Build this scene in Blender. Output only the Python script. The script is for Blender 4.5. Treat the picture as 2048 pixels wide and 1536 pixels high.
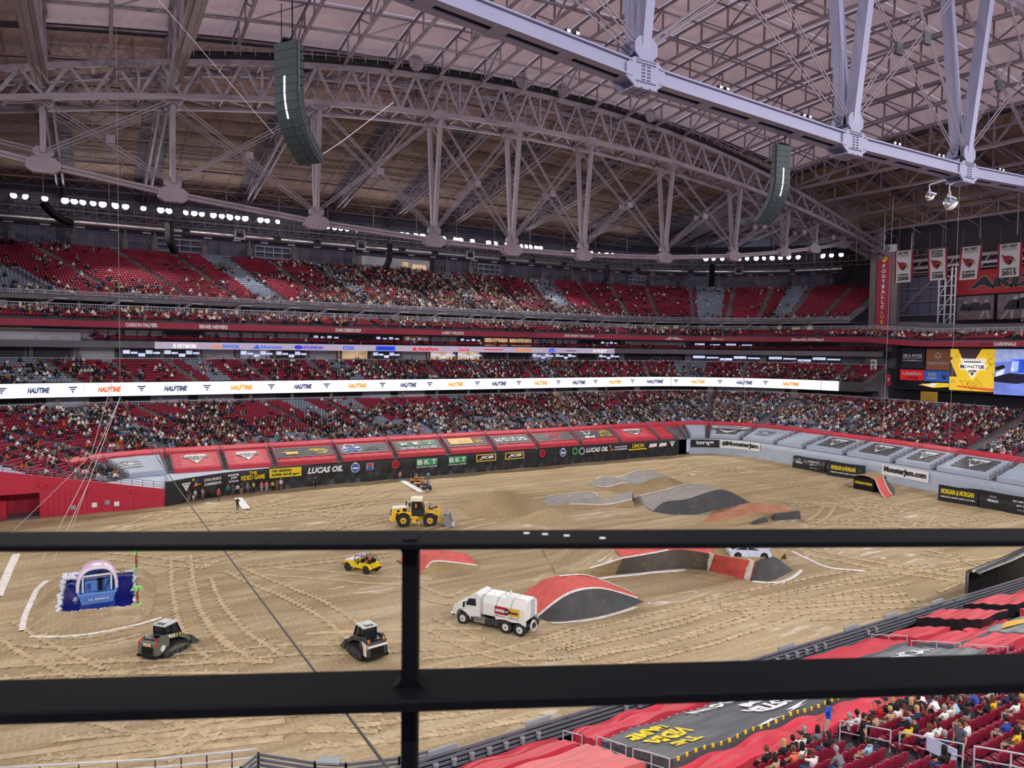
import bpy, math, random
import numpy as np
from mathutils import Vector, Matrix
random.seed(7); RS = np.random.RandomState(7)
SC = bpy.context.scene; COL = SC.collection
for o in list(bpy.data.objects): bpy.data.objects.remove(o)
PI = math.pi
def rad(a): return math.radians(a)
# ------------------------------------------------------------------ camera
cam = bpy.data.cameras.new('camera'); co = bpy.data.objects.new('camera', cam); COL.objects.link(co)
R_ = Vector((0.86275255, -0.50546488, 0.01277829)); U_ = Vector((0.01315429, 0.0477017, 0.99877501)); F_ = Vector((0.50545524, 0.8615276, -0.0478038))
co.matrix_world = Matrix(((R_.x, U_.x, -F_.x, 0), (R_.y, U_.y, -F_.y, 0), (R_.z, U_.z, -F_.z, 22.5), (0, 0, 0, 1)))
cam.sensor_width = 36; cam.lens = 24.96; cam.clip_start = 0.05; cam.clip_end = 600
cam.dof.use_dof = True; cam.dof.focus_distance = 80; cam.dof.aperture_fstop = 6.4
SC.camera = co
SC.view_settings.view_transform = 'Standard'; SC.view_settings.look = 'None'; SC.view_settings.gamma = 1
SC.view_settings.use_curve_mapping = False; SC.view_settings.exposure = 0.0
# ------------------------------------------------------------------ world: dim, even violet fill, added; it enters through the unbuilt sides of the hall
w = bpy.data.worlds.new('world'); SC.world = w; w.use_nodes = True
bg = w.node_tree.nodes['Background']; bg.inputs[0].default_value = (0.74, 0.71, 0.98, 1); bg.inputs[1].default_value = 0.54
# ------------------------------------------------------------------ lamps of the hall: floodlights on the catwalks
def spot(x, y, z, tx, ty, tz, power, size=110, r=0.35, col=(1, 0.97, 0.92)):
    l = bpy.data.lights.new('flood', 'SPOT'); l.energy = power; l.spot_size = rad(size); l.spot_blend = 0.6
    l.shadow_soft_size = r; l.color = col
    o = bpy.data.objects.new('flood_lamp', l); COL.objects.link(o); o.location = (x, y, z)
    o.rotation_euler = (Vector((tx, ty, tz)) - Vector((x, y, z))).to_track_quat('-Z', 'Y').to_euler()
FP = 57000
for x in (0, 28, 56, 84, 112): spot(x, 163, 50.3, 30 + x * .45, 66, 0, FP)
for x in (-5, 40, 85, 125): spot(x, -14, 50.3, 20 + x * .6, 80, 0, FP * 1.2)
for y in (50, 95): spot(180, y, 50.3, 85, 70, 0, FP)
for y in (45, 95): spot(-60, y, 50.3, 25, 75, 0, FP)
# the lamps along the near truss side that wash the truss
for x in (10, 45, 85): spot(x, -6, 38, x + 14, 39, 42, 3200, 70, .3, (.82, .88, 1))
# ------------------------------------------------------------------ materials
def lin(c):
    return tuple(((v / 255) / 12.92 if v / 255 <= .04045 else ((v / 255 + .055) / 1.055) ** 2.4) for v in c) + (1,)
MATS = {}
def mat(name, rgb, rough=.6, metal=0, var=.12, scale=2., bump=0., emit=0, trans=0, alpha=1, objcol=False, attr=None, spec=.4):
    if name in MATS: return MATS[name]
    m = bpy.data.materials.new(name); m.use_nodes = True; nt = m.node_tree; n = nt.nodes; L = nt.links
    b = n['Principled BSDF']; b.inputs['Roughness'].default_value = rough; b.inputs['Metallic'].default_value = metal
    b.inputs['Specular IOR Level'].default_value = spec
    tc = n.new('ShaderNodeTexCoord'); nz = n.new('ShaderNodeTexNoise'); nz.inputs['Scale'].default_value = scale; nz.inputs['Detail'].default_value = 3
    L.new(tc.outputs['Object'], nz.inputs['Vector'])
    mp = n.new('ShaderNodeMapRange'); mp.inputs[1].default_value = .25; mp.inputs[2].default_value = .75; mp.inputs[3].default_value = 1 - var; mp.inputs[4].default_value = 1 + var
    L.new(nz.outputs['Fac'], mp.inputs[0])
    mx = n.new('ShaderNodeMix'); mx.data_type = 'RGBA'; mx.blend_type = 'MULTIPLY'; mx.inputs[0].default_value = 1
    if objcol: oi = n.new('ShaderNodeObjectInfo'); L.new(oi.outputs['Color'], mx.inputs[6])
    elif attr: at = n.new('ShaderNodeAttribute'); at.attribute_name = attr; L.new(at.outputs['Color'], mx.inputs[6])
    else: mx.inputs[6].default_value = lin(rgb)
    L.new(mp.outputs[0], mx.inputs[7]); L.new(mx.outputs[2], b.inputs['Base Color'])
    if bump:
        bp = n.new('ShaderNodeBump'); bp.inputs['Strength'].default_value = bump; bp.inputs['Distance'].default_value = .05
        L.new(nz.outputs['Fac'], bp.inputs['Height']); L.new(bp.outputs[0], b.inputs['Normal'])
    if emit: L.new(mx.outputs[2], b.inputs['Emission Color']); b.inputs['Emission Strength'].default_value = emit
    if trans: b.inputs['Transmission Weight'].default_value = trans
    MATS[name] = m; return m
STEEL = mat('painted_steel', (132, 120, 132), .75, 0, .08, .6, spec=.2)
STEELW = mat('white_painted_steel', (184, 184, 200), .45, 0, .05, .6)
STEELD = mat('dark_steel', (74, 72, 80), .5, .2)
DARK = mat('black_metal', (20, 20, 24), .45, .3)
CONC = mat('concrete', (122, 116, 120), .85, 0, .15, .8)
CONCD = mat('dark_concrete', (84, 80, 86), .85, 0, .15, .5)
REDW = mat('red_paint', (190, 42, 66), .6, 0, .06, .5)
REDB = mat('red_band', (166, 46, 76), .5, 0, .05, .5)
REDT = mat('red_tarp', (208, 62, 78), .55, 0, .12, .7, .5)
REDD = None
GRYT = mat('grey_tarp', (172, 183, 200), .55, 0, .07, .5, .4)
BLKT = mat('black_tarp', (34, 35, 38), .38, 0, .2, 1.2, .8)
CHAR = mat('charcoal_tarp', (92, 94, 98), .5, 0, .1, .8, .4)
WHT = mat('white_print', (236, 236, 238), .6, 0, .03)
YEL = mat('yellow_print', (240, 214, 40), .6, 0, .04)
GRN = mat('green_print', (58, 160, 96), .6, 0, .04)
GLD = mat('gold_print', (226, 178, 66), .6, 0, .04)
BLUP = mat('blue_print', (52, 92, 170), .6, 0, .04)
ORGP = mat('orange_print', (232, 140, 50), .6, 0, .04)
REDP = mat('red_print', (214, 50, 60), .6, 0, .04)
BLK = mat('black_print', (24, 24, 28), .6, 0, .04)
GRYP = mat('grey_print', (150, 154, 160), .6, 0, .04)
GLASS = mat('tinted_glass', (30, 36, 44), .1, 0, .05)
TYRE = mat('tyre_rubber', (48, 46, 44), .85, 0, .2, 6, .5)
WPAINT = mat('white_vehicle_paint', (232, 232, 226), .35, 0, .04, 1.)
YPAINT = mat('yellow_vehicle_paint', (240, 196, 70), .4, 0, .05, 1.)
SKINM = mat('skin', (196, 140, 112), .6, 0, .04)
HAIRM = mat('hair', (38, 28, 24), .6, 0, .1)
PANTM = mat('dark_trousers', (40, 44, 56), .8, 0, .1)
SHIRT = mat('shirt_cloth', (90, 90, 90), .8, 0, .06, 4, objcol=True)
SEATR = mat('red_seat_plastic', (150, 38, 64), .38, 0, .06, 3)
SEATG = mat('grey_seat_plastic', (142, 154, 174), .42, 0, .06, 3)
ROPE = mat('pale_rope', (206, 200, 196), .7, 0, .05)
CHROME = mat('chrome', (200, 202, 206), .2, .9, .05)
def dirty(name, rgb, amt=.5, scale=.9, dirt=(176, 150, 112), rough=.9):   # paint or cloth worn through to dirt in streaks and specks
    m = mat(name, rgb, rough, 0, .2, scale, .4); nt = m.node_tree; n = nt.nodes; L = nt.links; b = n['Principled BSDF']; src = b.inputs['Base Color'].links[0].from_socket
    z = n.new('ShaderNodeTexNoise'); z.inputs['Scale'].default_value = scale * 1.6; z.inputs['Detail'].default_value = 7; z.inputs['Roughness'].default_value = .68; tc = n.new('ShaderNodeTexCoord'); L.new(tc.outputs['Object'], z.inputs['Vector'])
    r = n.new('ShaderNodeMapRange'); r.inputs[1].default_value = .66 - .2 * amt; r.inputs[2].default_value = .80 - .2 * amt; r.inputs[4].default_value = .85; L.new(z.outputs['Fac'], r.inputs[0])
    x = n.new('ShaderNodeMix'); x.data_type = 'RGBA'; L.new(r.outputs[0], x.inputs[0]); L.new(src, x.inputs[6]); x.inputs[7].default_value = lin(dirt); L.new(x.outputs[2], b.inputs['Base Color']); return m
REDD = dirty('red_dirty_ramp', (220, 98, 90), .45, 1.0, (190, 130, 100))
# ------------------------------------------------------------------ mesh helper
def nrm(a):
    a = np.asarray(a, float); l = np.linalg.norm(a); return a / l if l else a
class MB:
    def __init__(s): s.v = []; s.f = []; s.m = []; s.n = 0
    def add(s, V, F, m=0):
        V = np.asarray(V, float).reshape(-1, 3); n = s.n; s.v.append(V)
        for f in F: s.f.append([i + n for i in f])
        s.m += [m] * len(F) if not isinstance(m, (list, tuple)) else list(m); s.n += len(V); return s
    def quad(s, a, b, c, d, m=0): return s.add([a, b, c, d], [(0, 1, 2, 3)], m)
    def box(s, c, d, m=0, rz=0, ry=0, tap=(1, 1)):
        x, y, z = d[0] / 2, d[1] / 2, d[2] / 2
        V = np.array([(-x, -y, -z), (x, -y, -z), (x, y, -z), (-x, y, -z), (-x * tap[0], -y * tap[1], z), (x * tap[0], -y * tap[1], z), (x * tap[0], y * tap[1], z), (-x * tap[0], y * tap[1], z)])
        if ry: cc, ss = math.cos(ry), math.sin(ry); V = np.stack([V[:, 0] * cc + V[:, 2] * ss, V[:, 1], -V[:, 0] * ss + V[:, 2] * cc], 1)
        if rz: cc, ss = math.cos(rz), math.sin(rz); V = np.stack([V[:, 0] * cc - V[:, 1] * ss, V[:, 0] * ss + V[:, 1] * cc, V[:, 2]], 1)
        return s.add(V + np.array(c), [(0, 3, 2, 1), (4, 5, 6, 7), (0, 1, 5, 4), (1, 2, 6, 5), (2, 3, 7, 6), (3, 0, 4, 7)], m)
    def bar(s, p, q, w, h=None, m=0, up=(0, 0, 1)):
        p = np.asarray(p, float); q = np.asarray(q, float); h = h or w; d = nrm(q - p); a = np.cross(d, up)
        if np.linalg.norm(a) < 1e-3: a = np.cross(d, (1, 0, 0))
        a = nrm(a); b = np.cross(a, d); a = a * w / 2; b = b * h / 2
        V = [p - a - b, p + a - b, p + a + b, p - a + b, q - a - b, q + a - b, q + a + b, q - a + b]
        return s.add(V, [(0, 1, 2, 3), (4, 7, 6, 5), (0, 4, 5, 1), (1, 5, 6, 2), (2, 6, 7, 3), (3, 7, 4, 0)], m)
    def cyl(s, p, q, r0, r1=None, n=12, m=0, caps=True):
        p = np.asarray(p, float); q = np.asarray(q, float); r1 = r0 if r1 is None else r1; d = nrm(q - p)
        a = np.cross(d, (0, 0, 1)); a = nrm(a) if np.linalg.norm(a) > 1e-3 else np.array((1., 0, 0)); b = np.cross(d, a)
        t = np.arange(n) * 2 * PI / n; C = np.outer(np.cos(t), a) + np.outer(np.sin(t), b)
        V = np.concatenate([p + C * r0, q + C * r1]); F = [(i, (i + 1) % n, n + (i + 1) % n, n + i) for i in range(n)]
        if caps: F += [tuple(range(n - 1, -1, -1)), tuple(range(n, 2 * n))]
        return s.add(V, F, m)
    def tube(s, pts, r, n=6, m=0):
        pts = [np.asarray(p, float) for p in pts]; rs = r if isinstance(r, (list, tuple)) else [r] * len(pts); V = []; F = []
        for i, p in enumerate(pts):
            d = nrm(pts[min(i + 1, len(pts) - 1)] - pts[max(i - 1, 0)]); a = np.cross(d, (0, 0, 1))
            a = nrm(a) if np.linalg.norm(a) > 1e-3 else np.array((1., 0, 0)); b = np.cross(d, a)
            for k in range(n): t = k * 2 * PI / n; V.append(p + rs[i] * (math.cos(t) * a + math.sin(t) * b))
        for i in range(len(pts) - 1):
            for k in range(n): F.append((i * n + k, i * n + (k + 1) % n, (i + 1) * n + (k + 1) % n, (i + 1) * n + k))
        F += [tuple(range(n - 1, -1, -1)), tuple(range((len(pts) - 1) * n, len(pts) * n))]
        return s.add(V, F, m)
    def prism(s, poly, O, ax, ay, depth, m=0):       # poly in (ax, ay) plane at O, extruded both ways along the normal
        O = np.asarray(O, float); ax = nrm(ax); ay = np.asarray(ay, float); az = nrm(np.cross(ax, ay)); n = len(poly)
        V = [O + ax * x + ay * y - az * depth / 2 for x, y in poly] + [O + ax * x + ay * y + az * depth / 2 for x, y in poly]
        F = [tuple(range(n - 1, -1, -1)), tuple(range(n, 2 * n))] + [(i, (i + 1) % n, n + (i + 1) % n, n + i) for i in range(n)]
        return s.add(V, F, m)
    def ell(s, c, r, n=10, k=6, m=0):
        c = np.asarray(c, float); V = [c + (0, 0, -r[2])]; F = []
        for i in range(1, k):
            a = -PI / 2 + PI * i / k
            for j in range(n): t = 2 * PI * j / n; V.append(c + np.array((r[0] * math.cos(a) * math.cos(t), r[1] * math.cos(a) * math.sin(t), r[2] * math.sin(a))))
        V.append(c + (0, 0, r[2])); e = len(V) - 1
        for j in range(n): F.append((0, 1 + (j + 1) % n, 1 + j))
        for i in range(k - 2):
            for j in range(n): a = 1 + i * n + j; b = 1 + i * n + (j + 1) % n; F.append((a, b, b + n, a + n))
        for j in range(n): F.append((e, e - n + j, e - n + (j + 1) % n))
        return s.add(V, F, m)
    def grid(s, P, m=0, flip=False):                 # P[i][j] of points
        a = np.asarray(P, float); I, J = a.shape[:2]; F = []
        for i in range(I - 1):
            for j in range(J - 1):
                q = (i * J + j, (i + 1) * J + j, (i + 1) * J + j + 1, i * J + j + 1); F.append(q[::-1] if flip else q)
        return s.add(a.reshape(-1, 3), F, m)
    def text(s, t, O, ux, uy, h, w=None, m=0, off=.03, shear=0, bold=.0, align='c'):
        V, F, W, H = txt(t, shear, bold); ux = nrm(ux); uy = nrm(uy); n = np.cross(ux, uy); sy = h / H; sx = (w / W) if w else sy
        x0 = {'c': -W / 2, 'l': 0, 'r': -W}[align]
        return s.add([np.asarray(O, float) + ux * (x + x0) * sx + uy * (y - H / 2) * sy + n * off for x, y in V], F, m)
    def textmap(s, t, fn, h, w=None, m=0, shear=0, bold=0):
        V, F, W, H = txt(t, shear, bold); sy = h / H; sx = (w / W) if w else sy
        return s.add([fn((x - W / 2) * sx, (y - H / 2) * sy) for x, y in V], F, m)
    def build(s, name, mats, parent=None, smooth=False, local=False):
        if not isinstance(mats, (list, tuple)): mats = [mats]
        V = np.concatenate(s.v) if s.v else np.zeros((0, 3))
        if parent is not None and not local and parent.name in ROOT:      # world coordinates into the frame of the thing
            L, rz = ROOT[parent.name]; V = V - np.array(L); c, n = math.cos(-rz), math.sin(-rz)
            V = np.stack([V[:, 0] * c - V[:, 1] * n, V[:, 0] * n + V[:, 1] * c, V[:, 2]], 1)
        me = bpy.data.meshes.new(name); me.from_pydata(V.tolist(), [], s.f)
        for m in mats: me.materials.append(m)
        if len(mats) > 1: me.polygons.foreach_set('material_index', s.m)
        if smooth: me.polygons.foreach_set('use_smooth', [True] * len(s.f))
        me.update(); return link(name, me, parent)
ROOT = {}
def link(name, me, parent=None):
    o = bpy.data.objects.new(name, me); COL.objects.link(o)
    if parent is not None:
        o.parent = parent
        if parent.name in ROOT: ROOT[o.name] = ROOT[parent.name]
    return o
def tag(o, label, cat, group=None, kind=None):
    o['label'] = label
    if cat: o['category'] = cat
    if group: o['group'] = group
    if kind: o['kind'] = kind
    return o
def thing(name, label, cat, loc=(0, 0, 0), rz=0, group=None, kind=None):
    o = bpy.data.objects.new(name, None); COL.objects.link(o); o.empty_display_size = .2
    o.location = loc; o.rotation_euler = (0, 0, rz); ROOT[o.name] = (tuple(loc), rz)
    return tag(o, label, cat, group, kind)
def copytree(o, parent=None):
    c = o.copy(); COL.objects.link(c)
    if parent is not None: c.parent = parent
    for ch in list(o.children): copytree(ch, c)
    return c
TXT = {}
def txt(t, shear=0, bold=0):
    k = (t, shear, bold)
    if k in TXT: return TXT[k]
    cu = bpy.data.curves.new('t', 'FONT'); cu.body = t; cu.size = 1; cu.shear = shear; cu.offset = bold; cu.resolution_u = 2; cu.fill_mode = 'FRONT'
    ob = bpy.data.objects.new('t', cu); me = bpy.data.meshes.new_from_object(ob)
    V = np.array([v.co[:2] for v in me.vertices]); F = [tuple(p.vertices) for p in me.polygons]
    if len(F) and me.polygons[0].normal.z < 0: F = [f[::-1] for f in F]
    V = V - V.min(0); W, H = V.max(0); bpy.data.objects.remove(ob); bpy.data.curves.remove(cu); bpy.data.meshes.remove(me)
    TXT[k] = (V, F, W, H); return TXT[k]
def ordn(n):
    T = ' twenty thirty forty fifty sixty seventy eighty ninety'.split(' ')
    if n <= 20: return ORD[n - 1]
    h = ('one hundred ' if n == 100 else 'one hundred and ') if n >= 100 else ''; n %= 100
    if n == 0: return h.strip().rsplit(' ', 1)[0] + ' hundredth'
    if n <= 20: return h + ORD[n - 1]
    t = T[n // 10 - 1]; return h + (t[:-1] + 'ieth' if n % 10 == 0 else t + '-' + ORD[n % 10 - 1])
ORD = 'first second third fourth fifth sixth seventh eighth ninth tenth eleventh twelfth thirteenth fourteenth fifteenth sixteenth seventeenth eighteenth nineteenth twentieth'.split() + ['twenty-' + x for x in 'first second third fourth fifth sixth seventh eighth ninth'.split()]
# ------------------------------------------------------------------ plan of the bowl: u runs along the front wall, d is the distance back from it
def P(u, d):
    u = np.asarray(u, float); d = np.asarray(d, float); u, d = np.broadcast_arrays(u, d)
    cl = 10 - .9 * np.maximum(0, d - 10); cr = 110 + .3 * d; r = 12 + d
    pl = -u / 12; pr = (u - 100) / 12
    x = np.where(u < 0, cl - r * np.sin(pl), np.where(u < 100, cl + u / 100 * (cr - cl), np.where(u < 118.85, cr + r * np.sin(pr), 122 + 1.3 * d - .0018 * (u - 118.85) ** 2)))
    y = np.where(u < 0, 103.5 + r * np.cos(pl), np.where(u < 100, 115.5 + d, np.where(u < 118.85, 103.5 + r * np.cos(pr), 103.5 - (u - 118.85))))
    return x, y
def P3(u, d, z):
    x, y = P(u, d); return np.stack([x, y, np.broadcast_to(z, x.shape)], -1)
def drop(u):                                        # the upper rings run a little lower across the end stand
    t = np.clip((np.asarray(u, float) - 115) / 20, 0, 1); return -1.15 * t * t * (3 - 2 * t)
def usamp(a, b, step=2.):
    return np.linspace(a, b, max(2, int((b - a) / step) + 1))
def arc(d, ua, ub):                                  # arc-length table along offset d
    us = np.linspace(ua, ub, 400); x, y = P(us, d); s = np.concatenate([[0], np.cumsum(np.hypot(np.diff(x), np.diff(y)))]); return us, s
def tang(u, d):
    x0, y0 = P(u - .05, d); x1, y1 = P(u + .05, d); return np.arctan2(y1 - y0, x1 - x0)
def ringmap(u0, d, z0, off=.06):                    # map flat text x,y to the ring's inner face (reads left to right from the field)
    us, s = arc(d, -40, 175); s0 = np.interp(u0, us, s)
    def fn(x, y):
        u = np.interp(s0 + x, s, us); px, py = P(u, d - off); return (float(px), float(py), z0 + y + float(drop(u)) * (z0 > 20))
    return fn
# ------------------------------------------------------------------ dirt floor
def fz(x, y):
    x = np.asarray(x, float); y = np.asarray(y, float)
    return .05 * np.sin(x * .9 + 2 * np.sin(y * .31)) * np.sin(y * .7 + 1.3 * np.sin(x * .23)) + .03 * np.sin(x * .37 - y * .53)
def dirtmat(name, tint=(1, 1, 1), streak=True):
    m = bpy.data.materials.new(name); m.use_nodes = True; nt = m.node_tree; n = nt.nodes; L = nt.links; b = n['Principled BSDF']
    b.inputs['Roughness'].default_value = .95; b.inputs['Specular IOR Level'].default_value = .15
    tc = n.new('ShaderNodeTexCoord')
    def noise(scale, sc3=(1, 1, 1), rz=0, det=4, dist=0):
        mp = n.new('ShaderNodeMapping'); mp.inputs['Scale'].default_value = sc3; mp.inputs['Rotation'].default_value = (0, 0, rz)
        z = n.new('ShaderNodeTexNoise'); z.inputs['Scale'].default_value = scale; z.inputs['Detail'].default_value = det; z.inputs['Distortion'].default_value = dist
        L.new(tc.outputs['Object'], mp.inputs[0]); L.new(mp.outputs[0], z.inputs['Vector']); return z.outputs['Fac']
    def ramp(fac, stops):
        r = n.new('ShaderNodeValToRGB'); e = r.color_ramp.elements; e[0].position, e[0].color = stops[0][0], lin(stops[0][1]); e[1].position, e[1].color = stops[-1][0], lin(stops[-1][1])
        for p, c in stops[1:-1]: k = e.new(p); k.color = lin(c)
        L.new(fac, r.inputs[0]); return r.outputs[0]
    def mix(a, bb, fac, mode='MIX'):
        x = n.new('ShaderNodeMix'); x.data_type = 'RGBA'; x.blend_type = mode
        if isinstance(fac, float): x.inputs[0].default_value = fac
        else: L.new(fac, x.inputs[0])
        L.new(a, x.inputs[6]); L.new(bb, x.inputs[7]); return x.outputs[2]
    T = lambda c: tuple(min(255, v * t) for v, t in zip(c, tint))
    base = ramp(noise(.06, det=5, dist=.6), [(.3, T((156, 134, 102))), (.5, T((184, 162, 126))), (.7, T((208, 188, 153)))])
    if streak:
        s1 = ramp(noise(.55, (.07, 1, 1), .05, 5, .9), [(.32, (142, 122, 94)), (.5, (184, 162, 128)), (.66, (232, 214, 182))])
        base = mix(base, s1, .45)
        s2 = ramp(noise(.8, (.1, 1, 1), .9, 4, 1.), [(.35, (146, 120, 86)), (.62, (212, 188, 146))]); base = mix(base, s2, .22)
    tr1 = n.new('ShaderNodeTexWave'); tr1.wave_type = 'BANDS'; tr1.inputs['Scale'].default_value = .85; tr1.inputs['Distortion'].default_value = 1.6; tr1.inputs['Detail Scale'].default_value = .8; L.new(tc.outputs['Object'], tr1.inputs['Vector'])
    if streak:
        for rz, lo in ((.06, .52), (-.5, .56), (.95, .57)):   # faint lines of tread marks pressed in lanes
            mk = ramp(noise(.42, (.05, 1, 1), rz, 4, .7), [(lo, (0, 0, 0)), (lo + .06, (255, 255, 255))]); c = n.new('ShaderNodeMath'); c.operation = 'MULTIPLY'; L.new(mk, c.inputs[0]); L.new(ramp(tr1.outputs['Fac'], [(.35, (0, 0, 0)), (.75, (96, 96, 96))]), c.inputs[1])
            lt = n.new('ShaderNodeRGB'); lt.outputs[0].default_value = lin((226, 206, 168)); base = mix(base, lt.outputs[0], c.outputs[0])
    fine = ramp(noise(3.5, det=6), [(.3, (150, 150, 150)), (.7, (255, 255, 255))]); base = mix(base, fine, .35, 'MULTIPLY')
    if streak:                                     # chalk left in the dirt
        c = n.new('ShaderNodeMath'); c.operation = 'MULTIPLY'
        a1 = ramp(noise(.085, (1, 1, 1), .2, 3), [(.58, (0, 0, 0)), (.68, (255, 255, 255))]); a2 = ramp(noise(1.1, (.25, 1, 1), .35, 5, .5), [(.54, (0, 0, 0)), (.62, (255, 255, 255))])
        L.new(a1, c.inputs[0]); L.new(a2, c.inputs[1]); wh = ramp(noise(5.), [(.2, (226, 216, 200)), (.8, (240, 234, 222))]); base = mix(base, wh, c.outputs[0])
    L.new(base, b.inputs['Base Color'])
    bp = n.new('ShaderNodeBump'); bp.inputs['Strength'].default_value = .6; bp.inputs['Distance'].default_value = .12; L.new(noise(2.2, (.4, 1, 1), .1, 6), bp.inputs['Height']); L.new(bp.outputs[0], b.inputs['Normal'])
    MATS[name] = m; return m
DIRT = dirtmat('arena_dirt'); DIRT2 = dirtmat('mound_dirt', (.99, .98, .95), False)
RUT = dirty('pressed_dirt', (202, 180, 142), .75, .8, (168, 142, 104))
CHALK = dirty('chalk_line', (240, 236, 230), .55, 2.2)
gx = np.arange(-62, 128, .8); gy = np.arange(6, 118, .8); GX, GY = np.meshgrid(gx, gy, indexing='ij')
b = MB(); b.grid(np.stack([GX, GY, fz(GX, GY)], -1))
floor = tag(b.build('floor', DIRT, smooth=True), 'wide tan dirt arena floor scored with tyre tracks', 'floor', kind='structure')
def catm(pts, n):
    pts = np.asarray(pts, float); k = len(pts); t = np.linspace(0, k - 1, n); i = np.clip(t.astype(int), 0, k - 2); f = (t - i)[:, None]
    p0 = pts[np.clip(i - 1, 0, k - 1)]; p1 = pts[i]; p2 = pts[i + 1]; p3 = pts[np.clip(i + 2, 0, k - 1)]
    return .5 * (2 * p1 + (p2 - p0) * f + (2 * p0 - 5 * p1 + 4 * p2 - p3) * f ** 2 + (3 * p1 - p0 - 3 * p2 + p3) * f ** 3)
def track(pts, gauge=1.9, w=.42, tread=True, rut=True):
    L0 = np.hypot(*np.diff(np.asarray(pts, float), axis=0).T).sum(); c = catm(pts, max(8, int(L0 / .7)))
    d = np.gradient(c, axis=0); d /= np.linalg.norm(d, axis=1)[:, None] + 1e-9; nn = np.stack([-d[:, 1], d[:, 0]], 1); b = MB()
    for sg in (-1, 1):
        m = c + nn * sg * gauge / 2
        if rut:
            rows = []
            for o, h in ((-w / 2, .0), (-w / 4, .05), (w / 4, .05), (w / 2, .0)): q = m + nn * o; rows.append(np.stack([q[:, 0], q[:, 1], fz(q[:, 0], q[:, 1]) + .02 + h], 1))
            b.grid(np.stack(rows, 1), flip=True)
        if tread:
            k = int(L0 / .45); cc = catm(m, k); dd = np.gradient(cc, axis=0); dd /= np.linalg.norm(dd, axis=1)[:, None] + 1e-9; n2 = np.stack([-dd[:, 1], dd[:, 0]], 1)
            for j in range(k):
                s = 1 if j % 2 else -1
                q = [cc[j] + dd[j] * .1 * s, cc[j] + n2[j] * s * w * .9 - dd[j] * .16, cc[j] + n2[j] * s * w * .9 + dd[j] * .06, cc[j] + dd[j] * .1 * s + dd[j] * .22]
                z = fz(cc[j][0], cc[j][1]) + .085
                V = [(p[0], p[1], z) for p in q]; b.add(V, [(0, 1, 2, 3) if s < 0 else (3, 2, 1, 0)])
    o = b.build('tyre_track', RUT, floor)
TR = [[(7.6, 82.6), (6.9, 74), (6.6, 67.2), (6.5, 62), (7.1, 56.7), (8.4, 53.1)], [(8.4, 73.2), (8.3, 68.5), (8.4, 63.5), (9.1, 57.8), (10.5, 51.9)], [(11.8, 74.9), (14.5, 66.7), (16.5, 60.5), (17.7, 50.9)],
 [(-6.9, 68.7), (-4.5, 63), (-2.2, 58.4), (-.6, 55.3)], [(-4.6, 64.1), (-1.3, 61.8), (2.4, 62.3)], [(29.7, 44.4), (39.9, 44.6), (52.3, 44.8), (66.2, 44.1), (79, 41)], [(30.3, 42), (40, 41.8), (53.7, 42.6), (69.2, 40.7)],
 [(24.7, 43.2), (31.5, 40.4), (40.5, 39.5), (53.7, 40.4)], [(20, 45.8), (25.5, 44.6), (33, 45.2)], [(83, 43.2), (83.4, 38.7), (79.6, 35.1), (74.9, 34.2)], [(81.4, 45.1), (82.4, 40.3), (79.4, 37), (69, 35.8)],
 [(33.3, 105.4), (37, 110), (41.7, 113.5)], [(24.7, 86), (32.5, 98), (39.4, 104.5)], [(12.7, 95), (18, 101.8), (26, 107)], [(96.8, 69), (94.5, 55.9), (97.9, 48)], [(85, 59), (97.2, 61.2), (105, 62.5)],
 [(101.5, 85.6), (102, 73), (95.2, 62.2), (89, 52.6)], [(94.8, 100.6), (100.4, 104.4), (105, 103.5), (108.5, 93.9), (108, 82.3)], [(92.6, 95.6), (99.5, 101.5), (104.5, 100.4), (106.6, 89.9)], [(.1, 87), (6, 80.9), (9.8, 77.4)],
 [(25.4, 60.8), (27.2, 56.8), (31, 58.5)], [(23.3, 53.5), (24.7, 47.1), (27.8, 41.5)], [(-4.8, 52.2), (0, 49), (4.8, 42.5)], [(-2.5, 46), (2.4, 44.4), (7.6, 43.3), (14.5, 39.9)]]
for t in TR: track(t)
KEEP = [(36.5, 52, 9), (50, 58, 13), (76, 76, 11), (78, 91, 11), (62, 84, 10), (31, 67, 6), (0, 72, 8), (50, 86, 7), (59, 49, 8), (112, 71, 7), (75, 67, 8)]
rr = random.Random(3)
for k in range(38):
    for _ in range(30):
        x, y = rr.uniform(-8, 108), rr.uniform(35, 107); a = rr.gauss(0, .5) if rr.random() < .7 else rr.uniform(0, PI); cv = rr.gauss(0, .02); ln = rr.uniform(10, 26); p = [(x, y)]
        for s in range(4): p.append((p[-1][0] + math.cos(a) * ln / 4, p[-1][1] + math.sin(a) * ln / 4)); a += cv * ln / 4
        if all(math.hypot(q[0] - c[0], q[1] - c[1]) > c[2] for q in p for c in KEEP) and all(-10 < q[0] < 112 and 33 < q[1] < 111 for q in p): break
    else: continue
    track(p, rr.choice((1.5, 1.9, 2.3)), rr.choice((.35, .45, .6)), rr.random() < .6)
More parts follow.
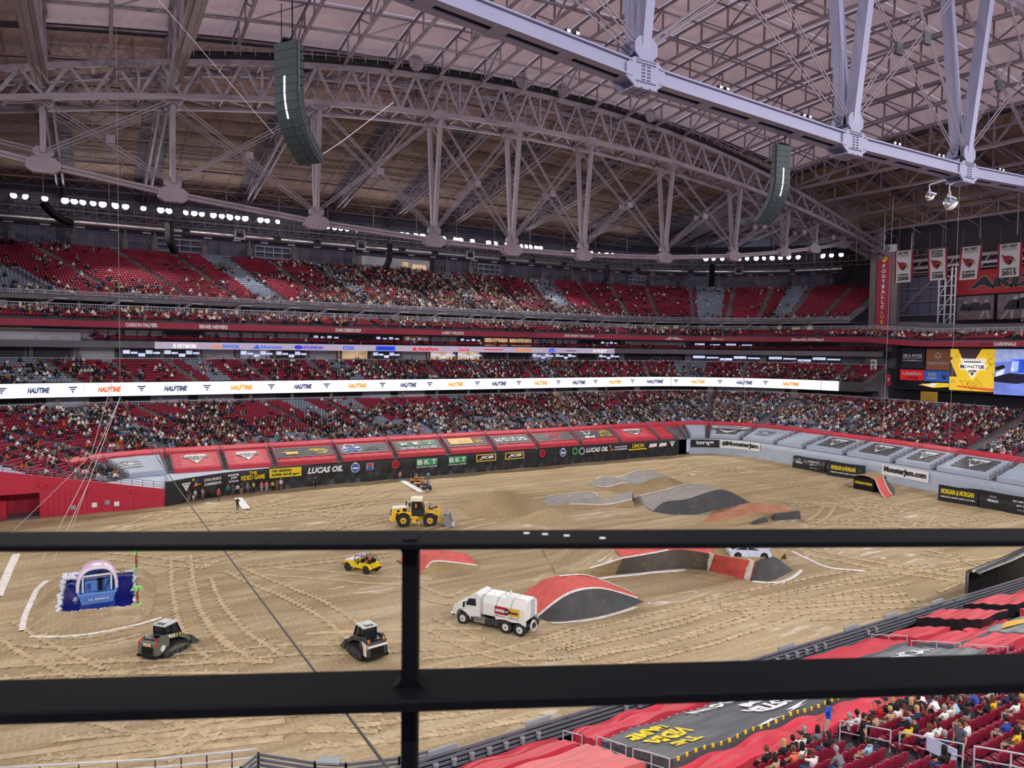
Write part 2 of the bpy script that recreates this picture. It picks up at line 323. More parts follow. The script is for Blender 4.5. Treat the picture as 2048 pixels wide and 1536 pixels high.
# ------------------------------------------------------------------ dirt ramps
def ramp(name, label, fb, ft, bt, top, side, edges=(), back_run=1.3, n=18, backmat=None, edge2=()):
    fb = catm(fb, n); ft = catm(ft, n); bt = catm(bt, n)
    for a in (ft, bt): a[:, 2] = np.maximum(a[:, 2], .06)
    fb[:, 2] = -.12; c = (fb.mean(0) + bt.mean(0)) / 2
    out = bt[:, :2] - ft[:, :2]; out /= np.linalg.norm(out, axis=1)[:, None] + 1e-9
    bb = bt.copy(); bb[:, :2] += out * (bt[:, 2:3] * back_run + .1); bb[:, 2] = -.12
    t = thing(name, label, 'ramp', (c[0], c[1], 0)); G = lambda a, q, k, amp=.05: np.stack([a * (1 - f) + q * f + np.array((0, 0, 1)) * (amp * np.sin(np.arange(n) * 1.7 + f * 9)[:, None] if 0 < f < 1 else 0) for f in np.linspace(0, 1, k)], 1)
    b = MB(); b.grid(G(ft, bt, 7), flip=True); b.build('ramp_top', top, t, True)
    b = MB(); b.grid(G(fb, ft, 5), flip=True); b.build('ramp_side', side, t, True)
    b = MB(); b.grid(G(bt, bb, 5), flip=True); b.build('ramp_back', backmat or DIRT2, t, True)
    for cur, inner in edges and ((ft, bt),) or ():
        i0, i1 = edges; d = inner - cur; d /= np.linalg.norm(d, axis=1)[:, None]; s = slice(int(i0 * n), int(i1 * n) + 1)
        b = MB(); b.grid(np.stack([cur[s] + (0, 0, .03) - d[s] * .03, cur[s] + d[s] * .14 + (0, 0, .07), cur[s] + d[s] * .36 + (0, 0, .05)], 1), flip=True); b.build('edge_line', CHALK, t)
    if edge2:
        d = ft - bt; d /= np.linalg.norm(d, axis=1)[:, None]; s = slice(int(edge2[0] * n), int(edge2[1] * n) + 1)
        b = MB(); b.grid(np.stack([bt[s] + (0, 0, .03) - d[s] * .03, bt[s] + d[s] * .14 + (0, 0, .07), bt[s] + d[s] * .36 + (0, 0, .05)], 1)); b.build('edge_line', CHALK, t)
    return t, fb, ft, bt
ASPH = dirty('worn_grey_carpet', (156, 154, 152), .75, .7); BLKS = dirty('black_ramp_skirt', (80, 80, 82), .4, .9, (130, 114, 90))
tF, fb, ft, bt = ramp('dirt_ramp', 'red topped jump ramp with a black skirt beside the water truck', [(31.6, 49.1, 0), (32.2, 48.2, 0), (33.8, 47.6, 0), (36.0, 47.2, 0), (39.0, 47.4, 0), (42.5, 48.0, 0)], [(31.9, 49.5, .05), (33.0, 49.2, .9), (34.4, 48.7, 1.8), (36.1, 48.3, 2.1), (37.9, 47.8, 1.9), (41.6, 48.1, .4)],
     [(34.0, 55.2, .05), (34.6, 54.5, .8), (35.2, 53.4, 1.7), (36.6, 52.4, 2.1), (38.9, 51.7, 1.9), (42.2, 49.8, .4)], REDD, BLKS, (0, .97), edge2=(.5, .97), backmat=BLKS)
b = MB(); s = fb[3:].copy(); b.grid(np.stack([s + (0, -.1, .16), s + (0.05, -.5, .17)], 1)); b.build('edge_line', CHALK, tF)
tG, *_ = ramp('dirt_ramp', 'low red ramp behind the railing post, past the yellow jeep', [(27.4, 64.8, 0), (28.6, 64.5, 0), (30.2, 64.5, 0), (33.9, 63.7, 0)], [(27.6, 64.9, .1), (28.4, 64.7, .6), (29.4, 64.6, 1.1), (33.7, 63.9, .2)], [(27.3, 70.1, .1), (29.1, 69.8, .6), (30.6, 68.9, 1.1), (34.4, 67.6, .5)], REDD, DIRT2, (.3, 1), backmat=DIRT2)
ramp('dirt_ramp', 'streaked dirt landing slope climbing to the long red platform', [(39.5, 58.3, 0), (42.0, 56.6, 0), (45, 55.7, 0)], [(39.7, 58.4, .1), (42.1, 56.4, .7), (44.8, 54.2, 2.0)], [(43.0, 66.1, .1), (45.2, 64.8, .7), (48.8, 64.0, 1.9)], DIRT, DIRT2, (.5, .97))
ramp('dirt_ramp', 'long raised platform with red top and dark curved front bank', [(45, 55.7, 0), (46.0, 55.4, 0), (49.1, 54.5, 0), (52.3, 54.1, 0), (54.4, 52.2, 0)], [(44.8, 54.2, 2.0), (45.4, 53.9, 2.1), (48.4, 53.6, 2.2), (51.4, 53.2, 2.3), (53.2, 50.4, 2.3)], [(48.8, 64.0, 1.9), (49.6, 63.8, 1.9), (52.2, 63.0, 2), (55.5, 59.9, 2.2), (59.0, 54.9, 2.2)], REDD, dirty('dark_bank', (104, 100, 94), .6, .6, (146, 126, 98)), (0, .62))
tE2, *_ = ramp('dirt_ramp', 'square red ramp face with white side bands under the crushed cars', [(54.4, 52.2, 0), (55.0, 50.0, 0), (55.6, 47.6, 0)], [(53.2, 50.4, 2.3), (54.1, 48.5, 2.3), (55.0, 46.6, 2.3)], [(59.0, 54.9, 2.2), (60.4, 52.7, 2.2), (61.8, 50.5, 2.2)], DIRT2, REDD)
for a, c in (((54.3, 52.5, .05), (53.1, 50.7, 2.36)), ((55.45, 48.2, .05), (54.85, 47.2, 2.36))):
    b = MB(); b.bar((a[0] - .04, a[1] - .25, a[2]), (c[0] - .04, c[1] - .25, c[2]), .6, .06, up=(.8, .2, .3)); b.build('edge_line', CHALK, tE2)
ramp('dirt_ramp', 'dark rounded shoulder right of the red ramp face', [(55.5, 47.6, 0), (57.1, 46.6, 0), (62.4, 47.8, 0)], [(55.0, 46.6, 2.3), (58.1, 47.4, 2.2), (61.3, 48.8, 1.0)], [(61.8, 50.5, 2.2), (62.5, 50.5, 2.0), (64.1, 50.4, 1.0)], DIRT2, BLKS)
ramp('dirt_ramp', 'tallest double hump with black skirted side in mid arena', [(67.3, 75.2, 0), (68.5, 72.9, 0), (70.8, 71.2, 0), (76.4, 71.5, 0), (82.1, 72.5, 0), (84.7, 72.9, 0)], [(67.6, 75.5, .05), (69.7, 75.3, 1.2), (71.9, 73.4, 1.7), (77.0, 73.0, 2.6), (80.1, 73.2, 2.2), (84.7, 73.3, .1)], [(70.1, 83.2, .05), (71.0, 81.4, 1), (74.5, 80.5, 1.6), (77.5, 79.3, 2.4), (80.1, 78.2, 2.2), (85.7, 78.4, .1)], ASPH, BLKS, edge2=(.08, .6))
ramp('dirt_ramp', 'farthest grey double jump with white edge lines', [(71.0, 94.2, 0), (70.9, 90.0, 0), (72.9, 87.6, 0), (76.3, 85.9, 0), (81.0, 85.8, 0), (86.2, 88.1, 0)], [(71.2, 94.9, .05), (71.6, 91, .4), (73.3, 88.8, 1.3), (75.7, 88.3, 1.0), (80.7, 88.0, 1.9), (86.6, 88.8, .1)], [(71.0, 96.3, .05), (73.0, 96.4, .6), (74.1, 95.4, 1.3), (76.6, 94.9, .9), (80.7, 94.6, 1.8), (84.9, 94.5, 1.5)], ASPH, DIRT2, (0, .45), edge2=(.25, .85))
ramp('dirt_ramp', 'low grey carpeted roller outlined with white lines left of the tallest hump', [(54.5, 84.5, 0), (58.6, 81.7, 0), (63.6, 80.6, 0), (67.4, 79.1, 0)], [(54.6, 84.9, .1), (58.8, 82.4, .5), (63.6, 81.0, .25), (66.9, 79.2, 1.0)], [(59.8, 90.7, .1), (65.5, 87.4, .8), (65.5, 84.0, .4), (70.1, 82.7, 1.5)], ASPH, DIRT2, (.3, .97), edge2=(0, .5))
ramp('dirt_ramp', 'reddish eroded dirt bank with black lip just above the railing', [(67.8, 66.6, 0), (72.3, 64.8, 0), (78.2, 64.9, 0), (82.4, 63.2, 0)], [(68.0, 66.8, .1), (72.1, 65.4, .6), (76.9, 64.9, 1.0), (82.3, 63.4, .6)], [(75.4, 71.2, .1), (79.6, 70.1, .9), (80.6, 69.2, 1.1), (83.4, 66.6, 1.0)], dirty('red_brown_dirt', (186, 116, 88), .9, .5), DIRT2)
b = MB(); b.prism([(-2.2, 0), (2.2, 0), (2.0, 1.1), (-1.9, .95)], (80.6, 63.3, -.05), (.98, -.2, 0), (0, 0, 1), .5); b.prism([(-1.8, 0), (1.7, 0), (1.3, .7), (-1.1, .5)], (75.6, 63.6, -.05), (.95, .1, 0), (0, 0, 1), .4)
tag(b.build('tarp_block', BLKS), 'two short black padded blocks at the end of the reddish bank', 'block')
# white curved chalk strips lying on the dirt
def chalkstrip(pts, w, label):
    c = catm([(x, y) for x, y in pts], 14); d = np.gradient(c, axis=0); d /= np.linalg.norm(d, axis=1)[:, None]; nn = np.stack([-d[:, 1], d[:, 0]], 1); b = MB(); rows = []
    for o, h in ((-w / 2, .03), (-w / 3, .1), (w / 3, .1), (w / 2, .03)): q = c + nn * o; rows.append(np.stack([q[:, 0], q[:, 1], fz(q[:, 0], q[:, 1]) + h], 1))
    b.grid(np.stack(rows, 1), flip=True); tag(b.build('chalk_strip', CHALK), label, 'chalk line')
chalkstrip([(-7.8, 76.5), (-7.7, 84), (-7.6, 91.2)], .75, 'straight white chalk strip on dirt left of the pool')
chalkstrip([(-5.25, 66.4), (-5.35, 70), (-5.1, 74), (-4.9, 77), (-4.3, 79.6)], .5, 'curved white chalk strip along the left foot of the pool bank')
chalkstrip([(-4.6, 64.7), (-3.0, 63.75), (-1.3, 63.3), (.5, 63.2), (2.3, 63.6), (4.4, 64.4)], .3, 'thin chalk curve in front of the pool bank')
chalkstrip([(41.5, 55.6), (45, 54.9), (49, 53.9), (52.4, 53.4)], .45, 'white line along the foot of the dark bank')
chalkstrip([(55.3, 47.2), (57.2, 46.0), (60.5, 46.5), (63, 47.5)], .4, 'white line round the foot of the dark shoulder')
chalkstrip([(68, 52.5), (67, 49.5), (66.5, 46.5), (68.5, 44)], .35, 'white curved line on the dirt right of the crushed cars')
for a, c, lb in (((17.9, 110.2), (17.7, 102.2), 'white mat strip on the dirt beside a lone man in black'), ((44.6, 113), (43.8, 102), 'white mat strip lying under the row of small quads')):
    a = np.array(a); c = np.array(c); n = 7; t = thing('start_mat', lb, 'mat', ((a[0] + c[0]) / 2, (a[1] + c[1]) / 2, 0))
    for k in range(n):
        m = a + (c - a) * (k + .5) / n; q = MB(); q.box((m[0], m[1], .13), (1.05, abs(c[1] - a[1]) / n - .08, .07), rz=.02 * (k % 3 - 1)); q.build('plank', WHT, t)
# dirt pile
def pile(cx, cy, rx, ry, h, label, seed):
    r = random.Random(seed); n = 26; b = MB(); rings = []
    for f, hh in ((1, -.1), (.86, .12), (.68, .34), (.48, .62), (.28, .86), (.1, .99)):
        rings.append([(cx + math.cos(t) * rx * f * (1 + .12 * math.sin(3 * t + seed) + r.uniform(-.04, .04)), cy + math.sin(t) * ry * f * (1 + .1 * math.sin(2 * t + 1)), h * hh + (r.uniform(-.08, .08) if f < 1 else 0)) for t in np.linspace(0, 2 * PI, n, endpoint=False)])
    for a in rings: a.append(a[0])
    b.grid(np.array(rings)); b.add(rings[-1][:-1] , [tuple(range(n))]); tag(b.build('dirt_pile', DIRT2, smooth=True), label, 'dirt pile')
pile(49.4, 86.8, 7.2, 6.2, 2.5, 'loose brown dirt pile in front of the loader bucket', 2)
pile(51.8, 78.5, 4.2, 3.6, 1.3, 'small churned dirt heap below the large dirt pile', 5)
pile(108.2, 75.2, 3.2, 2.4, .8, 'low dirt heap at the foot of the container ramp', 8)
# ------------------------------------------------------------------ red tunnel wall at the left
def wtop(x): return 2.45 + (8.1 - x) * .208
b = MB(); Y0 = 109.3
for xa, xc in ((-40, -10.8), (-6.5, 8.1)):
    xs = np.linspace(xa, xc, 10); b.grid(np.array([[(x, Y0, -.2), (x, Y0, wtop(x))] for x in xs])); b.grid(np.array([[(x, Y0, wtop(x)), (x, Y0 + .35, wtop(x))] for x in xs]))
b.grid(np.array([[(x, Y0, 3.3), (x, Y0, wtop(x))] for x in (-10.8, -8.6, -6.5)])); b.grid(np.array([[(x, Y0, wtop(x)), (x, Y0 + .35, wtop(x))] for x in (-10.8, -8.6, -6.5)]))
b.quad((8.1, Y0, -.2), (8.1, Y0 + 2, -.2), (8.1, Y0 + 2, 2.45), (8.1, Y0, 2.45))
wl = tag(b.build('wall_left', REDW), 'red painted tunnel wall with sloping top at the left end', 'wall', kind='structure')
b = MB(); b.quad((-6.5, Y0, 0), (-6.5, Y0 + 4, 0), (-6.5, Y0 + 4, 3.3), (-6.5, Y0, 3.3)); b.quad((-10.8, Y0 + 4, 0), (-10.8, Y0 + 4, 3.3), (-6.5, Y0 + 4, 3.3), (-6.5, Y0 + 4, 0)); b.quad((-10.8, Y0, 0), (-10.8, Y0, 3.3), (-10.8, Y0 + 4, 3.3), (-10.8, Y0 + 4, 0)); b.quad((-10.8, Y0, 3.3), (-6.5, Y0, 3.3), (-6.5, Y0 + 4, 3.3), (-10.8, Y0 + 4, 3.3)); b.box((-10.9, Y0 + 1, 1.2), (1.6, .4, 2.4)); b.build('recess', REDW, wl)
b = MB(); b.quad((-10.8, Y0 - .2, .06), (-6.5, Y0 - .2, .06), (-6.5, Y0 + 4, .06), (-10.8, Y0 + 4, .06)); b.build('recess_floor', CONC, wl)
for k in range(9): q = MB(); q.box((-5.9 + k * .62, Y0 - .03, 1.45), (.56, .06, 2.9)); q.build('panel', REDW, wl)
for k in range(3): q = MB(); q.box((.6 + k * 2.4, Y0 - .03, .85), (2.3, .06, 1.7)); q.build('panel', REDW, wl)
for x, zz in ((-6.2, 4.6), (-1.6, 3.6), (4.2, 2.75)): q = MB(); q.box((x, Y0 - .2, zz - .25), (.7, .4, .3)); q.cyl((x, Y0 - .2, zz - .4), (x, Y0 - .2, zz - .55), .2, .26); q.build('wall_lamp', REDW, wl)
for x, zz, m in ((-2.8, 1., GRYP), (1.1, 1.3, GRYP), (2.2, 1.0, WHT), (-.4, 1.1, WHT)): q = MB(); q.box((x, Y0 - .1, zz), (.6, .15, .6)); q.box((x, Y0 - .19, zz), (.48, .03, .46)); q.build('wall_box', m, wl)
# ------------------------------------------------------------------ black wrap along the far front wall and grey wrap round the end
def WX(x):                                           # front line of the black wrap
    return float(np.interp(x, [8.1, 11, 13.5, 15, 16.6, 20, 23.4, 35], [109.3, 111.2, 112.4, 113.1, 113.8, 114.5, 114.8, 115.3]))
xs = np.linspace(8.1, 109.6, 340); b = MB(); Pt = []
for x in xs:
    y = WX(x); fold = .10 * math.sin(x * 1.9 + math.sin(x * .7) * 2) + .06 * math.sin(x * 4.3)
    Pt.append([(x, y - .1 - abs(fold) * 1.2 - .12, -.1), (x, y - .2 - fold * .9, .6), (x, y - .12 - fold * .6, 1.3), (x, y - .1, 1.75), (x, y - .06, 3.2), (x, y, 3.45), (x, y + .5, 3.45)])
b.grid(np.array(Pt)); wf = tag(b.build('wall_far', BLKT, smooth=True), 'black tarpaulin wrap with white sponsor lettering along far front wall', 'wall', kind='structure')
def wmap(x0, z0, off=.22):
    sl = 1.12
    def fn(x, y): xx = x0 + (x / sl if x0 < 18 else x); return (xx, WX(xx) - off, z0 + y)
    return fn
def wt(t, x0, x1, z0, h, m=WHT, sh=0, bold=.03):
    b = MB(); b.textmap(t, wmap((x0 + x1) / 2, z0), h, x1 - x0, 0, sh, bold); b.build('lettering', m, wf)
def wp(x0, x1, z0, z1, m, off=.2, name='panel'):
    b = MB(); fn = wmap((x0 + x1) / 2, 0, off); a = (x1 - x0) / 2; b.grid(np.array([[fn(x, z0), fn(x, z1)] for x in np.linspace(-a, a, 6)])); b.build(name, m, wf)
def wdisc(x0, z0, r, m, off=.23, ri=0):
    b = MB(); fn = wmap(x0, z0, off); n = 20
    V = [fn(r * math.cos(t), r * math.sin(t)) for t in np.arange(n) * 2 * PI / n]
    if ri: V2 = [fn(ri * math.cos(t), ri * math.sin(t)) for t in np.arange(n) * 2 * PI / n]; b.add(V + V2, [(i, (i + 1) % n, n + (i + 1) % n, n + i) for i in range(n)])
    else: b.add(V, [tuple(range(n))])
    b.build('emblem', m, wf)
def wshape(pts, x0, z0, m, off=.23):
    b = MB(); fn = wmap(x0, z0, off); b.add([fn(x, y) for x, y in pts], [tuple(range(len(pts)))]); b.build('emblem', m, wf)
def wfig(x0, z0):                                    # yellow dot over a blue wing and an orange leg
    wdisc(x0 - .3, z0 + .6, .17, YEL); wshape([(-.4, .2), (0, .45), (.7, .3), (.1, .2)], x0, z0, BLUP); wshape([(-.3, -.35), (.05, .15), (.35, -.05), (1.0, -.2), (.3, -.25), (.15, -.4)], x0, z0, ORGP)
def wblob(x0, z0, m=BLUP):                           # round badge with a small lens on top
    wdisc(x0, z0 + .35, .48, WHT, .21); wdisc(x0, z0 - .1, .78, WHT, .215); wdisc(x0, z0 - .1, .68, m, .23); wshape([(-.5, .05), (.5, .05), (.45, -.25), (-.45, -.25)], x0, z0 - .05, WHT, .24); wshape([(-.35, .3), (.3, .3), (.35, .5), (-.25, .45)], x0, z0 + .05, m, .24)
def wtri(x0, z0, s, m=WHT, off=.23):                 # downward V emblem
    b = MB(); fn = wmap(x0, z0, off)
    for q in ([(-1, .7), (1, .7), (.9, .45), (-.9, .45)], [(-.75, .35), (-.45, .35), (.12, -.75), (0, -1)], [(.75, .35), (.45, .35), (-.12, -.75), (0, -1)], [(-.35, .3), (.35, .3), (0, -.35)]): b.add([fn(x * s, y * s) for x, y in q], [tuple(range(len(q)))])
    b.build('emblem', m, wf)
wtri(11.0, 2.3, .75); wfig(12.3, 2.5)
wt('UTAH SPORTS', 13.4, 16.2, 2.75, .42); wt('COMMISSION', 13.4, 16.2, 2.1, .42)
wt('MONSTER', 17.0, 18.8, 2.95, .35); wt('JAM', 17.4, 18.4, 2.5, .4); wt('SHOWDOWN', 17.1, 18.7, 2.0, .3)
wt('THE', 20.2, 21.4, 3.0, .5, YEL); wt('VIDEO GAME', 18.9, 22.6, 2.3, .75, YEL)
wp(23.3, 28.3, 1.9, 3.35, YEL); wt('THE ORIGINAL', 23.6, 26.8, 2.95, .42, BLK, .2, .05); wt('SUPER GLUE', 23.6, 26.8, 2.35, .42, BLK, .2, .05); wshape([(-.6, -.25), (.55, 0), (.6, .1), (-.3, .05), (-.5, .2)], 27.5, 2.3, BLK)
wt('LUCAS OIL', 29.3, 35.2, 2.55, 1.0, WHT, .25, .05)
wblob(37.3, 2.55); wp(39.2, 40.5, 1.9, 3.1, GRYP); wshape([(-.45, -.1), (.45, -.1), (.4, .3), (-.4, .3)], 39.85, 2.7, REDP, .22); wshape([(-.5, -.3), (.45, -.35), (.2, .3), (-.2, .25)], 39.85, 2.3, BLUP, .22)
for x in (44.4, 74.5): wdisc(x, 2.55, .72, REDP, .23, .46); wdisc(x, 2.55, .24, REDP)
for x0, x1 in ((48.3, 52.3), (54.5, 58.1)):
    wp(x0, x1, 1.95, 3.15, GRN)
    for k, ch in enumerate('BKT'): wt(ch, x0 + .2 + k * (x1 - x0) / 3, x0 - .15 + (k + 1) * (x1 - x0) / 3, 2.55, .85)
    wt('GROWING TOGETHER', x0, x1, 1.7, .22)
for x0, x1 in ((60.1, 64.3), (66.2, 70.4)):
    wp(x0, x1, 1.85, 3.2, GLD); wp(x0 + .25, x1 - .25, 2.05, 3.0, BLK, .21); wt('JCB', x0 + .6, x1 - .5, 2.52, .68, WHT, .3, .06)
wblob(79.4, 2.5); wdisc(82.3, 2.5, .75, GRN, .23, .4); wdisc(84, 2.4, .8, GRYP, .23, .45)
wt('LUCAS OIL', 85, 90.6, 2.5, .95, WHT, .25, .05); wfig(91.4, 2.4); wt('UTAH SPORTS', 92.3, 95.6, 2.7, .36); wt('COMMISSION', 92.3, 95.6, 2.2, .36)
wt('UNOH', 97, 100.2, 2.65, .85, YEL, 0, .03); wp(96, 101, 1.8, 2.05, YEL, .21, 'stripe')

for x in (102.7, 105.5): wshape([(-1.15, -.4), (1.0, -.3), (1.15, .4), (-.9, .35)], x, 2.5, WHT); wshape([(-1.25, -.5), (.9, -.42), (.95, -.34), (-1.2, -.42)], x, 2.5, REDP)
wtri(108.2, 2.5, .8)
# end wall wrap
us = usamp(103.2, 172, .5); b = MB(); Pt = []
for u in us:
    f = .05 * math.sin(u * 2.3) + .03 * math.sin(u * 5.1)
    Pt.append([P3(u, -.15 + f, -.1), P3(u, -.1 + f, 1.2), P3(u, -.05, 2.4), P3(u, 0, 3.3), P3(u, .5, 3.35)])
b.grid(np.array(Pt)); we = tag(b.build('wall_right', GRYT, smooth=True), 'pale grey fabric wrap round the end front wall', 'wall', kind='structure')
def emap(u0, z0, off=.22): return ringmap(u0, 0, z0, off)
def et(t, u0, u1, z0, h, m=BLK, bold=.03):
    b = MB(); b.textmap(t, emap((u0 + u1) / 2, z0), h, (u1 - u0) * 1.0, 0, 0, bold); b.build('lettering', m, we)
def ep(u0, u1, z0, z1, m, off=.18):
    b = MB(); b.grid(np.array([[P3(u, -off, z0), P3(u, -off, z1)] for u in np.linspace(u0, u1, 10)])); b.build('panel', m, we)
ep(103.6, 110, 1.5, 3.2, BLKT); et('torq=', 104.8, 108.8, 2.4, 1.1, WHT)
ep(110.2, 119.4, 1.5, 3.3, WHT); et('#MonsterJam', 110.6, 119.0, 2.45, 1.25, BLK, .05)
ep(147.6, 156.4, 1.3, 3.1, WHT); et('MonsterJam.com', 148, 156, 2.25, 1.3, BLK, .05)
b = MB(); xs2 = np.linspace(-1, 23.4, 26); fy_ = lambda x: 103.5 + math.sqrt(144 - (10 - x) ** 2) + .6 if x < 10 else 116.1
b.grid(np.array([[(x, (WX(x) if x > 8.1 else 109.6), 3.45 if x > 8.1 else min(3.5, wtop(x) - .15)), (x, max(fy_(x), 110), 3.5)] for x in xs2]), flip=False); b.build('cover_sheet', GRYT, wf)
# ------------------------------------------------------------------ black advertising barriers in front of the end wall
def barrier(x0, y0, x1, y1, h, label, texts, dep=1.6):
    a = np.array((x0, y0, 0.)); c = np.array((x1, y1, 0.)); ux = nrm(c - a); n = np.array((ux[1], -ux[0], 0)); W = np.linalg.norm(c - a); m = (a + c) / 2
    if n[0] > 0: n = -n
    t = thing('advertising_barrier', label, 'barrier', (m[0], m[1], 0)); b = MB(); k = 24; rows = []
    for i in range(k + 1):
        p = a + (c - a) * i / k; f = .07 * math.sin(i * 1.3) ; r = math.sin(PI * i / k) * .1
        rows.append([p + n * (.12 + f) + (0, 0, -.05), p + n * (.03 + f * .6) + (0, 0, h * .4), p + (0, 0, h - r), p - n * dep * .5 + (0, 0, h + .1 - r), p - n * dep + (0, 0, h - r), p - n * dep + (0, 0, -.05)])
    b.grid(np.array(rows), flip=True)
    for e in (0, k): q = rows[e]; b.add(q, [tuple(range(6)) if e else tuple(range(5, -1, -1))])
    b.build('cover', BLKT, t, True)
    for s, fx, fy, hh, ww, mm in texts:
        q = MB(); q.text(s, a + ux * W * fx + (0, 0, h * fy) + n * .12, ux, (0, 0, 1), hh, ww, 0, .06, 0, .04) if np.dot(np.cross(ux, (0, 0, 1)), n) > 0 else q.text(s, a + ux * W * fx + (0, 0, h * fy) + n * .12, -ux, (0, 0, 1), hh, ww, 0, .06, 0, .04); q.build('lettering', mm, t)
MM = [('MORGAN & MORGAN', .5, .66, .8, 4.6, YEL), ("AMERICA'S LARGEST INJURY LAW FIRM", .5, .3, .3, 4.8, WHT)]
WF = [('WORLD', .22, .8, .3, 1, GRYP), ('FINALS', .22, .55, .4, 1.4, WHT), ('SALT LAKE CITY, UT', .66, .75, .3, 2.4, WHT), ('JULY 3 - 4', .66, .5, .3, 1.5, WHT), ('UTAH SPORTS', .68, .25, .25, 1.6, GRYP)]
barrier(118.6, 92.1, 118.9, 85.2, 2.3, 'farthest black draped barrier with pale show emblem by grey wall', WF)
barrier(117.3, 83.6, 118.0, 77.2, 2.5, 'black barrier with yellow lettering behind the container ramp', MM)
barrier(113.0, 60.9, 113.5, 55.4, 2.4, 'black barrier with yellow lettering nearest the right edge', MM)
barrier(113.3, 55.1, 113.5, 46.5, 2.4, 'long black draped barrier with city and date lettering at the right edge', WF)
# container ramp
t = thing('container_ramp', 'black box ramp with dirt top and curved red face by end wall', 'ramp', (111, 70.5, 0))
A_, B_, C_, D_ = np.array([(109.5, 72.9, 0), (109.5, 69.3, 0), (114.3, 70.2, 0), (114.6, 73.9, 0)], float)
b = MB(); h = np.array((0, 0, 2.1)); b.quad(D_, A_, A_ + h, D_ + h); b.quad(A_, B_, B_ + h, A_ + h); b.quad(B_, C_, C_ + h, B_ + h); b.quad(C_, D_, D_ + h, C_ + h); b.build('box', DARK, t)
b = MB(); n = 8; rows = []
for i in range(n + 1):
    f = i / n; a = A_ + (D_ - A_) * f; c = B_ + (C_ - B_) * f; rows.append([a * (1 - g) + c * g + (0, 0, 2.12 + .35 * math.sin(PI * g) + .1 * math.sin(f * 7)) for g in np.linspace(0, 1, 5)])
b.grid(np.array(rows), flip=True); b.build('dirt_top', DIRT2, t, True)
b = MB(); rows = []
for i in range(11):
    f = i / 10; zz = 2.15 * (1 - f) ** 1.8; a = B_ * .96 + C_ * .04 + np.array((-2.9, -3.6, 0)) * f; c = C_ * .75 + B_ * .25 + np.array((-2.9, -3.6, 0)) * f; rows.append([a * (1 - g) + c * g + (0, 0, zz + .04) for g in (0, .08, .92, 1)])
rows = np.array(rows); b.grid(rows[:, 1:3], 0); b.build('ramp_face', REDD, t, True)
for s in (slice(0, 2), slice(2, 4)): q = MB(); q.grid(rows[:, s] + (0, 0, .02)); q.build('edge_line', CHALK, t)
b = MB(); b.grid(np.array([[r[3] + (0, 0, -.01), np.array((r[3][0] + 2.6 * (1 - i / 10) + .3, r[3][1] - .3, -.1))] for i, r in enumerate(rows)])); b.build('ramp_side', BLKS, t, True)
b = MB(); b.text('MORGAN & MORGAN', (A_ + B_) / 2 + (0, 0, 1.2), (0, -1, 0), (0, 0, 1), .45, 3, 0, .05, 0, .04); b.build('lettering', YEL, t)
# ------------------------------------------------------------------ stands
UA, UB, UEC = -30, 172, 120.5
def prof(d):                                         # height of the lower bowl at distance d
    return np.where(d < 7.7, 3.4 + .3 * d, 5.71 + .361 * (d - 7.7))
def tread_mesh(b, rows, ua, ub, step=2., dz=False, clip=False):
    us = usamp(ua, ub, step); q = drop(us) if dz else us * 0
    for (d0, d1, z0, z1) in rows:
        a = P3(us, d0, z0 + q); c = P3(us, d0, z1 + q); e = P3(us, d1, z1 + q)
        for A, B in ((a, c), (c, e)):
            if clip:
                for i in range(len(us) - 1):
                    if min(A[i][1], A[i + 1][1]) > 109.6 or A[i][0] > 60: b.quad(A[i], A[i + 1], B[i + 1], B[i])
            else: b.grid(np.stack([A, B], 1), flip=True)
def rows_of(d0, d1, z0, z1, n):
    dd = np.linspace(d0, d1, n + 1); zz = np.linspace(z0, z1, n + 1); return [(dd[k], dd[k + 1], zz[k], zz[k + 1]) for k in range(n)]
LOW1 = rows_of(.4, 7.7, 3.2, 5.5, 9); LOW2 = rows_of(7.7, 24.3, 5.5, 11.5, 20)
b = MB(); tread_mesh(b, LOW1, UA, UB, 2, clip=True); tread_mesh(b, LOW2, UA, UB, 2, clip=True); tag(b.build('lower_stand', CONC), 'stepped concrete lower stand behind the tarps round the arena', 'stand', kind='structure')
CLUB = rows_of(26.3, 33, 15.3, 19.0, 8)
b = MB(); tread_mesh(b, CLUB, UA, UEC, 2); tag(b.build('club_stand', CONC), 'stepped concrete club tier just above the long white display', 'stand', kind='structure')
MEZZ = rows_of(27.6, 31, 26.6, 27.9, 4)
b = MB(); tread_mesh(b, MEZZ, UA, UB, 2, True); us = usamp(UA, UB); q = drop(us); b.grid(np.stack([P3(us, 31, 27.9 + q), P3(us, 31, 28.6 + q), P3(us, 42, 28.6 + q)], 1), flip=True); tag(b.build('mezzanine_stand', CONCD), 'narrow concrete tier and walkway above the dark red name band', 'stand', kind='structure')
UEND = 116.4; UP = rows_of(34.5, 54.5, 30.7, 41.8, 24)
b = MB(); tread_mesh(b, UP, UA, UEND, 2); us = usamp(UA, UEND); b.grid(np.stack([P3(us, 54.5, 41.8), P3(us, 60, 41.8)], 1), flip=True); b.grid(np.stack([P3(us, 44, 30.5), P3(us, 34.3, 30.4), P3(us, 34.3, 31.2), P3(us, 34.5, 31.2)], 1), flip=True); tag(b.build('upper_stand', CONC), 'steep concrete upper stand under the floodlight catwalk', 'stand', kind='structure')
